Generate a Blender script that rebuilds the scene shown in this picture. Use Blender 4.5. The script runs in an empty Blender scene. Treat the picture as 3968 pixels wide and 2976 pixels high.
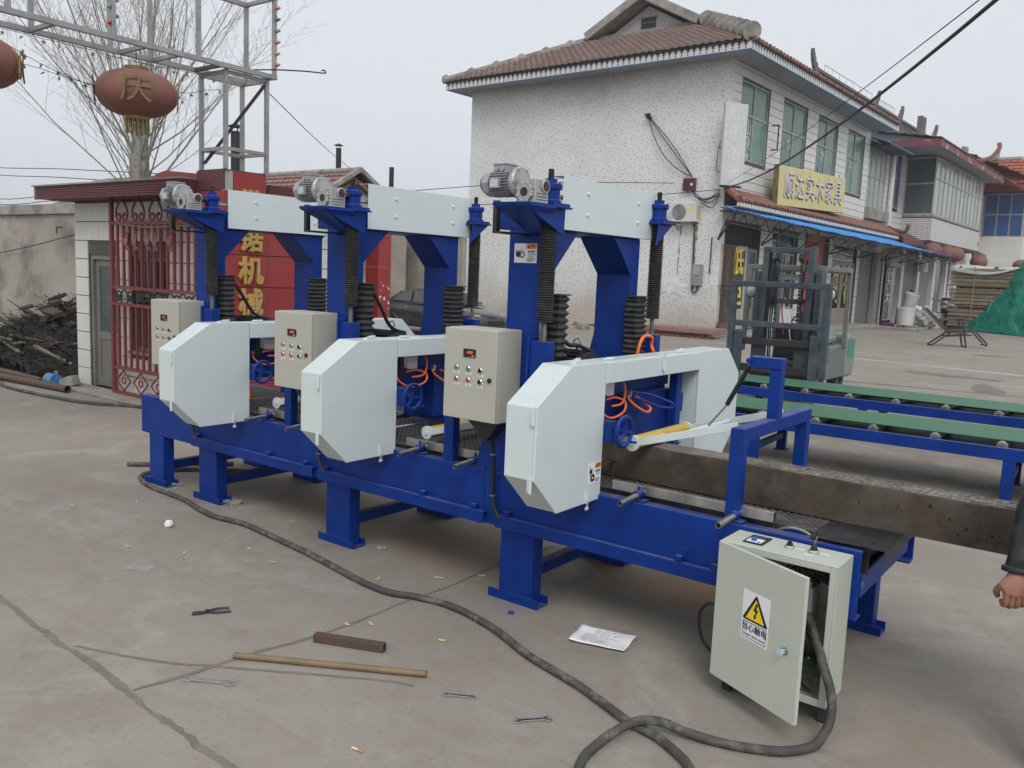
import bpy, bmesh, math, random
from mathutils import Vector, Matrix, Euler
random.seed(7)
scene = bpy.context.scene
COL = scene.collection
PI = math.pi
R = math.radians

# ---------------------------------------------------------------- camera, sky, sun, exposure
cam_d = bpy.data.cameras.new('camera')
cam = bpy.data.objects.new('camera', cam_d)
COL.objects.link(cam)
rx = Vector((0.7963, 0.6035, 0.0412)); dn = Vector((0.1110, -0.0783, -0.9907))
fw = rx.cross(dn).normalized(); rx.normalize(); dn = fw.cross(rx)
cam.matrix_world = Matrix(((rx.x, -dn.x, -fw.x, 0), (rx.y, -dn.y, -fw.y, 0), (rx.z, -dn.z, -fw.z, 1.85), (0, 0, 0, 1)))
cam_d.sensor_width = 36.0
cam_d.lens = 29.85
cam_d.clip_start = 0.05
cam_d.clip_end = 3000
scene.camera = cam

SUN_EL, SUN_AZ = R(46), R(138)          # azimuth measured from +Y towards +X
world = bpy.data.worlds.new('World')
scene.world = world
world.use_nodes = True
wn, wl_ = world.node_tree.nodes, world.node_tree.links
wn.clear()
sky = wn.new('ShaderNodeTexSky')
sky.sky_type = 'NISHITA'
sky.sun_disc = False
sky.sun_elevation = SUN_EL
sky.sun_rotation = SUN_AZ
sky.altitude = 50
sky.air_density = 1.0
sky.dust_density = 8.0
sky.ozone_density = 1.5
hsv = wn.new('ShaderNodeHueSaturation')
hsv.inputs['Saturation'].default_value = 0.22
mixc = wn.new('ShaderNodeMix'); mixc.data_type = 'RGBA'
mixc.inputs[0].default_value = 0.72    # overcast veil: even grey-white over the clear-sky gradient
mixc.inputs[7].default_value = (7.1, 7.45, 7.95, 1)
bg = wn.new('ShaderNodeBackground')
bg.inputs['Strength'].default_value = 0.105
wo = wn.new('ShaderNodeOutputWorld')
wl_.new(sky.outputs[0], hsv.inputs['Color'])
wl_.new(hsv.outputs[0], mixc.inputs[6])
wl_.new(mixc.outputs[2], bg.inputs['Color'])
wl_.new(bg.outputs[0], wo.inputs['Surface'])

sun_d = bpy.data.lights.new('sun', 'SUN')
sun_d.energy = 1.0
sun_d.angle = R(24)
sun_d.color = (1.0, 0.97, 0.92)
sun = bpy.data.objects.new('sun', sun_d)
COL.objects.link(sun)
sdir = Vector((math.sin(SUN_AZ) * math.cos(SUN_EL), math.cos(SUN_AZ) * math.cos(SUN_EL), math.sin(SUN_EL)))
sun.rotation_euler = sdir.to_track_quat('Z', 'Y').to_euler()
sun.location = (0, 0, 30)

vs = scene.view_settings
vs.view_transform = 'Standard'
vs.look = 'None'
vs.exposure = 0.3
vs.gamma = 1.0
vs.use_curve_mapping = False

scene.render.engine = 'CYCLES'
cy = scene.cycles
cy.max_bounces = 6; cy.diffuse_bounces = 3; cy.glossy_bounces = 3; cy.transmission_bounces = 4; cy.transparent_max_bounces = 8
cy.caustics_reflective = False; cy.caustics_refractive = False
cy.use_adaptive_sampling = True; cy.adaptive_threshold = 0.02

# ---------------------------------------------------------------- helpers: materials
MATS = {}

def mat(name, col, rough=0.6, metal=0.0, var=0.12, vscale=3.0, bump=0.0, bscale=60.0, dirt=None, dscale=1.5, dlo=0.5, dhi=0.75,
        col2=None, spec=0.5, rvar=0.1, emit=0.0, coat=0.0, dust_sheen=0.0, wavy=0.0):
    """Principled paint/metal/stone with noise in colour, gloss and relief; dirt = a second, blotchy colour."""
    if name in MATS:
        return MATS[name]
    m = bpy.data.materials.new(name)
    m.use_nodes = True
    n, l = m.node_tree.nodes, m.node_tree.links
    b = n['Principled BSDF']
    b.inputs['Metallic'].default_value = metal
    b.inputs['Specular IOR Level'].default_value = spec
    if coat:
        b.inputs['Coat Weight'].default_value = coat
        b.inputs['Coat Roughness'].default_value = 0.12
    tc = n.new('ShaderNodeTexCoord')
    nz = n.new('ShaderNodeTexNoise')
    nz.inputs['Scale'].default_value = vscale
    nz.inputs['Detail'].default_value = 3.5
    nz.inputs['Roughness'].default_value = 0.62
    l.new(tc.outputs['Object'], nz.inputs['Vector'])
    rp = n.new('ShaderNodeValToRGB')
    c = Vector(col[:3])
    c2 = Vector(col2[:3]) if col2 else c * (1 + var)
    c1 = c if col2 else c * (1 - var)
    rp.color_ramp.elements[0].position = 0.3
    rp.color_ramp.elements[1].position = 0.7
    rp.color_ramp.elements[0].color = (*c1, 1)
    rp.color_ramp.elements[1].color = (*c2, 1)
    l.new(nz.outputs['Fac'], rp.inputs[0])
    out = rp.outputs[0]
    if dirt:
        nd = n.new('ShaderNodeTexNoise')
        nd.inputs['Scale'].default_value = dscale
        nd.inputs['Detail'].default_value = 5
        nd.inputs['Roughness'].default_value = 0.7
        l.new(tc.outputs['Object'], nd.inputs['Vector'])
        mr = n.new('ShaderNodeMapRange')
        mr.inputs[1].default_value = dlo
        mr.inputs[2].default_value = dhi
        l.new(nd.outputs['Fac'], mr.inputs[0])
        mx = n.new('ShaderNodeMix'); mx.data_type = 'RGBA'
        l.new(mr.outputs[0], mx.inputs[0])
        l.new(out, mx.inputs[6])
        mx.inputs[7].default_value = (*dirt, 1)
        out = mx.outputs[2]
    if dust_sheen:  # dust on upward faces, doubling as a painted pale top-edge highlight
        ge = n.new('ShaderNodeNewGeometry'); sx = n.new('ShaderNodeSeparateXYZ'); l.new(ge.outputs['Normal'], sx.inputs[0])
        m1 = n.new('ShaderNodeMapRange'); m1.inputs[1].default_value = 0.5; m1.inputs[2].default_value = 0.95; l.new(sx.outputs[2], m1.inputs[0])
        nu = n.new('ShaderNodeTexNoise'); nu.inputs['Scale'].default_value = 7; nu.inputs['Detail'].default_value = 4; l.new(tc.outputs['Object'], nu.inputs['Vector'])
        m2 = n.new('ShaderNodeMapRange'); m2.inputs[1].default_value = 0.25; m2.inputs[2].default_value = 0.75; m2.inputs[4].default_value = dust_sheen; l.new(nu.outputs['Fac'], m2.inputs[0])
        mu = n.new('ShaderNodeMath'); mu.operation = 'MULTIPLY'; l.new(m1.outputs[0], mu.inputs[0]); l.new(m2.outputs[0], mu.inputs[1])
        mx2 = n.new('ShaderNodeMix'); mx2.data_type = 'RGBA'; l.new(mu.outputs[0], mx2.inputs[0]); l.new(out, mx2.inputs[6]); mx2.inputs[7].default_value = (.27, .25, .22, 1)
        out = mx2.outputs[2]
    l.new(out, b.inputs['Base Color'])
    mrr = n.new('ShaderNodeMapRange')
    mrr.inputs[3].default_value = max(0.03, rough - rvar)
    mrr.inputs[4].default_value = min(1, rough + rvar)
    l.new(nz.outputs['Fac'], mrr.inputs[0])
    l.new(mrr.outputs[0], b.inputs['Roughness'])
    if bump:
        nb = n.new('ShaderNodeTexNoise')
        nb.inputs['Scale'].default_value = bscale
        nb.inputs['Detail'].default_value = 2.5
        l.new(tc.outputs['Object'], nb.inputs['Vector'])
        bp = n.new('ShaderNodeBump')
        bp.inputs['Strength'].default_value = min(1, bump)
        bp.inputs['Distance'].default_value = 0.01
        l.new(nb.outputs['Fac'], bp.inputs['Height'])
        l.new(bp.outputs[0], b.inputs['Normal'])
    if wavy:
        nw = n.new('ShaderNodeTexNoise'); nw.inputs['Scale'].default_value = 4.0; nw.inputs['Detail'].default_value = 2; l.new(tc.outputs['Object'], nw.inputs['Vector'])
        bw = n.new('ShaderNodeBump'); bw.inputs['Strength'].default_value = wavy; bw.inputs['Distance'].default_value = 0.02; l.new(nw.outputs['Fac'], bw.inputs['Height'])
        if bump: l.new(bp.outputs[0], bw.inputs['Normal'])
        l.new(bw.outputs[0], b.inputs['Normal'])
    if emit:
        b.inputs['Emission Color'].default_value = (*col[:3], 1)
        b.inputs['Emission Strength'].default_value = emit
    MATS[name] = m
    return m

def glass_mat(name, col, rough=0.05, spec=0.8):
    return mat(name, col, rough=rough, var=0.1, vscale=0.8, rvar=0.03, spec=spec)

# ---------------------------------------------------------------- helpers: mesh builder
class MB:
    def __init__(s):
        s.v = []; s.f = []; s.mi = []; s.cur = 0
    def _add(s, vs, fs):
        o = len(s.v)
        s.v += [tuple(p) for p in vs]
        s.f += [tuple(i + o for i in f) for f in fs]
        s.mi += [s.cur] * len(fs)
        return s
    def box(s, x0, x1, y0, y1, z0, z1):
        vs = [(x, y, z) for x in (x0, x1) for y in (y0, y1) for z in (z0, z1)]
        return s._add(vs, [(0, 1, 3, 2), (4, 6, 7, 5), (0, 4, 5, 1), (2, 3, 7, 6), (0, 2, 6, 4), (1, 5, 7, 3)])
    def obox(s, c, u, v, w):
        """box from centre and three half-extent vectors"""
        c, u, v, w = map(Vector, (c, u, v, w))
        vs = [c + a * u + b * v + d * w for a in (-1, 1) for b in (-1, 1) for d in (-1, 1)]
        return s._add(vs, [(0, 1, 3, 2), (4, 6, 7, 5), (0, 4, 5, 1), (2, 3, 7, 6), (0, 2, 6, 4), (1, 5, 7, 3)])
    def bar(s, p, q, w, h, up=(0, 0, 1)):
        """rectangular bar from p to q, w sideways, h along up"""
        p, q, up = Vector(p), Vector(q), Vector(up)
        d = (q - p)
        sd = d.cross(up)
        if sd.length < 1e-6:
            sd = d.cross(Vector((0, 1, 0)))
        sd.normalize()
        u = sd.cross(d).normalized()
        return s.obox((p + q) / 2, d / 2, sd * w / 2, u * h / 2)
    def prism(s, prof, axis, a, b):
        """2-D outline extruded along an axis: x -> (y,z), y -> (x,z), z -> (x,y)"""
        n = len(prof)
        def P(t, q):
            return {'x': (t, q[0], q[1]), 'y': (q[0], t, q[1]), 'z': (q[0], q[1], t)}[axis]
        vs = [P(a, q) for q in prof] + [P(b, q) for q in prof]
        fs = [tuple(range(n))[::-1], tuple(range(n, 2 * n))]
        fs += [(i, (i + 1) % n, n + (i + 1) % n, n + i) for i in range(n)]
        return s._add(vs, fs)
    def tube(s, path, r, n=8, cap=True, rs=None, flat=1.0):
        path = [Vector(p) for p in path]
        m = len(path)
        vs, fs = [], []
        t0 = (path[1] - path[0]).normalized()
        ref = Vector((0, 0, 1)) if abs(t0.z) < 0.9 else Vector((1, 0, 0))
        nrm = (ref - t0 * ref.dot(t0)).normalized()
        for i in range(m):
            t = (path[min(i + 1, m - 1)] - path[max(i - 1, 0)]).normalized()
            nrm = (nrm - t * nrm.dot(t))
            if nrm.length < 1e-6:
                nrm = t.orthogonal()
            nrm.normalize()
            bn = t.cross(nrm)
            rr = rs[i] if rs else r
            for k in range(n):
                a = 2 * PI * k / n
                vs.append(path[i] + nrm * (math.cos(a) * rr * flat) + bn * (math.sin(a) * rr))
        for i in range(m - 1):
            for k in range(n):
                k2 = (k + 1) % n
                fs.append((i * n + k, i * n + k2, (i + 1) * n + k2, (i + 1) * n + k))
        if cap:
            fs.append(tuple(range(n))[::-1]); fs.append(tuple(range((m - 1) * n, m * n)))
        return s._add(vs, fs)
    def cyl(s, p, q, r, n=16, r2=None):
        return s.tube([p, q], r, n, True, [r, r if r2 is None else r2])
    def lathe(s, prof, c=(0, 0, 0), axis='z', n=24, close=False):
        """profile of (radius, height) turned round an axis through c"""
        c = Vector(c)
        vs, fs = [], []
        for (r, h) in prof:
            for k in range(n):
                a = 2 * PI * k / n
                x, y = r * math.cos(a), r * math.sin(a)
                p = {'z': (x, y, h), 'x': (h, x, y), 'y': (y, h, x)}[axis]
                vs.append(c + Vector(p))
        m = len(prof)
        for i in range(m - 1 + (1 if close else 0)):
            j = (i + 1) % m
            for k in range(n):
                k2 = (k + 1) % n
                fs.append((i * n + k, i * n + k2, j * n + k2, j * n + k))
        if not close:
            if prof[0][0] > 1e-5: fs.append(tuple(range(n))[::-1])
            if prof[-1][0] > 1e-5: fs.append(tuple(range((m - 1) * n, m * n)))
        return s._add(vs, fs)
    def torus(s, c, R_, r, axis='z', n=24, k=8):
        prof = [(R_ + r * math.cos(2 * PI * i / k), r * math.sin(2 * PI * i / k)) for i in range(k)]
        return s.lathe(prof, c, axis, n, True)
    def quad(s, a, b, c, d):
        return s._add([a, b, c, d], [(0, 1, 2, 3)])
    def grid(s, nx, ny, fn):
        vs = [fn(i / nx, j / ny) for j in range(ny + 1) for i in range(nx + 1)]
        w = nx + 1
        return s._add(vs, [(j * w + i, j * w + i + 1, (j + 1) * w + i + 1, (j + 1) * w + i) for j in range(ny) for i in range(nx)])
    def mesh(s, name, mats, off=(0, 0, 0), smooth=False):
        me = bpy.data.meshes.new(name)
        ox, oy, oz = off
        me.from_pydata([(x - ox, y - oy, z - oz) for x, y, z in s.v], [], s.f)
        for m_ in mats:
            me.materials.append(m_)
        if len(mats) > 1:
            me.polygons.foreach_set('material_index', s.mi)
        bm = bmesh.new(); bm.from_mesh(me)
        bmesh.ops.recalc_face_normals(bm, faces=bm.faces)
        bm.to_mesh(me); bm.free()
        if smooth:
            me.polygons.foreach_set('use_smooth', [True] * len(me.polygons))
            try:
                me.set_sharp_from_angle(angle=R(38))
            except Exception:
                pass
        me.update()
        return me
    def build(s, name, m, parent=None, off=None, smooth=False, bevel=0.0, kind=None, seg=2):
        if off is None:
            off = OFF
        me = s.mesh(name, m if isinstance(m, (list, tuple)) else [m], off, smooth)
        o = bpy.data.objects.new(name, me)
        COL.objects.link(o)
        if parent is not None:
            o.parent = parent
        if bevel:
            bv = o.modifiers.new('bevel', 'BEVEL')
            bv.width = bevel; bv.segments = seg; bv.limit_method = 'ANGLE'; bv.angle_limit = R(40)
            bv.harden_normals = False
        if kind:
            o['kind'] = kind
        return o

OFF = (0, 0, 0)

def tag(o, label, cat, group=None, kind=None):
    o['label'] = label
    o['category'] = cat
    if group: o['group'] = group
    if kind: o['kind'] = kind
    return o

def thing(name, label, cat, loc=(0, 0, 0), rz=0.0, group=None, off=True):
    """Empty at the base of a thing; afterwards mesh coordinates are taken relative to OFF"""
    global OFF
    o = bpy.data.objects.new(name, None)
    COL.objects.link(o)
    o.location = loc
    o.rotation_euler = (0, 0, rz)
    o.empty_display_size = 0.2
    tag(o, label, cat, group)
    OFF = tuple(loc) if (off and rz == 0.0) else (0, 0, 0)
    return o

def solo(o, label, cat, group=None, kind=None):
    return tag(o, label, cat, group, kind)

def inst(name, me, parent=None, loc=(0, 0, 0), rot=(0, 0, 0), scale=(1, 1, 1)):
    o = bpy.data.objects.new(name, me)
    COL.objects.link(o)
    o.parent = parent
    o.location = loc; o.rotation_euler = rot; o.scale = scale
    return o

def zero():
    global OFF
    OFF = (0, 0, 0)

def text_mesh(name, body, size, m, parent, origin, right, up, depth=0.002, align='CENTER', off=None, sx=1.0, bevel=0.0, weight=0.0):
    """lettering as a thin solid mesh; origin = middle of the line"""
    cu = bpy.data.curves.new(name, 'FONT')
    cu.body = body
    cu.size = size
    cu.align_x = align
    cu.align_y = 'CENTER'
    cu.extrude = depth
    cu.offset = weight
    cu.bevel_depth = bevel
    cu.resolution_u = 3
    t = bpy.data.objects.new(name, cu)
    COL.objects.link(t)
    dg = bpy.context.evaluated_depsgraph_get()
    me = bpy.data.meshes.new_from_object(t.evaluated_get(dg))
    bpy.data.objects.remove(t)
    bpy.data.curves.remove(cu)
    r = Vector(right).normalized(); u = Vector(up).normalized(); nn = r.cross(u)
    o_ = Vector(origin) - Vector(OFF if off is None else off)
    M = Matrix(((r.x * sx, u.x, nn.x, o_.x), (r.y * sx, u.y, nn.y, o_.y), (r.z * sx, u.z, nn.z, o_.z), (0, 0, 0, 1)))
    me.transform(M)
    me.materials.clear(); me.materials.append(m)
    o = bpy.data.objects.new(name, me)
    COL.objects.link(o)
    o.parent = parent
    return o

def smooth_path(pts, k=6):
    """Catmull-Rom through points"""
    P = [Vector(p) for p in pts]
    out = []
    for i in range(len(P) - 1):
        p0 = P[max(i - 1, 0)]; p1 = P[i]; p2 = P[i + 1]; p3 = P[min(i + 2, len(P) - 1)]
        for j in range(k):
            t = j / k
            out.append(0.5 * ((2 * p1) + (p2 - p0) * t + (2 * p0 - 5 * p1 + 4 * p2 - p3) * t * t + (3 * p1 - p0 - 3 * p2 + p3) * t ** 3))
    out.append(P[-1])
    return out

def copy_tree(o, parent=None):
    c = o.copy(); COL.objects.link(c); c.parent = parent
    for ch in list(o.children):
        copy_tree(ch, c)
    return c
# ---------------------------------------------------------------- palette
BLUE = mat('blue_paint', (0.0022, 0.031, 0.222), rough=0.42, var=0.25, vscale=2.6, bump=0.05, bscale=90, dirt=(0.006, 0.032, 0.13), dscale=2.4, dlo=0.5, dhi=0.8, spec=0.22, dust_sheen=0.45, wavy=0.12)
WHITE = mat('pale_panel_paint', (0.60, 0.672, 0.675), rough=0.34, var=0.035, vscale=1.6, bump=0.02, bscale=120, dirt=(0.42, 0.44, 0.43), dscale=9, dlo=0.63, dhi=0.9, dust_sheen=0.25, wavy=0.10)
WHITED = mat('pale_cast_paint', (0.62, 0.68, 0.68), rough=0.4, var=0.06, vscale=9.0)
BOXG = mat('cabinet_grey_paint', (0.435, 0.425, 0.365), rough=0.45, var=0.03, vscale=2.0, bump=0.03, bscale=400)
BOXG2 = mat('floor_cabinet_paint', (0.49, 0.52, 0.45), rough=0.45, var=0.03, vscale=2.0, bump=0.03, bscale=400)
BLACK = mat('black_plastic', (0.012, 0.012, 0.013), rough=0.45, var=0.2)
RUBBER = mat('bellows_rubber', (0.028, 0.028, 0.028), rough=0.7, var=0.3, vscale=20, dirt=(0.09, 0.088, 0.083), dscale=14, dlo=0.5, dhi=0.8)
STEEL = mat('bare_steel', (0.42, 0.41, 0.39), rough=0.38, metal=0.9, var=0.25, vscale=9, dirt=(0.16, 0.13, 0.10), dscale=6, dlo=0.55, dhi=0.85)
ALU = mat('cast_aluminium', (0.40, 0.40, 0.39), rough=0.45, metal=0.35, var=0.12, vscale=12, bump=0.1, bscale=80)
MOTORG = mat('motor_grey_paint', (0.33, 0.345, 0.36), rough=0.45, metal=0.15, var=0.12, vscale=8)
CHROME = mat('zinc_steel', (0.66, 0.66, 0.66), rough=0.25, metal=1.0, var=0.08, vscale=14)
DKSTEEL = mat('dark_steel_plate', (0.045, 0.046, 0.05), rough=0.5, metal=0.5, var=0.35, vscale=6, dirt=(0.12, 0.11, 0.10), dscale=9, dlo=0.55, dhi=0.85)
BELTBLK = mat('black_conveyor_belt', (0.03, 0.03, 0.031), rough=0.6, dust_sheen=0.3, var=0.3, vscale=15, dirt=(0.15, 0.14, 0.13), dscale=12, dlo=0.5, dhi=0.85)
YELLOW = mat('yellow_roller', (0.52, 0.36, 0.06), rough=0.55, var=0.15, vscale=10, dirt=(0.25, 0.16, 0.05), dscale=9, dlo=0.5, dhi=0.75)
ORANGE = mat('orange_hose', (0.85, 0.16, 0.02), rough=0.35, var=0.06)
BLUEHOSE = mat('violet_blue_hose', (0.02, 0.018, 0.24), rough=0.35, var=0.08)
REDB = mat('red_button', (0.55, 0.02, 0.03), rough=0.3, var=0.05)
GREENB = mat('green_button', (0.01, 0.27, 0.08), rough=0.3, var=0.05)
DISPLAY = mat('red_digits', (1.0, 0.05, 0.03), rough=0.5, var=0.0, emit=1.3)
PAPER = mat('white_label', (0.78, 0.78, 0.80), rough=0.6, var=0.02)
INK = mat('black_print', (0.012, 0.012, 0.012), rough=0.6, var=0.0)
ORANGEP = mat('orange_print', (0.85, 0.27, 0.04), rough=0.6, var=0.02)
YELP = mat('yellow_print', (0.85, 0.65, 0.02), rough=0.55, var=0.02)
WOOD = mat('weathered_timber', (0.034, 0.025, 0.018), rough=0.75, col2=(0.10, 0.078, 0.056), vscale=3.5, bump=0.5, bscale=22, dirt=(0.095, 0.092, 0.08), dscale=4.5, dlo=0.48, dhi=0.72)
RUSTP = mat('rusty_tube', (0.13, 0.07, 0.04), rough=0.7, col2=(0.09, 0.08, 0.075), vscale=7, metal=0.3, bump=0.2, bscale=60)
BRASSP = mat('ochre_pipe', (0.20, 0.138, 0.08), rough=0.6, var=0.25, vscale=7, metal=0.2)
CABLE = mat('dusty_rubber_cable', (0.058, 0.055, 0.05), rough=0.75, var=0.3, vscale=14, dirt=(0.22, 0.20, 0.175), dscale=11, dlo=0.5, dhi=0.75, bump=0.2, bscale=40)
REDP = mat('red_pillar_panel', (0.27, 0.026, 0.025), rough=0.45, var=0.12, vscale=1.5, dirt=(0.23, 0.05, 0.045), dscale=3, dlo=0.5, dhi=0.8)
MAROON = mat('maroon_fascia', (0.115, 0.028, 0.03), rough=0.55, var=0.2, vscale=2.5, bump=0.15, bscale=35)
GOLD = mat('gold_letter', (0.42, 0.27, 0.08), rough=0.5, var=0.12, metal=0.15)
GATERED = mat('red_gate_paint', (0.19, 0.035, 0.037), rough=0.6, var=0.22, vscale=6, dirt=(0.10, 0.05, 0.035), dscale=8, dlo=0.5, dhi=0.7)
IRON = mat('dark_iron', (0.03, 0.03, 0.032), rough=0.6, metal=0.4, var=0.3)
GALV = mat('galvanised_frame', (0.33, 0.33, 0.325), rough=0.55, metal=0.5, var=0.2, vscale=5, dirt=(0.2, 0.09, 0.04), dscale=4, dlo=0.62, dhi=0.75)
LANT = mat('faded_red_lantern', (0.25, 0.080, 0.072), rough=0.65, col2=(0.17, 0.095, 0.065), vscale=2.2)
LGOLD = mat('lantern_gold', (0.25, 0.18, 0.055), rough=0.45, metal=0.3, var=0.2, vscale=20)
BARK = mat('grey_bark', (0.235, 0.22, 0.20), rough=0.85, var=0.35, vscale=8, bump=0.6, bscale=25)
TWIG = mat('grey_twig', (0.30, 0.285, 0.265), rough=0.85, var=0.3)
CEMENT = mat('weathered_cement', (0.30, 0.285, 0.26), rough=0.85, var=0.22, vscale=3, bump=0.3, bscale=30, dirt=(0.14, 0.135, 0.125), dscale=1.6, dlo=0.48, dhi=0.7)
CEMENT2 = mat('grey_soffit', (0.30, 0.32, 0.335), rough=0.85, var=0.1, vscale=1.5)
RENDER = mat('stained_render', (0.25, 0.225, 0.19), rough=0.9, col2=(0.39, 0.36, 0.31), vscale=0.9, bump=0.3, bscale=20, dirt=(0.12, 0.115, 0.11), dscale=0.8, dlo=0.5, dhi=0.68)
WTILE = mat('white_ribbed_tile', (0.60, 0.59, 0.555), rough=0.38, var=0.09, vscale=2, dirt=(0.40, 0.36, 0.29), dscale=1.6, dlo=0.55, dhi=0.85)
WTILE2 = mat('white_glazed_tile', (0.62, 0.615, 0.59), rough=0.3, var=0.06, vscale=1.5, dirt=(0.46, 0.43, 0.37), dscale=1.2, dlo=0.6, dhi=0.85)
GROUT = mat('dark_grout', (0.085, 0.08, 0.075), rough=0.9, var=0.2)
RTILE = mat('red_clay_tile', (0.20, 0.092, 0.075), rough=0.85, col2=(0.27, 0.145, 0.12), vscale=2.2, dirt=(0.21, 0.175, 0.155), dscale=3, dlo=0.45, dhi=0.75, bump=0.2, bscale=30)
RTILE2 = mat('orange_clay_tile', (0.34, 0.10, 0.055), rough=0.75, col2=(0.27, 0.08, 0.05), vscale=3)
BTILE = mat('brown_pent_tile', (0.20, 0.095, 0.07), rough=0.7, col2=(0.145, 0.06, 0.05), vscale=2)
WINFR = mat('aluminium_window_frame', (0.38, 0.38, 0.365), rough=0.5, metal=0.3, var=0.08)
GREENGL = glass_mat('green_tinted_glass', (0.055, 0.135, 0.10), rough=0.12)
DARKGL = glass_mat('dark_glass', (0.025, 0.03, 0.032), rough=0.1)
BLUEGL = glass_mat('blue_curtained_glass', (0.03, 0.06, 0.20), rough=0.15)
PALEGL = glass_mat('pale_curtained_glass', (0.30, 0.33, 0.32), rough=0.2)
BLUESH = mat('blue_steel_sheet', (0.07, 0.27, 0.66), rough=0.5, var=0.08, vscale=1.5)
GREENBELT = mat('green_belt', (0.034, 0.135, 0.070), rough=0.55, var=0.12, vscale=3, dirt=(0.07, 0.15, 0.10), dscale=5, dlo=0.5, dhi=0.85)
FORKB = mat('forklift_blue_grey', (0.040, 0.060, 0.078), rough=0.5, var=0.25, vscale=3, dirt=(0.10, 0.105, 0.105), dscale=5, dlo=0.48, dhi=0.75)
FORKG = mat('forklift_grey_green', (0.135, 0.16, 0.15), rough=0.5, var=0.1, vscale=3, dirt=(0.12, 0.12, 0.11), dscale=4, dlo=0.5, dhi=0.8)
FORKGR = mat('forklift_green', (0.05, 0.23, 0.16), rough=0.45, var=0.1)
CARP = mat('dark_car_paint', (0.016, 0.017, 0.022), rough=0.22, var=0.1, coat=0.6, dirt=(0.06, 0.058, 0.055), dscale=2, dlo=0.5, dhi=0.9)
TARP = mat('green_tarpaulin', (0.010, 0.20, 0.135), rough=0.35, var=0.2, vscale=3)
BOARD = mat('stacked_board', (0.235, 0.18, 0.12), rough=0.8, col2=(0.32, 0.27, 0.20), vscale=3)
BRICK = mat('red_brick', (0.24, 0.09, 0.06), rough=0.85, var=0.25, vscale=6, dirt=(0.28, 0.25, 0.22), dscale=8, dlo=0.5, dhi=0.8)
SKIN = mat('skin', (0.29, 0.135, 0.095), rough=0.5, var=0.12, vscale=12, bump=0.1, bscale=120)
JACKET = mat('black_leather_jacket', (0.013, 0.016, 0.016), rough=0.42, var=0.25, vscale=9, bump=0.2, bscale=35)
TROUSER = mat('dark_trousers', (0.02, 0.021, 0.025), rough=0.8, var=0.2)

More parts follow.
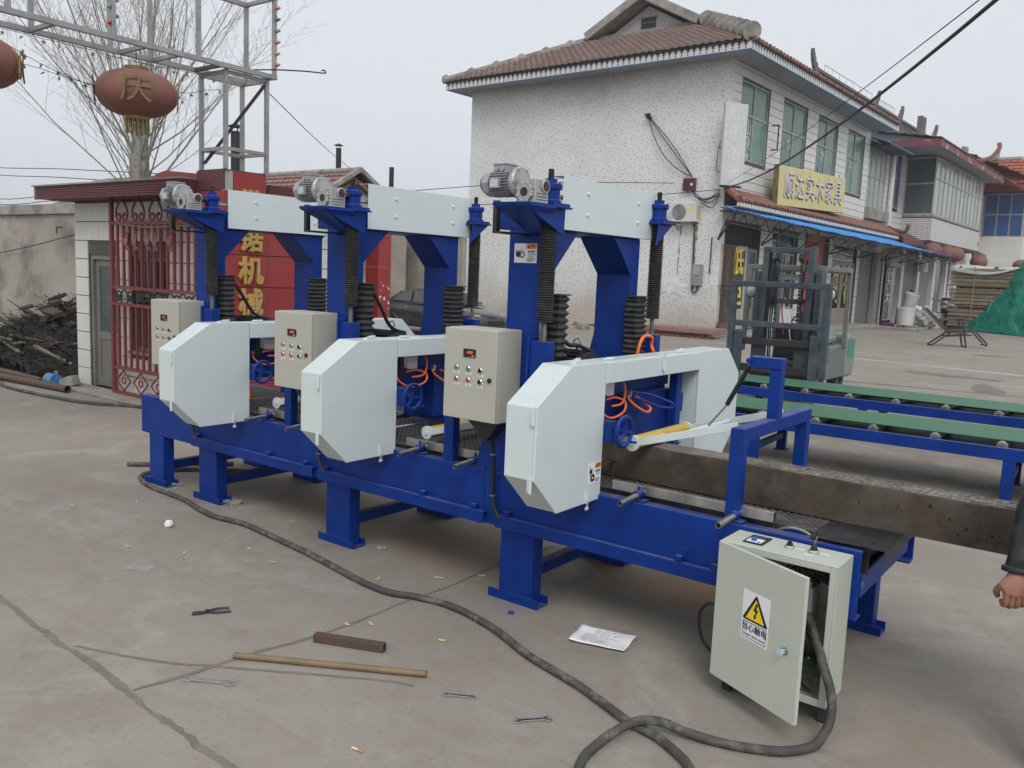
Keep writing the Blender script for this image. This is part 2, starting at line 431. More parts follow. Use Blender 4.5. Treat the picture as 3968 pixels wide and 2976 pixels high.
# ---------------------------------------------------------------- ground
def ground_material():
    m = bpy.data.materials.new('yard_concrete')
    m.use_nodes = True
    n, l = m.node_tree.nodes, m.node_tree.links
    b = n['Principled BSDF']
    tc = n.new('ShaderNodeTexCoord')
    def noise(sc, det=8, ro=0.6, dist=0.0, vec=None):
        t = n.new('ShaderNodeTexNoise')
        t.inputs['Scale'].default_value = sc; t.inputs['Detail'].default_value = det * .5
        t.inputs['Roughness'].default_value = ro; t.inputs['Distortion'].default_value = dist
        l.new(vec or tc.outputs['Object'], t.inputs['Vector'])
        return t.outputs['Fac']
    def rng(src, a, b_, c=0.0, d=1.0):
        t = n.new('ShaderNodeMapRange')
        for i, v in zip((1, 2, 3, 4), (a, b_, c, d)): t.inputs[i].default_value = v
        l.new(src, t.inputs[0]); return t.outputs[0]
    def mix(f, a, bb, blend='MIX'):
        t = n.new('ShaderNodeMix'); t.data_type = 'RGBA'; t.blend_type = blend
        for s, i in ((f, 0), (a, 6), (bb, 7)):
            if isinstance(s, (int, float)): t.inputs[i].default_value = s
            elif isinstance(s, tuple): t.inputs[i].default_value = (*s, 1)
            else: l.new(s, t.inputs[i])
        return t.outputs[2]
    base = mix(rng(noise(0.35, 6), 0.3, 0.7), (0.222, 0.198, 0.168), (0.308, 0.282, 0.247))
    base = mix(rng(noise(2.6, 10, 0.7, 0.6), 0.42, 0.72, 0, 0.55), base, (0.235, 0.197, 0.157))
    base = mix(rng(noise(1.1, 10, 0.72, 1.2), 0.52, 0.68, 0, 0.65), base, (0.345, 0.325, 0.295))
    base = mix(rng(noise(4.2, 12, 0.78, 1.5), 0.54, 0.70, 0, 0.45), base, (0.17, 0.15, 0.127))
    base = mix(rng(noise(9, 12, 0.8, 0.8), 0.55, 0.75, 0, 0.35), base, (0.345, 0.325, 0.295))
    base = mix(rng(noise(16, 10, 0.8, 0.4), 0.58, 0.72, 0, 0.4), base, (0.17, 0.15, 0.128))
    base = mix(rng(noise(38, 6, 0.7), 0.58, 0.72, 0, 0.5), base, (0.13, 0.115, 0.10))
    base = mix(rng(noise(75, 4, 0.6), 0.60, 0.72, 0, 0.3), base, (0.40, 0.38, 0.35))
    # scuffed drag and tyre streaks: noise stretched along one direction
    mp = n.new('ShaderNodeMapping'); mp.inputs['Rotation'].default_value = (0, 0, R(38)); mp.inputs['Scale'].default_value = (0.9, 6.5, 1)
    l.new(tc.outputs['Object'], mp.inputs[0])
    base = mix(rng(noise(1.3, 8, 0.7, 0.8, mp.outputs[0]), 0.56, 0.74, 0, 0.34), base, (0.185, 0.16, 0.135))
    mp2 = n.new('ShaderNodeMapping'); mp2.inputs['Rotation'].default_value = (0, 0, R(-14)); mp2.inputs['Scale'].default_value = (0.6, 5, 1)
    l.new(tc.outputs['Object'], mp2.inputs[0])
    base = mix(rng(noise(1.1, 8, 0.7, 0.5, mp2.outputs[0]), 0.58, 0.76, 0, 0.35), base, (0.37, 0.35, 0.32))
    # rust and oil spots where machines were set down
    spot_n = rng(noise(3.5, 9, 0.7), 0.2, 0.8, -0.55, 0.55)
    def spot(x, y, rx_, ry_, col, amt):
        nonlocal base
        mm = n.new('ShaderNodeMapping'); mm.vector_type = 'POINT'
        mm.inputs['Location'].default_value = (-x / rx_, -y / ry_, 0); mm.inputs['Scale'].default_value = (1 / rx_, 1 / ry_, 0)
        l.new(tc.outputs['Object'], mm.inputs[0])
        ln = n.new('ShaderNodeVectorMath'); ln.operation = 'LENGTH'
        l.new(mm.outputs[0], ln.inputs[0])
        ad = n.new('ShaderNodeMath'); ad.operation = 'ADD'
        l.new(ln.outputs['Value'], ad.inputs[0])
        l.new(spot_n, ad.inputs[1])
        base = mix(rng(ad.outputs[0], 0.35, 1.05, amt, 0.0), base, col)
    spot(-2.1, 4.6, 0.75, 0.35, (0.33, 0.19, 0.085), 0.75)
    spot(-3.6, 4.3, 1.1, 0.5, (0.26, 0.19, 0.13), 0.6)
    spot(-5.0, 4.4, 1.0, 0.5, (0.24, 0.18, 0.13), 0.5)
    spot(-0.4, 3.6, 0.7, 0.6, (0.26, 0.20, 0.15), 0.4)
    spot(-1.9, 9.3, 1.5, 1.2, (0.175, 0.14, 0.115), 0.6)
    spot(-0.9, 8.2, 1.3, 0.5, (0.20, 0.17, 0.14), 0.5)
    spot(-11.5, 24.0, 4.0, 2.0, (0.24, 0.22, 0.19), 0.6)
    l.new(base, b.inputs['Base Color'])
    l.new(rng(noise(1.7, 6), 0.3, 0.7, 0.62, 0.9), b.inputs['Roughness'])
    b.inputs['Specular IOR Level'].default_value = 0.35
    h1 = rng(noise(24, 8, 0.7), 0, 1, 0, 0.5)
    h2 = rng(noise(140, 4, 0.7), 0, 1, 0, 0.35)
    ad = n.new('ShaderNodeMath'); ad.operation = 'ADD'; l.new(h1, ad.inputs[0]); l.new(h2, ad.inputs[1])
    bp = n.new('ShaderNodeBump'); bp.inputs['Strength'].default_value = 0.35; bp.inputs['Distance'].default_value = 0.008
    l.new(ad.outputs[0], bp.inputs['Height']); l.new(bp.outputs[0], b.inputs['Normal'])
    return m

GROUND = ground_material()
g = MB(); g.quad((-900, -900, 0), (900, -900, 0), (900, 1500, 0), (-900, 1500, 0))
gr = g.build('ground', GROUND); gr['kind'] = 'structure'

FILL = mat('joint_filler_mortar', (0.168, 0.148, 0.126), rough=0.85, var=0.22, vscale=9, dirt=(0.22, 0.195, 0.165), dscale=6, dlo=0.45, dhi=0.7, bump=0.3, bscale=50)
DAMP = mat('damp_concrete', (0.165, 0.147, 0.127), rough=0.75, var=0.15, vscale=4)
PALE = mat('pale_worn_concrete', (0.37, 0.355, 0.33), rough=0.85, var=0.12, vscale=4)

def ribbon(name, pts, w, m, z=0.0015, jag=0.35, k=10):
    rnd = random.Random(len(pts) * 17 + int(abs(pts[0][0]) * 100))
    path = smooth_path([(x, y, z) for x, y in pts], k)
    vs, fs = [], []
    ja, jb = 0.0, 0.0
    for i, p in enumerate(path):
        t = (path[min(i + 1, len(path) - 1)] - path[max(i - 1, 0)]).normalized()
        s = Vector((-t.y, t.x, 0))
        ja = ja * .8 + rnd.uniform(-.16, .16) * jag / .35; jb = jb * .8 + rnd.uniform(-.16, .16) * jag / .35
        vs += [p + s * w * (0.5 + ja), p - s * w * (0.5 + jb)]
        if i: fs.append((2 * i - 2, 2 * i - 1, 2 * i + 1, 2 * i))
    b = MB(); b._add(vs, fs)
    o = b.build(name, m, kind='structure')
    return o

ribbon('crack_filler', [(-7.6, 1.95), (-6.2, 1.90), (-4.943, 1.88), (-4.349, 1.847), (-4.077, 1.829), (-3.875, 1.827), (-3.621, 1.817), (-3.36, 1.8), (-3.131, 1.776), (-2.939, 1.772), (-2.738, 1.754), (-2.4, 1.755), (-1.5, 1.74)], 0.036, FILL, k=14)
ribbon('crack_filler', [(-3.936, 1.857), (-3.709, 1.942), (-3.463, 2.049), (-3.277, 2.171), (-3.126, 2.262), (-2.793, 2.474), (-2.582, 2.601), (-2.46, 2.644)], 0.017, FILL, z=0.002)
ribbon('crack_filler', [(-3.332, 1.815), (-3.291, 2.027), (-3.268, 2.272), (-3.241, 2.44), (-3.186, 2.671), (-3.168, 2.986), (-3.168, 3.385), (-3.145, 3.705), (-3.171, 4.142), (-3.122, 4.723)], 0.022, FILL, z=0.0025)
ribbon('crack_filler', [(-7.5, 16.9), (-4.589, 17.381), (-1.75, 17.764), (2.0, 18.3), (8, 19.2)], 0.10, DAMP, jag=0.5, z=0.004)
ribbon('worn_strip', [(-10.5, 24.3), (-6.105, 23.206), (-2.265, 22.468), (4, 21.3)], 0.32, PALE, jag=0.25, z=0.004)

def blotch(name, c, rx_, ry_, rot, m, seed, z=0.004):
    rnd = random.Random(seed)
    n = 26
    ph = [rnd.uniform(0, 6.28) for _ in range(4)]
    pts = []
    for i in range(n):
        a = 2 * PI * i / n
        r = 1 + 0.22 * math.sin(2 * a + ph[0]) + 0.15 * math.sin(3 * a + ph[1]) + 0.10 * math.sin(5 * a + ph[2]) + rnd.uniform(-.05, .05)
        x, y = rx_ * r * math.cos(a), ry_ * r * math.sin(a)
        pts.append((c[0] + x * math.cos(rot) - y * math.sin(rot), c[1] + x * math.sin(rot) + y * math.cos(rot), z))
    b = MB(); b._add(pts, [tuple(range(n))])
    return b.build(name, m, kind='structure')
blotch('damp_patch', (-2.45, 18.6), 0.22, 1.0, 0.25, DAMP, 3)
blotch('damp_patch', (-3.5, 20.7), 0.85, 0.35, -0.1, DAMP, 4)
blotch('damp_patch', (-3.8, 28.6), 0.5, 0.3, 0.6, DAMP, 5)
blotch('damp_patch', (-1.95, 9.2), 0.45, 0.42, 0.3, DAMP, 8, z=0.0045)
# ---------------------------------------------------------------- band saw units
PITCH = 1.488

def warning_label(par, o, r, u, w, h, kind):
    """white safety label: picture on the left, orange header and text lines on the right"""
    o = Vector(o); r = Vector(r).normalized(); u = Vector(u).normalized(); nn = r.cross(u)
    def rect(mb, a0, a1, b0, b1, lift):
        p = [o + r * (a * w) + u * (b * h) + nn * lift for a, b in ((a0, b0), (a1, b0), (a1, b1), (a0, b1))]
        mb.quad(*p)
    s = MB(); s.obox(o + r * w / 2 + u * h / 2 + nn * 0.0006, r * w / 2, u * h / 2, nn * 0.0006)
    base = s.build('warning_label', PAPER, par)
    a = MB(); rect(a, 0.53, 0.985, 0.72, 0.985, 0.002); a.build('header', ORANGEP, base)
    k = MB()
    tri = [(0.60, 0.76), (0.70, 0.76), (0.65, 0.94)]
    k._add([o + r * (x * w) + u * (y * h) + nn * 0.003 for x, y in tri], [(0, 1, 2)])
    if kind == 'roll':
        for i in range(14):
            t = 2 * PI * i / 14
            for rr in (0.13,):
                c = o + r * (0.36 * w + math.cos(t) * rr * h) + u * (0.42 * h + math.sin(t) * rr * h) + nn * 0.003
                d = (r * math.cos(t) + u * math.sin(t)); e = (u * math.cos(t) - r * math.sin(t))
                k.quad(c - d * 0.025 * h - e * .035 * h, c + d * 0.025 * h - e * .035 * h, c + d * 0.025 * h + e * .035 * h, c - d * .025 * h + e * .035 * h)
        hand = [(0.08, 0.58), (0.30, 0.58), (0.26, 0.50), (0.30, 0.44), (0.24, 0.36), (0.28, 0.28), (0.12, 0.30), (0.08, 0.36)]
        k._add([o + r * (x * w) + u * (y * h) + nn * 0.003 for x, y in hand], [tuple(range(len(hand)))])
        rect(k, 0.06, 0.42, 0.62, 0.645, 0.003)
    else:
        hand = [(0.10, 0.62), (0.16, 0.86), (0.20, 0.70), (0.40, 0.72), (0.30, 0.64), (0.34, 0.56), (0.22, 0.50), (0.16, 0.40)]
        k._add([o + r * (x * w) + u * (y * h) + nn * 0.003 for x, y in hand], [tuple(range(len(hand)))])
        for i in range(18):
            t = 2 * PI * i / 18
            c = o + r * (0.36 * w + math.cos(t) * 0.13 * h) + u * (0.30 * h + math.sin(t) * 0.13 * h) + nn * 0.003
            d = (r * math.cos(t) + u * math.sin(t)); e = (u * math.cos(t) - r * math.sin(t))
            k.quad(c - d * 0.06 * h - e * .03 * h, c + d * 0.06 * h - e * .03 * h, c + d * 0.06 * h + e * .03 * h, c - d * .06 * h + e * .03 * h)
    k.build('pictogram', INK, base)
    text_mesh('print', '警告' if True else '', 0.15 * h, INK, base, o + r * (0.83 * w) + u * (0.86 * h) + nn * 0.003, r, u, 0.0002)
    text_mesh('print', '卷入危险' if kind == 'roll' else '锯条危险', 0.105 * h, INK, base, o + r * (0.76 * w) + u * (0.58 * h) + nn * 0.003, r, u, 0.0002, weight=0.0004)
    text_mesh('print', '运转时禁止接触' if kind == 'roll' else '防止伤手', 0.065 * h, INK, base, o + r * (0.76 * w) + u * (0.44 * h) + nn * 0.003, r, u, 0.0002)
    if kind == 'roll':
        text_mesh('print', 'ROLLING', 0.085 * h, INK, base, o + r * (0.76 * w) + u * (0.31 * h) + nn * 0.003, r, u, 0.0002)
    ln = MB()
    for i in range(3):
        rect(ln, 0.56, 0.95 - 0.07 * i, 0.20 - 0.06 * i, 0.225 - 0.06 * i, 0.003)
    ln.build('print', INK, base)
    return base

def bellows_round(par, c, z0, z1, r, n):
    prof = []
    for i in range(n):
        a = z0 + (z1 - z0) * i / n
        b_ = z0 + (z1 - z0) * (i + 0.5) / n
        prof += [(r * 0.80, a), (r * random.uniform(.97, 1.03), b_)]
    prof.append((r * 0.74, z1))
    mb = MB(); mb.lathe(prof, (c[0], c[1], 0), 'z', 20)
    return mb.build('screw_bellows', RUBBER, par, smooth=False)

def bellows_box(par, x0, x1, y0, y1, z0, z1, n, seed=0):
    rnd = random.Random(seed)
    rings = []
    for i in range(2 * n + 1):
        e = 0 if i % 2 else 0.016
        j = rnd.uniform(-.002, .002)
        zz = z0 + (z1 - z0) * i / (2 * n)
        rings.append([(x0, y0 + e, zz), (x0, y1 - e, zz), (x1 - e + j, y1 - e, zz), (x1 - e + j, y0 + e, zz)])
    vs = [p for rg in rings for p in rg]
    fs = []
    for i in range(2 * n):
        for k in range(4):
            fs.append((4 * i + k, 4 * i + (k + 1) % 4, 4 * i + 4 + (k + 1) % 4, 4 * i + 4 + k))
    fs += [(0, 1, 2, 3), tuple(range(8 * n, 8 * n + 4))]
    mb = MB(); mb._add(vs, fs)
    mb.box(x0, x1 + .004, y0 - .004, y1 + .004, z1, z1 + .008)
    return mb.build('guide_bellows', RUBBER, par)

def latch(par, o, u, out, s=1.0):
    """toggle latch: o centre, u long direction, out outward normal"""
    o, u, out = Vector(o), Vector(u).normalized(), Vector(out).normalized()
    r = u.cross(out)
    mb = MB()
    mb.obox(o + out * 0.004 * s, u * 0.030 * s, r * 0.011 * s, out * 0.004 * s)
    mb.obox(o + u * 0.012 * s + out * 0.012 * s, u * 0.028 * s, r * 0.008 * s, out * 0.004 * s)
    mb.tube([o - u * .02 * s + out * .012 * s + r * .008 * s, o - u * .055 * s + out * .006 * s + r * .007 * s, o - u * .06 * s + out * .006 * s, o - u * .055 * s + out * .006 * s - r * .007 * s, o - u * .02 * s + out * .012 * s - r * .008 * s], 0.002 * s, 6)
    mb.obox(o - u * 0.062 * s + out * 0.004 * s, u * 0.008 * s, r * 0.012 * s, out * 0.005 * s)
    return mb.build('latch', WHITED, par, bevel=0.0015)

def gearmotor(par, c):
    """worm gearbox with a flanged motor lying along -x; c = gearbox centre"""
    x, y, zc = c
    g = MB()
    g.box(x - .06, x + .055, y - .055, y + .058, zc - .105, zc + .012)
    g.lathe([(.0, -.056), (.050, -.056), (.050, -.068), (.026, -.068)], (x - .005, y, zc - .050), 'y', 8)
    for k in range(8):
        a = 2 * PI * (k + .5) / 8
        g.cyl((x - .005 + .046 * math.cos(a), y - .055, zc - .05 + .046 * math.sin(a)), (x - .005 + .046 * math.cos(a), y - .071, zc - .05 + .046 * math.sin(a)), .0085, 8)
    g.lathe([(.0, .055), (.034, .055), (.034, .066), (.024, .066)], (x, y + .022, zc - .018), 'x', 20)
    for i in range(4):
        g.box(x + .0555, x + .061, y - .045, y + .05, zc - .100 + i * .015, zc - .093 + i * .015)
    gb = g.build('worm_gearbox', ALU, par, smooth=True, bevel=0.004)
    h = MB(); h.cyl((x - .005, y - .0675, zc - .05), (x - .005, y - .070, zc - .05), .022, 20); h.build('bore', DKSTEEL, gb, smooth=True)
    h = MB(); h.cyl((x + .0655, y + .022, zc - .018), (x + .068, y + .022, zc - .018), .025, 18); h.build('shaft_cap', DKSTEEL, gb, smooth=True)
    m = MB()
    xc = x - .065
    m.lathe([(.0, .004), (.03, .004), (.05, 0), (.075, 0), (.080, -.006), (.080, -.018), (.064, -.026), (.06, -.045)], (xc, y - .005, zc), 'x', 32)
    for k in range(6):
        a = 2 * PI * k / 6; m.cyl((xc, y - .005 + .074 * math.cos(a), zc + .074 * math.sin(a)), (xc + .008, y - .005 + .074 * math.cos(a), zc + .074 * math.sin(a)), .006, 6)
    m.build('motor_flange', ALU, par, smooth=True)
    b = MB()
    b.lathe([(.0, -.045), (.054, -.045), (.054, -.17), (.0, -.17)], (xc, y - .005, zc), 'x', 28)
    for k in range(28):
        a = 2 * PI * (k + .5) / 28
        if math.sin(a) > .82: continue
        d = Vector((0, math.cos(a), math.sin(a))); e = Vector((0, -math.sin(a), math.cos(a)))
        b.obox(Vector((xc - .108, y - .005, zc)) + d * .060, (.060, 0, 0), d * .009, e * .0016)
    b.box(xc - .15, xc - .065, y - .048, y + .038, zc + .05, zc + .088)
    b.box(xc - .145, xc - .085, y - .085, y - .068, zc - .03, zc + .02)
    body = b.build('motor_body', MOTORG, par, smooth=True)
    f = MB(); f.lathe([(.0, -.17), (.066, -.17), (.067, -.2), (.058, -.222), (.0, -.224)], (xc, y - .005, zc), 'x', 8)
    f.build('fan_cover', MOTORG, par, smooth=False, bevel=.004)
    f = MB(); f.lathe([(.049, -.2225), (.045, -.234), (.0, -.24)], (xc, y - .005, zc), 'x', 24); f.build('fan_grille', BLACK, par, smooth=True)
    t = MB(); t.box(xc - .155, xc - .06, y - .053, y + .043, zc + .088, zc + .096); t.build('terminal_box_lid', MOTORG, body, bevel=.002)
    for q in (.09, .125):
        t = MB(); t.cyl((xc - q, y - .049, zc + .068), (xc - q, y - .058, zc + .068), .012, 12); t.build('cable_gland', MOTORG, body)
    p = MB(); p.box(xc - .14, xc - .09, y - .087, y - .085, zc - .024, zc + .014); p.build('rating_plate', CHROME, body)

def screw_jack(par, x, y, z0, low):
    j = MB()
    j.box(x - .075, x + .075, y - .075, y + .075, z0, z0 + .016)
    j.lathe([(.058, z0 + .016), (.058, z0 + .03), (.05, z0 + .034), (.05, z0 + .085), (.062, z0 + .088), (.062, z0 + .112), (.05, z0 + .116), (.032, z0 + .118), (.032, z0 + .14), (.0, z0 + .14)], (x, y, 0), 'z', 24)
    for k in range(6):
        a = 2 * PI * k / 6
        j.cyl((x + .056 * math.cos(a), y + .056 * math.sin(a), z0 + .112), (x + .056 * math.cos(a), y + .056 * math.sin(a), z0 + .12), .006, 6)
    j.build('jack_housing', BLUE, par, smooth=True)
    prof = []
    for i in range(9):
        prof += [(.0165, z0 + .138 + i * .006), (.0135, z0 + .141 + i * .006)]
    prof.append((.0, z0 + .193))
    t = MB(); t.lathe(prof, (x, y, 0), 'z', 14); t.build('lead_screw', DKSTEEL, par, smooth=True)
    bellows_round(par, (x, y), low, z0 - .004, .046, 46)
    prof = []
    for i in range(16):
        prof += [(.0165, low - .10 + i * .0064), (.0125, low - .0968 + i * .0064)]
    t = MB(); t.lathe([(.0, low - .101)] + prof, (x, y, 0), 'z', 12); t.build('lead_screw', STEEL, par, smooth=True)
    n = MB(); n.box(x - .06, x + .05, y - .035, y + .035, low - .32, low - .10); n.box(x - .075, x - .06, y - .05, y + .05, low - .36, low - .08)
    n.build('nut_bracket', BLUE, par, bevel=.004)

def make_unit(k, label, xl, xr):
    """k = 0 nearest; measured coordinates are those of the nearest unit"""
    t = thing('band_saw', label, 'band saw', (-2.7 - PITCH * k, 3.72, 0), group='band saws in a row')
    global OFF
    OFF = (-2.7, 3.72, 0)
    xl += PITCH * k; xr += PITCH * k
    YF, YB = 3.72, 4.80
    # side beams: channels lying open side inwards
    def chan(name, y, s, z0=.42, z1=.732):
        prof = [(y, z0), (y, z1), (y + s * .075, z1), (y + s * .075, z1 - .012), (y + s * .012, z1 - .012), (y + s * .012, z0 + .012), (y + s * .075, z0 + .012), (y + s * .075, z0)]
        mb = MB(); mb.prism(prof, 'x', xl, xr)
        return mb.build(name, BLUE, t, bevel=.006)
    beam = chan('side_beam', YF, 1)
    chan('side_beam', YB, -1)
    # cable tray along the front
    cx0, cx1 = (-2.846, -1.445) if k == 0 else (-2.875, -1.44)
    tr = MB(); tr.prism([(YF - .034, .425), (YF - .034, .492), (YF - .031, .495), (YF - .004, .495), (YF - .004, .491), (YF - .030, .490), (YF - .030, .425)], 'x', cx0, cx1)
    tro = tr.build('cable_tray', BLUE, t, bevel=.002)
    for bx_ in (cx0 + .06, cx1 - .1, (-1.73 if k == 0 else cx1 - .5)):
        c = MB(); c.box(bx_, bx_ + .035, YF - .036, YF - .004, .497, .525); c.cyl((bx_ + .017, YF - .04, .512), (bx_ + .017, YF - .036, .512), .007, 8)
        c.build('tray_clip', BLUE, tro, bevel=.002)
    # legs with foot channels, front and back, joined by a stretcher
    for (lx0, lx1) in ([(-2.83, -2.60)] + ([(-1.30, -1.03)] if k == 0 else []) + ([(-3.54, -3.33)] if k == 2 else [])):
        for (ya, yb) in ((YF + .006, YF + .105), (YB - .105, YB - .006)):
            lg = MB(); lg.box(lx0, lx1, ya, yb, .006, .4195)
            lo = lg.build('leg', BLUE, t, bevel=.008, seg=3)
            f = MB()
            fx0, fx1 = lx0 - .07, lx1 + .045
            f.prism([(ya - .006, .0), (ya - .006, .052), (ya + .001, .052), (ya + .001, .007), (yb - .001, .007), (yb - .001, .052), (yb + .006, .052), (yb + .006, .0)], 'x', fx0, fx1)
            f.build('foot', BLUE, lo, bevel=.002)
        s = MB(); s.box((lx0 + lx1) / 2 - .03, (lx0 + lx1) / 2 + .03, YF + .107, YB - .107, .115, .185)
        s.build('stretcher', BLUE, t, bevel=.003)
    for cxp in (xl + .25, (xl + xr) / 2, xr - .05):
        s = MB(); s.box(cxp - .03, cxp + .03, YF + .08, YB - .08, .50, .60); s.build('cross_member', BLUE, t, bevel=.003)
    # columns, flared at the foot, with crossbeam and gussets
    prof = [(-2.848, 2.086), (-2.60, 2.086), (-2.60, .734), (-3.03, .734), (-2.848, 1.5)]
    for (ya, yb) in ((YF + .002, YF + .095), (YB - .155, YB - .062)):
        c = MB(); c.prism(prof, 'y', ya, yb); c.build('column', BLUE, t, bevel=.006, seg=3)
    c = MB(); c.box(-2.945, -2.602, YF + .002, YB - .062, 2.0865, 2.21); c.build('crossbeam', BLUE, t, bevel=.006)
    for tri in ([(YF + .0955, 1.875), (YF + .0955, 2.0845), (YF + .31, 2.0845)], [(YB - .1555, 1.868), (YB - .1555, 2.0845), (YB - .375, 2.0845)]):
        gs = MB(); gs.prism(tri, 'x', -2.846, -2.603); gs.build('gusset', BLUE, t, bevel=.003)
    # white cover over the drive shaft
    pn = MB()
    y0, y1, zb, zt = 3.815, 4.845, 2.093, 2.374
    pn.box(-2.5725, -2.57, y0, y1, zb, zt)
    pn.box(-2.66, -2.5728, y0, y1, zt - .0025, zt)
    pn.box(-2.5985, -2.5728, y0, y1, zb, zb + .0025)
    cov = pn.build('shaft_cover', WHITE, t, bevel=.0012)
    for yy, zz in ((4.06, 2.30), (4.06, 2.185), (4.63, 2.30), (4.63, 2.185)):
        b = MB(); b.lathe([(.0, .012), (.007, .011), (.010, .004), (.011, .0)], (-2.57, yy, zz), 'x', 10); b.build('bolt', WHITED, cov, smooth=True)
    b = MB(); b.box(-2.60, -2.5985, y0 + .1, y1 - .1, 2.2, 2.36); b.build('cover_bracket', BLUE, t)
    # jacks and their brackets
    for (jy, low, s) in ((3.665, 1.60, -1), (4.86, 1.60, 1)):
        jx = -2.55
        pl = MB(); pl.box(jx - .14, jx + .085, jy - .085 - (.215 if s < 0 else 0), jy + .085, 2.188, 2.198)
        jo = pl.build('jack_bracket', BLUE, t, bevel=.002)
        for gx in (jx - .10, jx + .05):
            tr3 = [(jy - .085 - (.21 if s < 0 else 0), 2.1875), (jy + (.06 if s < 0 else -.08), 2.1875), (YF + .0 if s < 0 else YB - .06, 2.05)] if s < 0 else [(jy + .08, 2.1875), (jy - .09, 2.1875), (YB - .06, 2.05)]
            gq = MB(); gq.prism(tr3, 'x', gx, gx + .008); gq.build('bracket_web', BLUE, jo, bevel=.001)
        sk = MB(); sk.box(jx - .14, jx + .085, jy - .085 - (.215 if s < 0 else 0), jy - .079 - (.215 if s < 0 else 0), 2.12, 2.1875)
        if s < 0: pass
        screw_jack(t, jx, jy, 2.198, low)
    # sloped web plates under the gearmotor bracket
    w = MB()
    w._add([(-2.69, 3.37, 2.1875), (-2.465, 3.37, 2.1875), (-2.60, 3.72, 2.06), (-2.69, 3.72, 2.06)], [(0, 1, 2, 3)])
    w._add([(-2.465, 3.37, 2.1875), (-2.465, 3.60, 2.1875), (-2.60, 3.715, 2.07)], [(0, 1, 2)])
    wo_ = w.build('bracket_web', BLUE, t); sm = wo_.modifiers.new('thick', 'SOLIDIFY'); sm.thickness = .006
    gearmotor(t, (-2.525, 3.475, 2.298))
    cp = MB(); cp.cyl((-2.535, 3.57, 2.28), (-2.535, 3.615, 2.28), .02, 14); cp.build('coupling', DKSTEEL, t, smooth=True)
    ms = MB(); ms.box(-2.76, -2.735, 3.46, 3.49, 2.06, 2.215); ms.box(-2.76, -2.70, 3.46, 3.72, 2.05, 2.06); ms.build('motor_support', DKSTEEL, t)
    ds = MB(); ds.cyl((-2.59, 3.73, 2.26), (-2.59, 4.80, 2.26), .012, 10); ds.build('drive_shaft', STEEL, t, smooth=True)
    # guide bellows on the column fronts
    bellows_box(t, -2.598, -2.515, 3.745, 3.845, 1.40, 1.742, 9, k)
    bellows_box(t, -2.598, -2.515, 4.585, 4.735, 1.38, 1.735, 11, k + 5)
    if k == 0:
        r = MB(); r.box(-2.594, -2.588, 3.683, 3.712, 1.30, 1.77); ro = r.build('height_scale', STEEL, t)
        for zz in (1.755, 1.45):
            b = MB(); b.cyl((-2.588, 3.697, zz), (-2.583, 3.697, zz), .005, 8); b.build('scale_screw', DKSTEEL, ro)
        warning_label(t, (-2.808, 3.7205, 1.908), (1, 0, 0), (0, 0, 1), .150, .103, 'roll')
    # saw head: wheel hoods, top strip, body plates
    XB, XS, XF = -2.38, -2.217, -2.20
    near = [(3.137, 1.247), (3.137, .896), (3.335, .706), (3.737, .706), (3.737, 1.422), (3.42, 1.422)]
    far = [(5.48, 1.253), (5.48, .90), (5.285, .706), (4.86, .706), (4.86, 1.422), (5.285, 1.422)]
    def shrink(p, e):
        cy_ = sum(q[0] for q in p) / len(p); cz = sum(q[1] for q in p) / len(p)
        return [(q[0] + (e if q[0] < cy_ else -e), q[1] + (e if q[1] < cz else -e)) for q in p]
    h = MB(); h.prism(shrink(near, .003), 'x', XB, XS - .0015); hb = h.build('wheel_hood', WHITE, t, bevel=.004)
    h = MB(); h.prism(near, 'x', XS, XF); lid = h.build('hood_door', WHITE, t, bevel=.0035)
    h = MB(); h.prism(shrink(far, .003), 'x', XB, XS - .0015); h.build('wheel_hood', WHITE, t, bevel=.004)
    h = MB(); h.prism(far, 'x', XS, XF); lid2 = h.build('hood_door', WHITE, t, bevel=.0035)
    h = MB(); h.box(XB + .03, XS, 3.7385, 4.8585, 1.312, 1.419); stp = h.build('top_guard', WHITE, t, bevel=.003)
    h = MB(); h.box(XS + .0005, XF + .001, 3.744, 4.853, 1.308, 1.416); h.build('guard_door', WHITE, stp, bevel=.003)
    for zz in (1.195, .875):
        hg = MB()
        hg.cyl((XS - .0, 3.129, zz - .035), (XS - .0, 3.129, zz + .035), .008, 12)
        hg.box(XS - .022, XS + .0, 3.1325, 3.1365, zz - .032, zz + .032)
        hg.build('hinge', WHITE, lid, smooth=False)
    latch(lid, (XF, 3.60, .735), (0, -.12, 1), (1, 0, 0), .9)
    latch(stp, (XF + .003, 4.36, 1.372), (0, 0, -1), (1, 0, 0), 1.0)
    latch(hb, (-2.295, 3.60, 1.420), (-.35, 1, 0), (0, 0, 1), 1.1)
    latch(stp, (-2.28, 4.75, 1.420), (-.35, 1, 0), (0, 0, 1), 1.1)
    for yy in (3.80, 4.62):
        c = MB(); c.cyl((-2.25, yy, 1.427), (-2.25, yy + .08, 1.427), .009, 10); c.build('hinge', WHITED, stp, smooth=True)
    if k == 0:
        warning_label(lid, (XF + .0005, 3.605, .80), (0, 1, 0), (0, 0, 1), .122, .108, 'saw')
    # blue head body seen under the strip
    hd = MB()
    hd.box(-2.47, -2.42, 3.75, 4.84, .98, 1.36)
    hd.box(-2.42, -2.36, 4.25, 4.84, .86, 1.18)
    hd.box(-2.415, -2.40, 3.75, 4.84, 1.20, 1.305)
    hd.box(-2.34, -2.285, 4.735, 4.80, .80, 1.306)
    hd.prism([(4.80, 1.05), (4.80, 1.15), (4.84, 1.16), (4.84, 1.04)], 'x', -2.335, -2.29)
    hd.build('saw_head_frame', BLUE, t, bevel=.003)
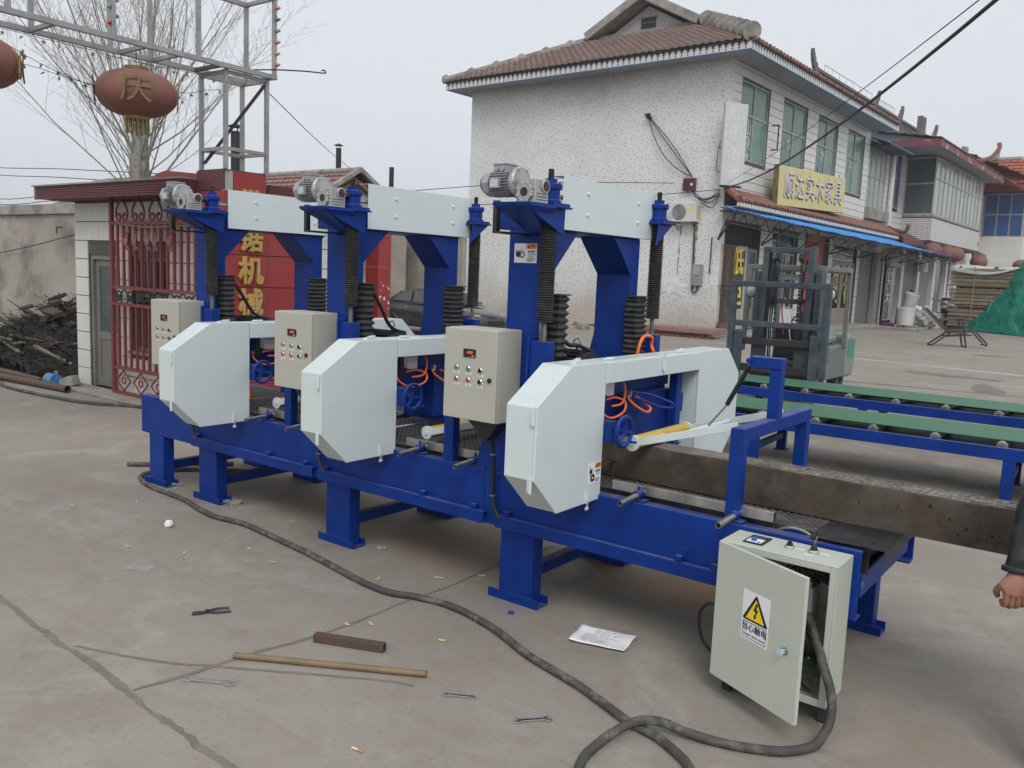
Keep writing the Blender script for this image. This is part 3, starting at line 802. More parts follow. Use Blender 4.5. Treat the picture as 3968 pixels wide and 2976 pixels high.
    # blade guide block, handwheel, lower guides
    ga = MB(); ga.box(-2.30, -2.155, 3.742, 3.80, 1.005, 1.115); ga.box(-2.36, -2.30, 3.75, 3.95, 1.02, 1.10); gao = ga.build('guide_arm', BLUE, t, bevel=.003)
    wv = MB()
    wc = (-2.10, 3.775, 1.07)
    wv.torus(wc, .076, .0115, 'x', 32, 10)
    wv.cyl((-2.16, wc[1], wc[2]), (-2.09, wc[1], wc[2]), .018, 16)
    for a in (90, 210, 330):
        wv.tube([(-2.098, wc[1], wc[2]), (-2.10, wc[1] + .075 * math.cos(R(a + 20)), wc[2] + .075 * math.sin(R(a + 20)))], .008, 8)
    wv.cyl((-2.10, wc[1] + .06, wc[2] - .06), (-2.06, wc[1] + .06, wc[2] - .06), .007, 8)
    wv.build('handwheel', BLUE, t, smooth=True)
    # blade
    bl = MB(); bl.box(-2.325, -2.295, 3.74, 4.86, .8425, .8437); bl.build('saw_blade', CHROME, t)
    gd = MB(); gd.box(-2.345, -2.275, 3.75, 3.815, .835, .93); gd.build('blade_guide', DKSTEEL, gao, bevel=.003)
    gd = MB(); gd.box(-2.28, -2.262, 3.752, 3.80, .85, .94); gd.build('orange_block', ORANGE, gao, bevel=.002)
    # solenoid valve, junction box, hoses
    sv = MB(); sv.cyl((-2.33, 3.90, 1.22), (-2.33, 3.90, 1.30), .02, 12); sv.box(-2.355, -2.305, 3.87, 3.93, 1.17, 1.22); svo = sv.build('solenoid_valve', BLACK, t, smooth=True)
    sv = MB(); sv.box(-2.35, -2.31, 3.875, 3.925, 1.172, 1.205); sv.cyl((-2.33, 3.85, 1.188), (-2.33, 3.95, 1.188), .013, 12); sv.build('valve_body', CHROME, svo, bevel=.002)
    jb = MB(); jb.box(-2.395, -2.335, 3.965, 4.06, 1.205, 1.29); jb.build('junction_box', PAPER, t, bevel=.003)
    def hose(pts, r, m, nm='hose', n=8): 
        q = MB(); q.tube(smooth_path(pts, 7), r, n); return q.build(nm, m, t, smooth=True)
    hose([(-2.33, 3.955, 1.188), (-2.30, 4.02, 1.20), (-2.28, 4.09, 1.17), (-2.27, 4.06, 1.12), (-2.27, 3.93, 1.10), (-2.28, 3.84, 1.14), (-2.33, 3.855, 1.186)], .0065, ORANGE, 'orange_hose')
    hose([(-2.31, 4.09, 1.306), (-2.29, 4.10, 1.24), (-2.28, 4.06, 1.17), (-2.285, 3.96, 1.16)], .0065, ORANGE, 'orange_hose')
    hose([(-2.33, 4.18, 1.20), (-2.29, 4.20, 1.15), (-2.25, 4.28, 1.10), (-2.25, 4.33, 1.12), (-2.30, 4.24, 1.19)], .007, ORANGE, 'orange_hose')
    va = MB(); va.cyl((-2.35, 4.19, 1.21), (-2.30, 4.19, 1.21), .014, 12); va.cyl((-2.315, 4.17, 1.19), (-2.315, 4.21, 1.19), .008, 8); va.build('coolant_valve', CHROME, t, smooth=True)
    if k < 2:
        hose([(-2.31, 4.20, 1.215), (-2.25, 4.30, 1.20), (-2.20, 4.42, 1.16), (-2.19, 4.50, 1.13), (-2.20, 4.49, 1.11), (-2.23, 4.38, 1.125), (-2.27, 4.27, 1.165), (-2.30, 4.21, 1.185)], .0075, BLUEHOSE, 'coolant_hose')
    # band wheel motor behind the hood with an eye bolt, hoses to it
    mt = MB()
    mt.lathe([(.0, -.60), (.105, -.60), (.11, -.58), (.11, -.30), (.12, -.28), (.12, -.26), (.0, -.26)], (-2.25, 4.08, 1.305), 'x', 24)
    for i in range(26):
        a = 2 * PI * i / 26
        d = Vector((0, math.cos(a), math.sin(a))); e = Vector((0, -math.sin(a), math.cos(a)))
        mt.obox(Vector((-2.69, 4.08, 1.305)) + d * .118, (.13, 0, 0), d * .012, e * .002)
    mo = mt.build('saw_motor', DKSTEEL, t, smooth=True)
    eb = MB(); eb.torus((-2.62, 4.10, 1.475), .022, .0055, 'y', 16, 8); eb.cyl((-2.62, 4.10, 1.42), (-2.62, 4.10, 1.455), .008, 8); eb.build('eye_bolt', CHROME, mo, smooth=True)
    hose([(-2.54, 3.84, 1.70 if k else 1.50), (-2.56, 3.93, 1.60 if k else 1.47), (-2.58, 4.05, 1.46), (-2.55, 4.16, 1.42)], .012, BLACK, 'black_conduit')
    if k == 0:
        hose([(-2.50, 4.58, 1.30), (-2.49, 4.60, 1.44), (-2.48, 4.64, 1.50), (-2.47, 4.72, 1.49), (-2.48, 4.74, 1.44), (-2.45, 4.72, 1.40)], .0105, ORANGE, 'orange_hose')
    # conveyor table: belt, timber rails, screws, hold-down roller
    x0, x1 = xl + .05, (-1.12 if k == 0 else xr - .06)
    bt = MB(); bt.box(x0, x1, 3.83, 4.68, .72, .744); bto = bt.build('conveyor_belt', BELTBLK, t)
    if True:
        nb = MB()
        i = 0
        xx = x0 + .02
        while xx < x1 - .01:
            for j in range(20):
                yy = 3.85 + j * .042 + (.021 if i % 2 else 0)
                if yy < 4.66:
                    nb._add([(xx - .016, yy, .744), (xx, yy - .007, .744), (xx + .016, yy, .744), (xx, yy + .007, .744), (xx, yy, .7505)], [(0, 1, 4), (1, 2, 4), (2, 3, 4), (3, 0, 4)])
            xx += .019; i += 1
        nbo = nb.build('belt_cleats', BELTBLK, bto, kind='stuff')
    for (ry, s) in ((3.80, 1), (4.70, -1)):
        rl = MB(); rl.box(-2.16, -1.30 if k == 0 else -1.38, ry - .014, ry + .014, .757, .807); rl.build('timber_rail', STEEL, t, bevel=.003)
    hol = MB(); hol.box(-1.3, -1.2985, 3.79, 3.81, .763, .801)
    if k == 0: hol.build('rail_opening', BLACK, t)
    fl = MB(); fl.box(xl, xr, 3.84, 3.85, .60, .715); fl.box(xl, xr, 4.66, 4.67, .60, .715); fl.build('belt_side_plate', DKSTEEL, t)
    for sx in ((-1.98, -1.47) if k == 0 else (-2.00, -1.56)):
        ro = MB(); ro.tube([(sx, 3.56, .757), (sx + .005, 3.79, .775)], .0145, 14, cap=False); ro.tube([(sx, 3.56, .757), (sx + .005, 3.79, .775)], .0115, 14, cap=False); ro.tube([(sx, 3.5605, .757), (sx, 3.5605 + .0001, .757)], .0145, 14, cap=False, rs=[.0145, .0115])
        roo = ro.build('adjusting_rod', STEEL, t, smooth=True)
        cl = MB(); cl.cyl((sx, 3.72, .769), (sx, 3.775, .774), .022, 12); cl.box(sx - .045, sx + .045, 3.725, 3.785, .734, .744); cl.box(sx - .008, sx + .008, 3.735, 3.76, .744, .76); cl.cyl((sx, 3.745, .79), (sx, 3.745, .812), .008, 8); cl.build('rod_clamp', BLUE, roo, bevel=.002)
    y0, y1 = (3.87, 4.49)
    if k == 0:
        rx_, rz_ = -2.10, .998
        px, pz = -1.535, 1.168
    else:
        rx_, rz_ = -2.06, .84
        px, pz = -1.66, .95
    ry_ = MB(); ry_.cyl((rx_, y0 + .012, rz_), (rx_, y1 - .012, rz_), .036, 20); yr = ry_.build('hold_down_roller', YELLOW, t, smooth=True)
    ar = MB()
    for yy in (y0, y1):
        ar.bar((rx_, yy, rz_), (px, yy, pz), .008, .040)
    ar.cyl((rx_ + .26, y0, rz_ + .078), (rx_ + .26, y1, rz_ + .078), .016, 12)
    aro = ar.build('roller_arm', WHITED, t, bevel=.002)
    for yy in (y0, y1):
        dc = MB(); dc.cyl((rx_, yy - .006, rz_), (rx_, yy + .010, rz_), .042, 22); dc.cyl((rx_, yy - .014, rz_), (rx_, yy - .006, rz_), .014, 6); dc.build('end_disc', WHITED, aro, smooth=True)
    # control box on its post
    po = MB(); po.box(-3.292, -3.217, 3.735, 3.795, .7335, 1.25); po.box(-3.217, -3.0, 3.737, 3.792, 1.12, 1.18); po.build('control_post', BLUE, t, bevel=.004)
    bx0, bx1, bz0, bz1 = -3.095, -2.73, 1.047, 1.547
    b = MB(); b.box(bx0 + .004, bx1 - .001, 3.523, 3.719, bz0, bz1); cb = b.build('control_box', BOXG, t, bevel=.006, seg=3)
    b = MB(); b.box(bx0, bx1, 3.50, 3.5215, bz0 + .004, bz1 - .003); cd = b.build('control_box_door', BOXG, t, bevel=.005, seg=3)
    b = MB(); b.box(bx0 + .018, bx1 - .004, 3.5205, 3.5235, bz0 + .01, bz1 - .012); b.build('door_seal', BLACK, cd)
    YD = 3.50
    s = MB(); s.box(-2.957, -2.872, YD - .006, YD, 1.392, 1.437); do = s.build('display', BLACK, cd, bevel=.002)
    text_mesh('digits', '-2020' if k == 0 else '-4020' if k == 1 else '-20', .019, DISPLAY, do, (-2.912, YD - .0065, 1.418), (1, 0, 0), (0, 0, 1), .0002)
    s = MB(); s.box(-2.898, -2.878, YD - .0068, YD - .0062, 1.397, 1.403); s.build('display_key', ORANGEP, do)
    def knob(x, zz, m, kind):
        q = MB(); q.lathe([(.0, 0), (.0145, 0), (.0145, -.006), (.0115, -.009), (.0115, -.003)], (x, YD, zz), 'y', 18); ko = q.build('button_ring', CHROME, cd, smooth=True)
        q = MB()
        if kind == 'push': q.lathe([(.0105, -.004), (.0105, -.011), (.0, -.012)], (x, YD, zz), 'y', 16)
        else:
            q.lathe([(.0105, -.004), (.0105, -.010), (.0, -.0105)], (x, YD, zz), 'y', 16); q.box(x - .003, x + .003, YD - .020, YD - .010, zz - .0095, zz + .0095)
        q.build('button', m, ko, smooth=False)
        p = MB(); p.box(x - .020, x + .020, YD - .0006, YD, zz - .033, zz - .021); pp = p.build('name_plate', PAPER, cd)
        p = MB(); p.box(x - .011, x + .012, YD - .0009, YD - .0007, zz - .0285, zz - .0255); p.build('print', INK, pp)
    for x_, zt_, zb_ in ((-3.003, 1.333, 1.270), (-2.920, 1.331, 1.270), (-2.836, 1.328, 1.267)):
        for zz, m_ in ((zt_, GREENB), (zb_, REDB)):
            if x_ > -2.85: knob(x_, zz, BLACK, 'sel')
            else: knob(x_, zz, m_, 'push')
    lk = MB(); lk.cyl((-2.772, YD, 1.28), (-2.772, YD - .008, 1.28), .013, 14); lo_ = lk.build('lock', BLACK, cd, smooth=True)
    lk = MB(); lk.cyl((-2.772, YD - .008, 1.28), (-2.775, YD - .04, 1.279), .0025, 6); lk.torus((-2.778, YD - .045, 1.262), .012, .0012, 'x', 12, 5); lk.build('key', CHROME, lo_)
    cb2 = MB(); cb2.prism([(-2.98, 1.046), (-2.75, 1.046), (-2.80, .97), (-2.84, .93), (-2.88, .96)], 'y', 3.56, 3.66); cb2.build('cable_gland', BLACK, t, bevel=.01)
    hose([(-2.85, 3.62, .96), (-2.855, 3.66, .85), (-2.87, 3.69, .70), (-2.875, 3.695, .60), (-2.85, 3.695, .52), (-2.815, 3.695, .475)], .0125, BLACK, 'control_cable', 10)
    for zz in (.845, .60):
        q = MB(); q.torus((-2.857 if zz > .7 else -2.875, 3.662 if zz > .7 else 3.695, zz), .0145, .003, 'z', 14, 6); q.build('cable_tie', BLUESH, t)
    if k == 0:
        infeed(t)
    return t

def infeed(t):
    """guard frame, gas strut, end plate and belt drum on the infeed end of the nearest saw"""
    f = MB()
    f.box(-1.521, -1.456, 3.745, 3.81, .7335, 1.112); p1 = f.build('guard_post', BLUE, t, bevel=.004)
    f = MB(); f.box(-1.521, -1.456, 4.655, 4.72, .7335, 1.112); f.build('guard_post', BLUE, t, bevel=.004)
    f = MB(); f.box(-1.521, -1.456, 3.745, 4.72, 1.1125, 1.178); f.build('guard_bar', BLUE, t, bevel=.004)
    f = MB(); f.box(-1.512, -1.452, 4.17, 4.23, 1.1785, 1.425); f.build('strut_post', BLUE, t, bevel=.004)
    f = MB(); f.box(-1.62, -1.45, 4.165, 4.235, 1.4255, 1.482); f.build('strut_arm', BLUE, t, bevel=.004)
    s = MB(); s.cyl((-1.63, 4.2, 1.43), (-1.736, 4.2, 1.214), .0125, 14); so = s.build('gas_strut', BLACK, t, smooth=True)
    s = MB(); s.cyl((-1.736, 4.2, 1.214), (-1.83, 4.2, 1.09), .0055, 10); s.cyl((-1.615, 4.2, 1.458), (-1.63, 4.2, 1.43), .008, 8); s.build('strut_rod', CHROME, so, smooth=True)
    s = MB(); s.cyl((-1.618, 4.15, 1.46), (-1.618, 4.25, 1.46), .014, 12); s.build('strut_pin', BLUE, so, smooth=True)
    e = MB(); e.prism([(-1.115, .752), (-.798, .757), (-.793, .752), (-.793, .70), (-.798, .70), (-.800, .748), (-1.115, .746)], 'y', 3.735, 4.66); ep = e.build('end_plate', DKSTEEL, t, bevel=.001)
    b = MB()
    for yy in (3.80, 4.0, 4.3, 4.55):
        b.lathe([(.0, .763), (.008, .761), (.009, .752)], (-1.06, yy, 0), 'z', 8)
        b.lathe([(.0, .766), (.008, .764), (.009, .755)], (-.86, yy, 0), 'z', 8)
    b.build('plate_bolt', DKSTEEL, ep, smooth=True)
    d = MB(); d.lathe([(.0, 0), (.15, 0), (.15, .012), (.142, .014), (.138, .0135), (.0, .012)], (-1.20, 3.80, .60), 'y', 40); d.cyl((-1.20, 3.815, .60), (-1.20, 4.68, .60), .12, 32)
    dr = d.build('belt_drum', BLUE, t, smooth=True)
    d = MB(); d.torus((-1.20, 3.80, .60), .15, .006, 'y', 48, 6); d.build('drum_rim', STEEL, dr, smooth=True)
    c = MB(); c.box(-.945, -.895, 3.80, 4.69, .50, .60); c.build('end_cross_member', BLUE, t, bevel=.004)
    c = MB(); c.box(-.895, -.8945, 3.806, 3.83, .545, .57); c.build('paint_chip', mat('cyan_label', (.02, .35, .5), .5), t)
    for (xx, zz) in ((-1.73, .535),):
        q = MB(); q.box(xx, xx + .05, 3.713, 3.7195, .50, .56); q.cyl((xx + .025, 3.708, .535), (xx + .025, 3.713, .535), .009, 8); q.build('fixing_lug', BLUE, t, bevel=.002)

make_unit(0, 'nearest band saw, warning label on its column and timber going through', -2.955, -0.885)
make_unit(1, 'middle band saw of the three in the row', -4.443, -2.957)
make_unit(2, 'farthest band saw, in front of the red gold-lettered pillar', -6.62, -4.445)
zero()
# ---------------------------------------------------------------- timber on the infeed table
def timber():
    zero()
    rnd = random.Random(5)
    n = 60
    xs = [-2.42 + 3.25 * i / n for i in range(n + 1)]
    sec = [(4.062, .7535), (4.060, .80), (4.063, .87), (4.061, .944), (4.067, .951), (4.12, .953), (4.18, .952), (4.228, .951), (4.233, .944), (4.232, .85), (4.231, .757), (4.225, .7535)]
    vs = []; fs = []; k = len(sec)
    mi = []
    for i, x in enumerate(xs):
        for (y, z_) in sec:
            a = .0022 if z_ > .76 else .0005
            vs.append((x, y + rnd.uniform(-a, a) + .002 * math.sin(x * 2.1), z_ + rnd.uniform(-a, a) * .7))
    b = MB(); b.v = vs
    for i in range(n):
        for j in range(k):
            j2 = (j + 1) % k
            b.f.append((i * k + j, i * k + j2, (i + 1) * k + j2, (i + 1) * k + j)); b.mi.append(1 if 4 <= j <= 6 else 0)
    b.f += [tuple(range(k)), tuple(range(n * k, n * k + k))]; b.mi += [0, 0]
    top = mat('skylit_weathered_top', (0.12, 0.10, 0.08), rough=0.7, col2=(0.25, 0.235, 0.21), vscale=4, bump=0.5, bscale=30, dirt=(0.10, 0.08, 0.06), dscale=2.2, dlo=0.48, dhi=0.72)  # weathered top face, with grazing sky reflection painted in as a paler colour
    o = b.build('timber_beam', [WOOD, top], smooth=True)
    tag(o, 'long dark weathered squared timber lying on the saw infeed table', 'timber')
    HO = mat('nail_hole_dark', (.008, .006, .005), .9)
    for (x, z_, r) in [(-.62, .86, .004), (-.55, .83, .005), (-.50, .865, .003), (-.45, .82, .004), (-.58, .80, .004), (-.66, .84, .003), (-.47, .80, .003), (-.83, .88, .003), (-1.0, .86, .003), (-.7, .905, .006)]:
        q = MB()
        q.lathe([(.0, .002), (r, .001), (r * 1.3, -.0035)], (x, 4.061 + .002 * math.sin(x * 2.1), z_), 'y', 9)
        q.build('nail_hole', HO, o)
    rr = random.Random(9)
    gv = MB()
    xx = -1.5
    while xx < .7:
        yy = 4.075 + rr.uniform(0, .02)
        while yy < 4.22:
            gv.obox((xx + rr.uniform(-.01, .01), yy, .9535), (.011, .003, 0), (-.001, .0035, 0), (0, 0, .0008))
            yy += rr.uniform(.018, .028)
        xx += .031
    gv.build('saw_tooth_marks', mat('timber_mark_dark', (.14, .125, .105), .85, var=.3), o, kind='stuff')
timber()

# ---------------------------------------------------------------- floor cabinet with its door ajar
def floor_cabinet():
    global OFF
    t = thing('electrical_cabinet', 'grey floor cabinet with a shock warning sticker on its open door', 'cabinet', (-1.17, 3.60, 0))
    x0, x1, y0, y1, z0, z1 = -1.427, -.915, 3.49, 3.71, .10, .715
    th = .006
    b = MB()
    b.box(x0, x1, y1 - th, y1, z0, z1)
    b.box(x0, x0 + th, y0, y1 - th, z0, z1); b.box(x1 - th, x1, y0, y1 - th, z0, z1)
    b.box(x0 + th, x1 - th, y0, y1 - th, z1 - th, z1); b.box(x0 + th, x1 - th, y0, y1 - th, z0, z0 + th)
    lip = .032
    b.box(x1 - lip, x1 - th, y0 + .001, y0 + .006, z0 + th, z1 - th); b.box(x0 + th, x0 + lip, y0 + .001, y0 + .006, z0 + th, z1 - th)
    b.box(x0 + lip, x1 - lip, y0 + .001, y0 + .006, z1 - lip, z1 - th); b.box(x0 + lip, x1 - lip, y0 + .001, y0 + .006, z0 + th, z0 + lip)
    body = b.build('cabinet_body', BOXG2, t, bevel=.003)
    ft = MB(); ft.box(x0 + .03, x0 + .07, y0 + .07, y1 - .01, 0, z0 - .0005); ft.build('foot', DKSTEEL, t, bevel=.003)
    ft = MB(); ft.box(x1 - .05, x1 - .012, y0 + .07, y1 - .01, 0, z0 - .0005); ft.build('foot', DKSTEEL, t, bevel=.003)
    # door, swung out about its left edge
    a = R(-25)
    u = Vector((math.cos(a), math.sin(a), 0)); nn = Vector((math.sin(a), -math.cos(a), 0))
    hp = Vector((x0 + .004, y0 - .004, 0))
    W = .500
    d = MB(); d.obox(hp + u * W / 2 + nn * .006 + Vector((0, 0, (z0 + z1) / 2)), u * W / 2, nn * .001, Vector((0, 0, (z1 - z0) / 2)))
    for (p, hu, hz_) in ((hp + u * .003, .003, (z1 - z0) / 2), (hp + u * (W - .003), .003, (z1 - z0) / 2)):
        d.obox(p - nn * .004 + Vector((0, 0, (z0 + z1) / 2)), u * hu, nn * .0088, Vector((0, 0, hz_)))
    for zz in (z0 + .003, z1 - .003):
        d.obox(hp + u * W / 2 - nn * .004 + Vector((0, 0, zz)), u * (W / 2 - .006), nn * .0088, Vector((0, 0, .003)))
    door = d.build('cabinet_door', BOXG2, t, bevel=.002)
    # shock warning sticker
    so = hp + u * .172 + nn * .0073 + Vector((0, 0, .345))
    sw, sh = .155, .215
    up = Vector((0, 0, 1))
    s = MB(); s.obox(so + u * sw / 2 + up * sh / 2, u * sw / 2, up * sh / 2, nn * .0004); st = s.build('warning_sticker', PAPER, door)
    def poly(pts, m, lift, nm):
        q = MB(); q._add([so + u * (x * sw) + up * (y * sh) + nn * lift for x, y in pts], [tuple(range(len(pts)))]); return q.build(nm, m, st)
    poly([(.07, .40), (.93, .40), (.96, .43), (.53, .945), (.47, .945), (.04, .43)], INK, .001, 'triangle_border')
    poly([(.155, .44), (.845, .44), (.5, .875)], YELP, .0015, 'triangle')
    poly([(.50, .80), (.58, .80), (.53, .68), (.60, .68), (.52, .55), (.56, .55), (.475, .465), (.44, .555), (.48, .555), (.50, .63), (.42, .63)], INK, .002, 'lightning_bolt')
    fr = MB()
    for (a0, a1, b0, b1) in ((.06, .94, .04, .052), (.06, .94, .358, .37), (.06, .074, .052, .358), (.926, .94, .052, .358)):
        fr.obox(so + u * ((a0 + a1) / 2 * sw) + up * ((b0 + b1) / 2 * sh) + nn * .001, u * ((a1 - a0) / 2 * sw), up * ((b1 - b0) / 2 * sh), nn * .0002)
    fr.build('text_frame', INK, st)
    text_mesh('warning_text', '当心触电', .036, INK, st, so + u * (sw * .5) + up * (sh * .255) + nn * .0012, u, up, .0002, weight=.0006)
    text_mesh('warning_text', 'Danger! electric shock', .0155, INK, st, so + u * (sw * .5) + up * (sh * .115) + nn * .0012, u, up, .0002, sx=.86)
    lk = MB(); c = hp + u * .425 + nn * .007 + up * .384
    lk.tube([c, c + nn * .005], .015, 18); lko = lk.build('lock', STEEL, door, smooth=True)
    lk = MB(); lk.obox(c + nn * .014, u * .003, up * .009, nn * .012); lk.obox(c + nn * .03, u * .012, up * .009, nn * .0015); lk.build('key', mat('clear_blue_key', (.45, .62, .7), .25), lko)
    # fittings inside
    pl = MB(); pl.box(x0 + .03, x1 - .03, y1 - .016, y1 - .012, z0 + .03, z1 - .04); plo = pl.build('mounting_plate', STEEL, t)
    DG = mat('grey_breaker', (.30, .32, .33), .45)
    q = MB(); q.box(-1.16, -1.04, 3.60, 3.69, .40, .56); q.build('circuit_breaker', DG, plo, bevel=.004)
    q = MB(); q.box(-1.135, -1.065, 3.585, 3.5995, .45, .52); q.build('breaker_face', BLACK, plo, bevel=.003)
    for i in range(3):
        q = MB(); q.box(-1.155 + i * .04, -1.13 + i * .04, 3.605, 3.64, .5605, .585); q.build('breaker_clip', CHROME, plo, bevel=.002)
    for i in range(7):
        q = MB(); q.box(-1.35 + i * .048, -1.306 + i * .048, 3.63, 3.69, .20, .235); q.build('terminal_block', GREENB if i % 2 else mat('dark_green_terminal', (.01, .12, .05), .4), plo, bevel=.002)
        q = MB(); q.cyl((-1.33 + i * .048, 3.632, .236), (-1.33 + i * .048, 3.632, .245), .007, 8); q.build('terminal_screw', CHROME, plo)
    rr = random.Random(2)
    for i in range(16):
        xx = -1.33 + i * .024
        q = MB(); q.tube(smooth_path([(xx, 3.65, .236), (xx + rr.uniform(-.01, .01), 3.62, .30), (xx * .4 - 1.1 * .6 + rr.uniform(-.04, .04), 3.60, .36), (-1.1 + rr.uniform(-.04, .04), 3.63, .40)], 4), .0035, 6); q.build('wire', BLACK, plo, smooth=True)
    for i in range(7):
        q = MB(); q.tube(smooth_path([(-1.15 + i * .018, 3.63, .57), (-1.16 + i * .02, 3.58 + rr.uniform(-.02, .02), .63), (-1.12 + rr.uniform(-.05, .09), 3.60, .665), (-1.03 + rr.uniform(-.02, .07), 3.65, .60 + rr.uniform(-.05, .03))], 5), .0065, 7); q.build('wire', BLACK, plo, smooth=True)
    for i in range(6):
        q = MB(); q.tube(smooth_path([(-1.3 + i * .055, 3.66, .198), (-1.28 + i * .05, 3.62, .15), (-1.15 + i * .03, 3.60 - i * .008, .116 + .004 * i), (-1.0, 3.58, .12)], 5), .005, 6); q.build('wire', [BLACK, mat('grey_wire', (.2, .2, .2), .5)][i % 2], plo, smooth=True)
    # devices on the top panel
    zt = z1
    q = MB(); q.box(-1.345, -1.255, 3.54, 3.668, zt, zt + .006); pn = q.build('inverter_panel', BLACK, t, bevel=.003)
    q = MB(); q.box(-1.333, -1.267, 3.552, 3.61, zt + .006, zt + .0075); q.build('panel_keys', PAPER, pn)
    q = MB(); q.box(-1.328, -1.272, 3.618, 3.652, zt + .006, zt + .0075); q.build('panel_window', mat('dark_blue_window', (.01, .02, .05), .15), pn)
    q = MB(); q.cyl((-1.305, 3.575, zt + .0075), (-1.305, 3.575, zt + .02), .013, 16); q.build('panel_knob', mat('blue_knob', (.02, .13, .42), .35), pn, smooth=True)
    q = MB(); q.box(-1.285, -1.272, 3.556, 3.568, zt + .0076, zt + .009); q.build('panel_key', REDB, pn)
    q = MB(); q.lathe([(.021, zt), (.021, zt + .008), (.016, zt + .012), (.0, zt + .012)], (-1.157, 3.606, 0), 'z', 18); ko = q.build('selector_ring', CHROME, t, smooth=True)
    q = MB(); q.lathe([(.014, zt + .012), (.013, zt + .022), (.0, zt + .023)], (-1.157, 3.606, 0), 'z', 14); q.box(-1.162, -1.152, 3.594, 3.618, zt + .023, zt + .033); q.build('selector_knob', BLACK, ko)
    q = MB(); q.lathe([(.021, zt), (.021, zt + .010), (.016, zt + .014), (.0, zt + .014)], (-1.055, 3.613, 0), 'z', 18); ko = q.build('joystick_ring', CHROME, t, smooth=True)
    q = MB(); q.lathe([(.017, zt + .014), (.013, zt + .018), (.015, zt + .022), (.011, zt + .026), (.013, zt + .03), (.008, zt + .036), (.004, zt + .04)], (-1.055, 3.613, 0), 'z', 14); q.build('joystick_boot', BLACK, ko, smooth=True)
    q = MB(); q.cyl((-1.055, 3.613, zt + .038), (-1.045, 3.62, zt + .082), .0035, 8); q.build('joystick_stem', mat('brass_stem', (.35, .25, .1), .4, metal=.8), ko, smooth=True)
    q = MB(); q.lathe([(.0, zt + .092), (.008, zt + .09), (.0105, zt + .084), (.008, zt + .077), (.0, zt + .075)], (-1.043, 3.621, 0), 'z', 12); q.build('joystick_ball', BLACK, ko, smooth=True)
    for (xx, yy) in ((-1.117, 3.62), (-1.062, 3.572), (-1.012, 3.628)):
        q = MB(); q.box(xx - .02, xx + .02, yy - .005, yy + .005, zt, zt + .0006); q.build('name_plate', PAPER, t)
    zero()
floor_cabinet()

# ---------------------------------------------------------------- cables and pipes on the ground
def rope(name, pts, r, m, label, cat, k=6, n=10, jit=0.0, flat=1.0):
    zero()
    p = smooth_path(pts, k)
    if jit:
        rr = random.Random(3)
        p = [q + Vector((rr.uniform(-jit, jit), rr.uniform(-jit, jit), 0)) for q in p]
    b = MB(); b.tube(p, r, n, flat=flat)
    o = b.build(name, m, smooth=True)
    if label: tag(o, label, cat)
    return o
cr = .019
c2 = [(-1.05, 3.61, .44), (-1.005, 3.55, .40), (-.935, 3.46, .31), (-.885, 3.44, .20), (-.872, 3.41, .10), (-.89, 3.33, .035), (-.917, 3.29, cr), (-.983, 3.20, cr), (-1.091, 3.135, cr), (-1.212, 3.09, cr), (-1.341, 3.055, cr + .012), (-1.43, 3.02, cr + .034), (-1.50, 2.96, cr + .038), (-1.55, 2.86, cr + .018), (-1.569, 2.74, cr), (-1.555, 2.62, cr), (-1.49, 2.49, cr), (-1.38, 2.44, cr), (-1.26, 2.50, cr), (-1.19, 2.63, cr), (-1.18, 2.75, cr), (-1.20, 2.82, cr)]
c1 = [(-1.239, 2.868), (-1.302, 2.908), (-1.414, 2.961), (-1.539, 2.984), (-1.7, 3.042), (-1.879, 3.112), (-2.054, 3.159), (-2.243, 3.21), (-2.485, 3.314), (-2.641, 3.364), (-2.82, 3.403), (-2.993, 3.411), (-3.16, 3.376), (-3.314, 3.322), (-3.543, 3.333), (-3.832, 3.385), (-4.147, 3.442), (-4.344, 3.466), (-4.661, 3.506), (-4.986, 3.536), (-5.247, 3.50), (-5.513, 3.53), (-5.751, 3.587), (-6.016, 3.607), (-6.282, 3.62), (-6.532, 3.67), (-6.70, 3.76), (-6.76, 3.90), (-6.70, 4.08), (-6.50, 4.3), (-6.2, 4.5)]
rope('power_cable', c2 + [(x, y, cr) for x, y in c1], cr, CABLE, 'thick dusty black cable snaking from the floor cabinet along the saws', 'cable', k=6, n=12, jit=.0012)
rope('cable_end', [(-7.16, 3.89, .022), (-7.05, 3.99, .02), (-6.95, 4.12, .02), (-6.75, 4.4, .02), (-6.55, 4.55, .02)], .021, CABLE, 'short black cable end poking out behind the farthest saw leg', 'cable')
rope('cable_loop', [(-1.43, 3.60, .36), (-1.50, 3.60, .37), (-1.545, 3.60, .31), (-1.53, 3.60, .20), (-1.47, 3.60, .14), (-1.42, 3.61, .14)], .008, BLACK, 'thin black cable looping out of the floor cabinet side', 'cable')
rope('ground_hose', [(-14.5, 5.55, .02), (-13.09, 5.22, .02), (-12.51, 5.06, .02), (-11.773, 5.067, .02), (-11.046, 5.129, .02), (-10.477, 5.243, .02), (-9.95, 5.52, .02), (-9.3, 5.56, .02), (-8.6, 5.4, .02)], .024, CABLE, 'black hose lying across the ground below the red gate', 'hose')
zero()
b = MB(); b.tube([(-13.6, 5.30, .055), (-11.58, 5.47, .05)], .05, 16, cap=False); b.tube([(-13.6, 5.30, .055), (-11.58, 5.47, .05)], .043, 16, cap=False)
tag(b.build('steel_pipe', RUSTP, smooth=True), 'rusty steel pipe lying at the edge of the scrap heap', 'pipe')
b = MB(); b.tube([(-14.6, 5.62, .05), (-12.6, 5.58, .05)], .045, 14)
tag(b.build('steel_pipe', RUSTP, smooth=True), 'second rusty pipe behind, half under the scrap heap', 'pipe')

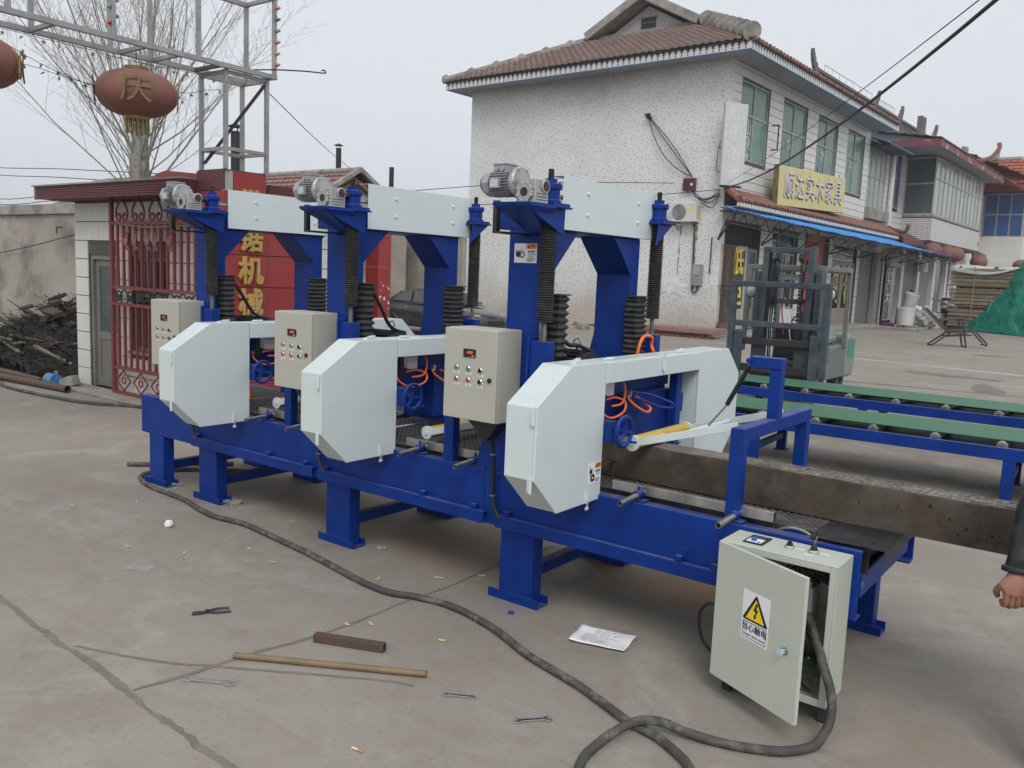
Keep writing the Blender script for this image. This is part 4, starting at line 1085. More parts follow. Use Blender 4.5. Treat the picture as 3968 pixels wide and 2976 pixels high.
# square tube and round pipe
def square_tube():
    p, q = Vector((-3.147, 2.656, .021)), Vector((-2.804, 2.80, .021))
    d = (q - p).normalized(); s = Vector((-d.y, d.x, 0)); u = Vector((0, 0, 1))
    h, w = .0205, .0028
    b = MB(); L = (q - p) / 2; c = (p + q) / 2
    for (o_, a_, c_) in ((s * (h - w / 2), s * (w / 2), u * h), (-s * (h - w / 2), s * (w / 2), u * h), (u * (h - w / 2), s * (h - w), u * (w / 2)), (-u * (h - w / 2), s * (h - w), u * (w / 2))):
        b.obox(c + o_, L, a_, c_)
    tag(b.build('square_tube', RUSTP, bevel=.001), 'short rusty square steel tube lying on the concrete', 'tube')
square_tube()
b = MB(); b.tube([(-3.27, 2.282, .0155), (-2.476, 2.743, .0155)], .0155, 16, cap=False); b.tube([(-3.27, 2.282, .0155), (-2.476, 2.743, .0155)], .0125, 16, cap=False); b.tube([(-2.476, 2.743, .0155), (-2.4759, 2.74306, .0155)], .0155, 16, cap=False, rs=[.0155, .0125])
b.cyl((-3.274, 2.280, .0155), (-3.268, 2.283, .0155), .0152, 16)
tag(b.build('round_pipe', BRASSP, smooth=True), 'long ochre round pipe lying on the concrete in the foreground', 'pipe')

# ---------------------------------------------------------------- hand tools
def spanner(p, q, w, label):
    p, q = Vector((*p, .005)), Vector((*q, .005))
    L = (q - p).length; d = (q - p).normalized(); s = Vector((-d.y, d.x, 0))
    o = (p + q) / 2
    out = []
    def jaw(cx, sg, r, tilt):
        pts = []
        for i in range(17):
            a = R(40 + 280 * i / 16)
            pts.append((cx + sg * (-math.cos(a) * -1) * 0, 0))
        pts = []
        n = 14
        g0 = R(33)
        for i in range(n + 1):
            a = g0 + (2 * PI - 2 * g0) * i / n
            pts.append((math.cos(a) * r, math.sin(a) * r))
        jw = r * .45
        pts += [(r * .75, -jw), (-r * .10, -jw), (-r * .30, 0), (-r * .10, jw), (r * .75, jw)]
        ct, st_ = math.cos(tilt), math.sin(tilt)
        return [(cx + sg * (x * ct - y * st_), x * st_ + y * ct) for x, y in pts]
    j1 = jaw(L / 2 - w * .9, 1, w, R(15)); j2 = jaw(-L / 2 + w * .75, -1, w * .85, R(15))
    b = MB()
    for j, h in ((j1, .0055), (j2, .0055)):
        pts = [o + d * x + s * y for x, y in j]
        n = len(pts)
        vs = [v + Vector((0, 0, -.0045)) for v in pts] + [v + Vector((0, 0, h - .0045 + .002)) for v in pts]
        b._add(vs, [tuple(range(n)), tuple(range(n, 2 * n))] + [(i, (i + 1) % n, n + (i + 1) % n, n + i) for i in range(n)])
    b.obox(o + Vector((0, 0, .0)), d * (L / 2 - w * 1.4), s * (w * .46), Vector((0, 0, .0035)))
    ob = b.build('spanner', CHROME, bevel=.0008)
    tag(ob, label, 'spanner', 'open-ended spanners on the concrete')
spanner((-3.262, 2.013), (-3.051, 2.134), .026, 'largest spanner, left of the long ochre pipe')
spanner((-2.311, 2.669), (-2.180, 2.744), .0165, 'small spanner right of the pipe, left one of the pair near the cable')
spanner((-1.938, 2.696), (-1.830, 2.819), .0195, 'spanner nearest the cable loop, opposite the floor cabinet')

def pliers():
    b = MB()
    Z = .008
    A = Vector((-3.861, 2.43, Z)); Pv = Vector((-3.822, 2.497, Z)); h1 = Vector((-3.787, 2.607, Z)); h2 = Vector((-3.744, 2.587, Z))
    m1 = (Pv + h1) / 2 + Vector((-.012, .003, 0)); m2 = (Pv + h2) / 2 + Vector((.008, -.010, 0))
    b2 = MB(); b2.tube(smooth_path([A + Vector((-.003, .006, 0)), (A + Pv) / 2 + Vector((-.010, .006, 0)), Pv, m2, h2], 6), .006, 8, rs=None); 
    b2.tube(smooth_path([A + Vector((.006, -.003, 0)), (A + Pv) / 2 + Vector((.010, -.005, 0)), Pv + Vector((0, 0, .004)), m1 + Vector((0, 0, .003)), h1], 6), .006, 8)
    b2.cyl(Pv + Vector((0, 0, -.004)), Pv + Vector((0, 0, .012)), .010, 14)
    o = b2.build('pliers', DKSTEEL, smooth=True)
    tag(o, 'dark steel pliers lying open on the concrete', 'pliers')
pliers()

def litter():
    rr = random.Random(11)
    # sheet of paper, slightly curled, printed
    c = [Vector((-2.198, 3.502, .006)), Vector((-1.917, 3.576, .006)), Vector((-1.957, 3.787, .006)), Vector((-2.245, 3.707, .006))]
    def P(u, v, lift=0):
        p = (c[0] * (1 - u) + c[1] * u) * (1 - v) + (c[3] * (1 - u) + c[2] * u) * v
        e = min(u, 1 - u)
        return p + Vector((0, 0, .004 + .016 * max(0, .22 - u) ** 1.2 * 3 + .010 * max(0, u - .75) * 2 + .004 * math.sin(7 * v + 3 * u) + lift))
    b = MB(); b.grid(16, 12, P)
    o = b.build('paper_sheet', PAPER, smooth=True); sd = o.modifiers.new('t', 'SOLIDIFY'); sd.thickness = .0006
    tag(o, 'printed white paper sheet lying on the concrete below the front saw', 'paper')
    GI = mat('faded_print', (.25, .25, .27), .7)
    q = MB()
    for i in range(15):
        v = .14 + .05 * i
        u = .16 if i < 11 else .3
        for _ in range(3 if i % 3 else 2):
            w = rr.uniform(.08, .2)
            for k in range(3):
                u0, u1 = u + w * k / 3, u + w * (k + 1) / 3
                q.quad(P(u0, v, .0012), P(u1, v, .0012), P(u1, v + .014, .0012), P(u0, v + .014, .0012))
            u += w + rr.uniform(.02, .08)
            if u > .75: break
    q.build('print', GI, o, kind='stuff')
    TAPE = mat('yellow_paper_bit', (.55, .52, .22), .7)
    spots = [(-6.258, 2.968), (-6.03, 3.34), (-5.894, 3.48), (-5.109, 2.765), (-4.75, 2.941), (-4.532, 3.272), (-4.213, 3.214), (-4.823, 3.834), (-3.533, 3.455), (-3.284, 3.725), (-3.113, 3.929), (-3.172, 2.891), (-3.086, 2.979), (-2.682, 3.079), (-6.141, 3.905), (-6.19, 3.755)]
    names = ['yellow paper scrap farthest left on the concrete', 'yellow scrap level with the farthest saw, left of its twin', 'yellow scrap level with the farthest saw, nearer the cable', 'yellow scrap beyond the clear film', 'yellow scrap right of the clear film', 'yellow scrap left of the cable, beyond the pliers', 'yellow scrap beside the cable bend, beyond the square tube', 'yellow scrap beyond the cable, before the middle saw leg', 'yellow scrap between cable and middle saw, left of three', 'yellow scrap between cable and front saw, middle of three', 'yellow scrap near the front saw leg, right of three', 'left yellow scrap above the square tube', 'right yellow scrap above the square tube', 'yellow scrap lying right of the square tube', 'yellow scrap by the farthest saw leg foot', 'tiny yellow scrap between the two farthest saw feet']
    for i, (x, y) in enumerate(spots):
        a = rr.uniform(0, PI); w, h = rr.uniform(.018, .028), rr.uniform(.006, .009)
        d = Vector((math.cos(a), math.sin(a), 0)); s = Vector((-d.y, d.x, 0))
        b = MB(); b.grid(3, 1, lambda u, v: Vector((x, y, .0035 + .0015 * (2 * u - 1) ** 2 + .0008 * v)) + d * (2 * u - 1) * w + s * (2 * v - 1) * h)
        o = b.build('paper_scrap', TAPE); sd = o.modifiers.new('t', 'SOLIDIFY'); sd.thickness = .0008
        tag(o, names[i], 'paper scrap', 'yellow paper scraps on the concrete')
    # crumpled paper
    b = MB()
    bm = bmesh.new(); bmesh.ops.create_icosphere(bm, subdivisions=3, radius=.028)
    vs = [(v.co * rr.uniform(.62, 1.15) + Vector((-5.306, 3.17, .024))) for v in bm.verts]
    b._add([(p.x, p.y, max(.002, p.z)) for p in vs], [tuple(v.index for v in f.verts) for f in bm.faces]); bm.free()
    tag(b.build('crumpled_paper', PAPER), 'small crumpled ball of white paper on the concrete', 'paper')
    # clear film
    FILM = bpy.data.materials.new('clear_film'); FILM.use_nodes = True
    pb = FILM.node_tree.nodes['Principled BSDF']; pb.inputs['Base Color'].default_value = (.6, .6, .6, 1); pb.inputs['Roughness'].default_value = .18; pb.inputs['Alpha'].default_value = .28
    cc = [Vector((-4.725, 2.534, .004)), Vector((-4.595, 2.603, .004)), Vector((-4.638, 2.681, .004)), Vector((-4.765, 2.609, .004))]
    b = MB(); b.grid(6, 5, lambda u, v: (cc[0] * (1 - u) + cc[1] * u) * (1 - v) + (cc[3] * (1 - u) + cc[2] * u) * v + Vector((0, 0, .004 * math.sin(5 * u + 3 * v) + .004)))
    tag(b.build('plastic_film', FILM, smooth=True), 'clear plastic film lying flat on the concrete', 'film')
    # cigarette end
    t = thing('cigarette_end', 'cigarette end with an orange filter in the foreground', 'cigarette', (-2.265, 2.127, 0))
    b = MB(); b.cyl((-2.262, 2.1275, .0055), (-2.238, 2.130, .0055), .0045, 12); b.build('filter', mat('filter_orange', (.55, .22, .07), .7), t, smooth=True)
    b = MB(); b.cyl((-2.292, 2.1235, .0055), (-2.2625, 2.1275, .0055), .0044, 12); b.build('paper', mat('ash_white', (.6, .58, .55), .8, var=.3, vscale=200), t, smooth=True)
    zero()
    b = MB(); b.obox((-2.635, 3.586, .006), (.012, .006, .002), (-.003, .008, .004), (0, .002, .005)); b.obox((-2.622, 3.592, .005), (.006, .004, .0), (-.003, .006, .002), (0, .001, .004))
    tag(b.build('blue_scrap', BLUEHOSE, bevel=.002), 'small scrap of blue plastic near the front saw leg', 'scrap')
    for (x, y, s, lab) in ((-5.53, 3.84, 1.0, 'broken cement lump under the foot of the farthest saw'), (-3.93, 3.87, .5, 'broken cement lump under the foot of the middle saw'), (-6.30, 3.84, .8, 'broken cement lump under the end leg of the saw row')):
        t = thing('cement_lump', lab, 'rubble', (x, y, 0))
        for i in range(7):
            q = MB(); cx_, cy_ = x + rr.uniform(-.06, .06) * s, y + rr.uniform(-.04, .03) * s
            q.obox((cx_, cy_, .012 * s), (rr.uniform(.02, .04) * s, rr.uniform(-.02, .02) * s, rr.uniform(-.004, .004)), (rr.uniform(-.015, .015) * s, rr.uniform(.015, .03) * s, .002), (0, rr.uniform(-.004, .004), .010 * s))
            q.build('lump', CEMENT, t, bevel=.003)
        zero()
    # scattered grit
    g_ = MB()
    for i in range(420):
        x, y = rr.uniform(-7, 0), rr.uniform(1.2, 9)
        r = rr.uniform(.0012, .0045)
        p = Vector((x, y, r * .6))
        g_._add([p + Vector((r, 0, 0)), p + Vector((-r * .6, r * .8, 0)), p + Vector((-r * .6, -r * .9, 0)), p + Vector((0, 0, r)), p + Vector((0, 0, -r * .55))], [(0, 1, 3), (1, 2, 3), (2, 0, 3), (1, 0, 4), (2, 1, 4), (0, 2, 4)])
    o = g_.build('grit', mat('pale_grit', (.30, .28, .25), .9, var=.4, vscale=3)); tag(o, 'grit and crumbs strewn over the concrete', 'grit', kind='stuff')
litter()

# ---------------------------------------------------------------- belt conveyors behind the saws
def conveyor(y0, x_left, x_right, label, legs, roll0):
    ang = R(2.6) if y0 < 9 else R(-.6)
    t = thing('belt_conveyor', label, 'conveyor', (-3.35, y0, 0), ang, 'green belt conveyors behind the saws')
    a, b_ = x_left + 3.35, x_right + 3.35
    r = MB(); r.prism([(0, .39), (0, .50), (.055, .50), (.055, .494), (.006, .494), (.006, .396), (.055, .396), (.055, .39)], 'x', a, b_); r.build('side_rail', BLUE, t, bevel=.003)
    r = MB(); r.prism([(1.06, .39), (1.06, .50), (1.005, .50), (1.005, .494), (1.054, .494), (1.054, .396), (1.005, .396), (1.005, .39)], 'x', a, b_); r.build('side_rail', BLUE, t, bevel=.003)
    bt = MB(); bt.box(a + .1, b_ - .1, .16, .98, .5445, .553); bt.build('belt', GREENBELT, t, bevel=.002)
    bt = MB(); bt.box(a + .1, b_ - .1, .16, .98, .425, .432); bt.build('belt', GREENBELT, t)
    x = roll0 + 3.35
    while x < b_ - .1:
        q = MB(); q.cyl((x, .095, .497), (x, 1.0, .497), .047, 18); ro = q.build('roller', STEEL, t, smooth=True)
        q = MB(); q.lathe([(.0, .088), (.022, .088), (.024, .084), (.042, .084), (.047, .095)], (x, 0, .497), 'y', 18); q.build('roller_end', STEEL, ro, smooth=True)
        q = MB(); q.cyl((x, .05, .497), (x, .09, .497), .012, 8); q.build('axle', DKSTEEL, ro)
        x += .545
    for lx in legs:
        l_ = lx + 3.35
        for yy in (.006, .984):
            q = MB(); q.box(l_ - .05, l_ + .05, yy, yy + .07, .01, .3895); lo = q.build('leg', BLUE, t, bevel=.004)
            q = MB(); q.box(l_ - .07, l_ + .07, yy - .03, yy + .10, 0, .0095); q.build('foot_plate', BLUE, lo)
        q = MB(); q.box(l_ - .03, l_ + .03, .077, .983, .14, .20); q.build('stretcher', BLUE, t, bevel=.003)
    zero()
conveyor(8.40, -4.0, 3.2, 'nearer green belt conveyor in a blue frame, just behind the saws', (-3.17, -.88, 1.6), -3.68)
conveyor(10.74, -5.3, 2.8, 'farther green belt conveyor in a blue frame, next to the forklift', (-4.4, -2.72, -.3, 1.9), -4.55)
# drum and motor housing seen under the conveyor at the right
t = thing('belt_drum', 'round dark drum under the near conveyor at the picture edge', 'drum', (-.55, 8.75, 0))
b = MB(); b.lathe([(.0, 8.60), (.16, 8.60), (.17, 8.61), (.17, 9.2), (.0, 9.2)], (-.52, 0, .17), 'y', 28); b.build('drum_shell', mat('dark_green_drum', (.02, .07, .07), .4), t, smooth=True)
b = MB(); b.torus((-.52, 8.60, .17), .15, .012, 'y', 28, 8); b.build('drum_rim', DKSTEEL, t, smooth=True)
zero()

# ---------------------------------------------------------------- worker at the right edge
def skin_obj(name, chains, m, parent, off, sub=2):
    """chains: list of [(x,y,z,r)...]; a chain's first point may repeat an earlier vertex to join it"""
    verts, edges, rad, idx = [], [], [], {}
    def vid(p):
        key = tuple(round(c, 4) for c in p[:3])
        if key not in idx:
            idx[key] = len(verts); verts.append(tuple(Vector(p[:3]) - Vector(off))); rad.append(p[3])
        return idx[key]
    for ch in chains:
        ids = [vid(p) for p in ch]
        edges += [(a, b) for a, b in zip(ids, ids[1:])]
    me = bpy.data.meshes.new(name)
    me.from_pydata(verts, edges, [])
    o = bpy.data.objects.new(name, me); COL.objects.link(o)
    o.parent = parent
    md = o.modifiers.new('skin', 'SKIN'); md.use_smooth_shade = True
    for i, sv in enumerate(me.skin_vertices[0].data):
        r = rad[i]
        sv.radius = r if isinstance(r, tuple) else (r, r)
        sv.use_root = (i == 0)
    ss = o.modifiers.new('sub', 'SUBSURF'); ss.levels = sub; ss.render_levels = sub
    me.materials.append(m)
    return o

def worker():
    off = (.005, 3.72, 0)
    t = thing('person', 'person in a black jacket at the right picture edge, hand hanging down', 'person', off)
    # stands facing the timber (+y); the arm on the -x side is the one in the picture
    px, py = .005, 3.72
    sh = (px - .19, py + .0, 1.40); el = (px - .275, py - .03, 1.10); wr = (px - .312, py - .12, .825)
    pel = (px, py, .95, .13)
    palm = (px - .312, py - .145, .765)
    hand = []
    body = [
        [pel, (px, py, 1.10, .14), (px, py + .01, 1.28, .15), (px, py, 1.42, .09), (px, py + .01, 1.50, .055), (px, py + .03, 1.60, .095), (px, py + .035, 1.69, .085)],
        [(px, py, 1.42, .09), (*sh, .065), (*el, .045), (*wr, .030), (px - .308, py - .135, .81, .034), (*palm, .036)],
        [(px, py, 1.42, .09), (px + .19, py, 1.40, .065), (px + .25, py + .02, 1.12, .045), (px + .25, py + .12, .88, .028), (px + .25, py + .15, .80, .034)],
        [pel, (px - .10, py, .90, .09), (px - .11, py + .01, .50, .058), (px - .12, py, .10, .042), (px - .13, py + .14, .045, .040)],
        [pel, (px + .10, py, .90, .09), (px + .11, py + .01, .50, .058), (px + .11, py, .10, .042), (px + .12, py + .14, .045, .040)],
    ]
    # fingers curl forwards and inwards
    fx, fy, fz = palm
    hs = Vector((.80, .60, 0)); hb = Vector((-.60, .80, 0))     # across the knuckles, and away from the camera
    F = Vector(palm)
    for i, (dw, ln) in enumerate(((-.036, .85), (-.012, 1.0), (.013, .97), (.037, .80))):
        k1 = F + hs * dw * .9 + hb * -.012 + Vector((0, 0, -.026)); k2 = k1 + Vector((0, 0, -.040 * ln)) + hb * .006 + hs * .004
        k3 = k2 + hb * .030 * ln + Vector((0, 0, -.014)) + hs * .006; k4 = k3 + hb * .020 + Vector((0, 0, .018))
        body.append([(*palm, .036), (*k1, .0135), (*k2, .0120), (*k3, .0108), (*k4, .009)])
    t1 = F + hs * -.046 + hb * .006 + Vector((0, 0, .008)); t2 = t1 + hs * -.004 + hb * .022 + Vector((0, 0, -.032)); t3 = t2 + hs * .018 + hb * .012 + Vector((0, 0, -.026))
    body.append([(*palm, .036), (*t1, .0150), (*t2, .0125), (*t3, .0105)])
    bo = skin_obj('body', body, SKIN, t, off, 2)
    jk = [
        [(px, py, .90, .165), (px, py, 1.05, .175), (px, py + .01, 1.25, .185), (px, py, 1.40, .13), (px, py + .005, 1.47, .085)],
        [(px, py, 1.40, .13), (*sh, .095), (*el, .072), ((el[0] + wr[0]) / 2, (el[1] + wr[1]) / 2, (el[2] + wr[2]) / 2, .062), (wr[0], wr[1], wr[2] + .01, .046), (wr[0] - .001, wr[1] - .005, wr[2] - .012, .047)],
        [(px, py, 1.40, .13), (px + .19, py, 1.40, .095), (px + .25, py + .02, 1.12, .07), (px + .25, py + .11, .90, .05)],
    ]
    jo = skin_obj('jacket', jk, JACKET, t, off, 3)
    ns = jo.modifiers.new('fold', 'DISPLACE'); tx = bpy.data.textures.new('folds', 'CLOUDS'); tx.noise_scale = .085; ns.texture = tx; ns.strength = .024; ns.mid_level = .5
    cf = MB(); w0 = Vector(wr) + Vector((0, -.003, -.006)); cf.tube([w0 + Vector((0, .004, .022)), w0], .052, 18); cf.build('cuff', JACKET, t, smooth=True, off=off, bevel=.006)
    tr = [[(px, py, .95, .155), (px - .10, py, .88, .105), (px - .11, py + .01, .5, .082), (px - .12, py, .10, .07)], [(px, py, .95, .155), (px + .10, py, .88, .105), (px + .11, py + .01, .5, .082), (px + .11, py, .10, .07)]]
    skin_obj('trousers', tr, TROUSER, t, off, 2)
    for s in (-.125, .115):
        skin_obj('shoe', [[(px + s, py - .03, .05, .045), (px + s, py + .08, .045, .047), (px + s * 1.05, py + .20, .038, .034)]], BLACK, t, off, 2)
    hr = MB(); hr.lathe([(.0, 1.795), (.05, 1.785), (.09, 1.74), (.104, 1.68), (.10, 1.62)], (px, py + .02, 0), 'z', 20); hr.build('hair', mat('black_hair', (.012, .011, .01), .6), t, smooth=True, off=off)
    fc = MB(); fc.cyl((px - .03, py + .12, 1.655), (px - .03, py + .128, 1.655), .009, 10); fc.cyl((px + .03, py + .12, 1.655), (px + .03, py + .128, 1.655), .009, 10)
    fc.build('eyes', INK, t, off=off)
    zero()
worker()
# ---------------------------------------------------------------- shared building helpers
def ribbed_tile(w, h, ribs, d=.018, groove=.006):
    """wall tile lying in the x-z plane, ribbed face towards -y"""
    pts = []
    for i in range(ribs):
        a = w * i / ribs; b_ = w * (i + 1) / ribs; g_ = (b_ - a) * .22
        pts += [(a + g_ * .2, -d + groove), (a + g_, -d), (b_ - g_, -d), (b_ - g_ * .2, -d + groove)]
    pts += [(w, 0), (0, 0)]
    mb = MB(); mb.prism(pts, 'z', 0, h)
    return mb

def flat_tile(w, h, d=.016):
    mb = MB(); mb.box(0, w, -d, 0, 0, h)
    return mb

def tile_wall(parent, name, m, x0, x1, z0, z1, row_h, tile_w, holes, place, ribs=0, gap=.012, d=.018, cache={}):
    """lays tiles in courses over a wall, leaving the openings out; place(x,z) -> (loc, rotz)"""
    z = z0; r = 0
    while z < z1 - .02:
        h = min(row_h, z1 - z) - gap
        segs = [(x0, x1)]
        for (a, b_, c, e) in holes:
            if z + h > c + .02 and z < e - .02:
                new = []
                for (s, t_) in segs:
                    if b_ <= s or a >= t_: new.append((s, t_)); continue
                    if a > s + .03: new.append((s, a))
                    if b_ < t_ - .03: new.append((b_, t_))
                segs = new
        for (s, t_) in segs:
            n = max(1, round((t_ - s) / tile_w)); w = (t_ - s) / n
            for i in range(n):
                ww = w - gap * .5
                key = (round(ww, 3), round(h, 3), ribs, d, m.name)
                if key not in cache:
                    mb = ribbed_tile(ww, h, max(2, round(ww * ribs)), d) if ribs else flat_tile(ww, h, d)
                    cache[key] = mb.mesh(name, [m])
                loc, rz = place(s + i * w, z)
                inst(name, cache[key], parent, loc, (0, 0, rz))
        z += row_h; r += 1

def tile_course_roof(parent, p0, u, v, nrow, m, thick=.05, name='tile_course', seed=1, wave=.5):
    """courses of pan tiles as stepped corrugated strips: p0 lower corner, u along eave, v up the slope"""
    p0, u, v = Vector(p0), Vector(u), Vector(v)
    nrm = u.cross(v).normalized()
    if nrm.z < 0: nrm = -nrm
    L = u.length; n = max(4, int(L / wave))
    rnd = random.Random(seed)
    for r in range(nrow):
        a = r / nrow; b_ = (r + 1.12) / nrow
        mb = MB()
        vs, fs = [], []
        for i in range(n * 4 + 1):
            s = i / (n * 4)
            hgt = (.35 * thick) * math.cos(i * PI / 2) + rnd.uniform(-.004, .004)
            lo = p0 + u * s + v * a + nrm * (thick + hgt)
            hi = p0 + u * s + v * min(1.0, b_) + nrm * (hgt * .5 + .004)
            bo = p0 + u * s + v * a + nrm * (0.002)
            vs += [lo, hi, bo]
            if i:
                k = 3 * i
                fs += [(k - 3, k, k + 1, k - 2), (k - 1, k + 2, k, k - 3)]
        mb._add(vs, fs)
        mb.build(name, m, parent, smooth=False)

# ---------------------------------------------------------------- gatehouse with red pillar
def gatehouse():
    t = thing('gatehouse', 'small white tiled gatehouse with maroon fascia and red gold-lettered corner pillar', 'gatehouse', (-10.4, 6.6, 0))
    w = MB()
    YW = 5.97
    # core walls with door and window openings left open
    D0, D1, DZ = -11.93, -11.15, 1.87
    W0, W1, WZ0, WZ1 = -10.80, -9.92, .62, 1.86
    for (a, b_, c, e) in ((-12.28, D0, 0, 2.6), (D0, D1, DZ, 2.6), (D1, W0, 0, 2.6), (W0, W1, 0, WZ0), (W0, W1, WZ1, 2.6), (W1, -8.95, 0, 2.6)):
        w.box(a, b_, YW, YW + .20, c, e)
    w.box(-12.28, -12.08, YW + .2, 7.6, 0, 2.6)
    w.box(-8.95, -8.78, 6.40, 7.62, 0, 2.6)
    w.box(-12.08, -8.95, 7.42, 7.6, 0, 2.6)
    w.box(-12.08, -8.95, YW + .2, 7.42, 2.5, 2.6)
    core = w.build('wall', GROUT, t)
    tile_wall(core, 'tile', WTILE, -12.28, -8.98, .02, 2.58, .2555, .62, [(D0, D1, 0, DZ), (W0, W1, WZ0, WZ1)], lambda x, z: ((x - OFF[0], YW - .001 - OFF[1], z), 0), ribs=26)
    tile_wall(core, 'tile', WTILE, -9.0 + 15.4, -9.0 + 16.62, .02, 2.58, .2555, .62, [], lambda x, z: ((-8.779 - OFF[0], x - OFF[1], z), PI / 2), ribs=26)
    # left return wall tiles
    tile_wall(core, 'tile', WTILE, 0, 1.55, .02, 2.58, .2555, .62, [], lambda x, z: ((-12.281 - OFF[0], 7.55 - x - OFF[1], z), -PI / 2), ribs=26)
    # plinth
    # door
    df = mat('dull_door_aluminium', (.20, .195, .175), .5, metal=.3, var=.15)
    d = MB()
    d.box(D0, D0 + .06, YW + .02, YW + .12, .03, DZ); d.box(D1 - .06, D1, YW + .02, YW + .12, .03, DZ); d.box(D0 + .06, D1 - .06, YW + .02, YW + .12, DZ - .07, DZ)
    dr = d.build('door_frame', df, t, bevel=.004)
    d = MB()
    x0, x1 = D0 + .065, D1 - .065
    d.box(x0, x0 + .09, YW + .06, YW + .10, .04, DZ - .075); d.box(x1 - .09, x1, YW + .06, YW + .10, .04, DZ - .075); d.box(x0 + .09, x1 - .09, YW + .06, YW + .10, DZ - .16, DZ - .075)
    d.box(x0 + .09, x1 - .09, YW + .06, YW + .10, .70, .80); d.box(x0 + .09, x1 - .09, YW + .06, YW + .10, .04, .16); d.box(x0 + .09, x1 - .09, YW + .075, YW + .09, .16, .70)
    do = d.build('door', df, t, bevel=.003)
    g = MB(); g.box(x0 + .09, x1 - .09, YW + .075, YW + .085, .80, DZ - .16); g.build('pane', mat('dusty_green_glass', (.06, .085, .08), .25, var=.3, vscale=2), do)
    h = MB(); h.box(x1 - .05, x1 - .03, YW + .04, YW + .06, .86, 1.0); h.build('handle', CHROME, do)
    # window
    wf = MB()
    for (a, b_, c, e) in ((W0, W0 + .05, WZ0, WZ1), (W1 - .05, W1, WZ0, WZ1), (W0 + .05, W1 - .05, WZ0, WZ0 + .05), (W0 + .05, W1 - .05, WZ1 - .05, WZ1), ((W0 + W1) / 2 - .03, (W0 + W1) / 2 + .03, WZ0 + .05, WZ1 - .05), (W0 + .05, W1 - .05, 1.34, 1.39)):
        wf.box(a, b_, YW + .05, YW + .10, c, e)
    wo = wf.build('window', df, t, bevel=.003)
    for (a, b_) in ((W0 + .05, (W0 + W1) / 2 - .03), ((W0 + W1) / 2 + .03, W1 - .05)):
        for (c, e) in ((WZ0 + .05, 1.34), (1.39, WZ1 - .05)):
            g = MB(); g.box(a, b_, YW + .07, YW + .08, c, e); g.build('pane', DARKGL, wo)
    s = MB(); s.box(W0 - .04, W1 + .04, YW - .06, YW + .05, WZ0 - .04, WZ0); s.build('sill', CEMENT, wo, bevel=.004)
    # fascia slab with fluting
    f = MB(); f.box(-12.62, -9.01, 5.60, 7.8, 2.60, 2.765); fo = f.build('roof_slab', MAROON, t)
    for i in range(6):
        q = MB(); q.box(-12.64, -9.012, 5.578, 5.5995, 2.592 + i * .030, 2.592 + i * .030 + .025); q.build('fascia_board', MAROON, fo, bevel=.004)
    q = MB(); q.box(-12.66, -9.0, 5.55, 7.82, 2.766, 2.785); q.build('coping', CEMENT, fo)
    q = MB(); q.box(-9.0, -8.52, 6.37, 7.75, 2.60, 2.76); q.build('roof_slab', MAROON, t)
    for i in range(6):
        q = MB(); q.box(-8.519, -8.50, 6.40, 7.76, 2.592 + i * .030, 2.592 + i * .030 + .025); q.build('fascia_board', MAROON, fo, bevel=.004)
    # corner pillar clad in red panels
    p = MB(); p.box(-8.985, -8.485, 5.79, 6.345, 0, 2.855); po = p.build('pillar', GROUT, t)
    zs = [.02, .43, .805, 1.18, 1.555, 1.93, 2.31, 2.64, 2.865]
    for i in range(len(zs) - 1):
        a, b_ = zs[i] + .004, zs[i + 1] - .004
        q = MB(); q.box(-9.0, -8.472, 5.768, 5.789, a, b_); q.build('panel', REDP if i != 7 else MAROON, po, bevel=.003)
        if i == 7:
            q = MB(); q.box(-8.484, -8.468, 5.90, 6.34, a, b_); q.build('panel', REDP, po, bevel=.003)
            q = MB(); q.box(-8.484, -8.478, 5.79, 5.896, a, b_); q.build('bare_patch', PALE, po, bevel=.003)
        else:
            q = MB(); q.box(-8.484, -8.468, 5.79, 6.35, a, b_); q.build('panel', REDP, po, bevel=.003)
    # red panels run on along the side wall
    for i in range(len(zs) - 3):
        a, b_ = zs[i] + .004, zs[i + 1] - .004
        q = MB(); q.box(-8.776, -8.52, 6.36, 7.02, a, b_); q.build('panel', REDP, po, bevel=.003)
    q = MB(); q.box(-8.99, -8.48, 5.78, 6.34, 2.856, 2.878); q.build('pillar_cap', RUSTP, po)
    for ch, zc in (('带', 2.485), ('锯', 2.108), ('机', 1.728), ('械', 1.355)):
        text_mesh('gold_character', ch, .335, GOLD, po, (-8.452, 6.115, zc), (0, 1, 0), (0, 0, 1), .016, bevel=.006, weight=.004)
    # rear red parapet seen above the roof
    q = MB(); q.prism([(-10.4, 2.786), (-9.05, 2.786), (-9.05, 2.85), (-9.6, 2.90), (-9.95, 2.93), (-10.15, 2.90)], 'y', 5.95, 6.1); q.build('parapet', REDP, t)
    zero()
gatehouse()

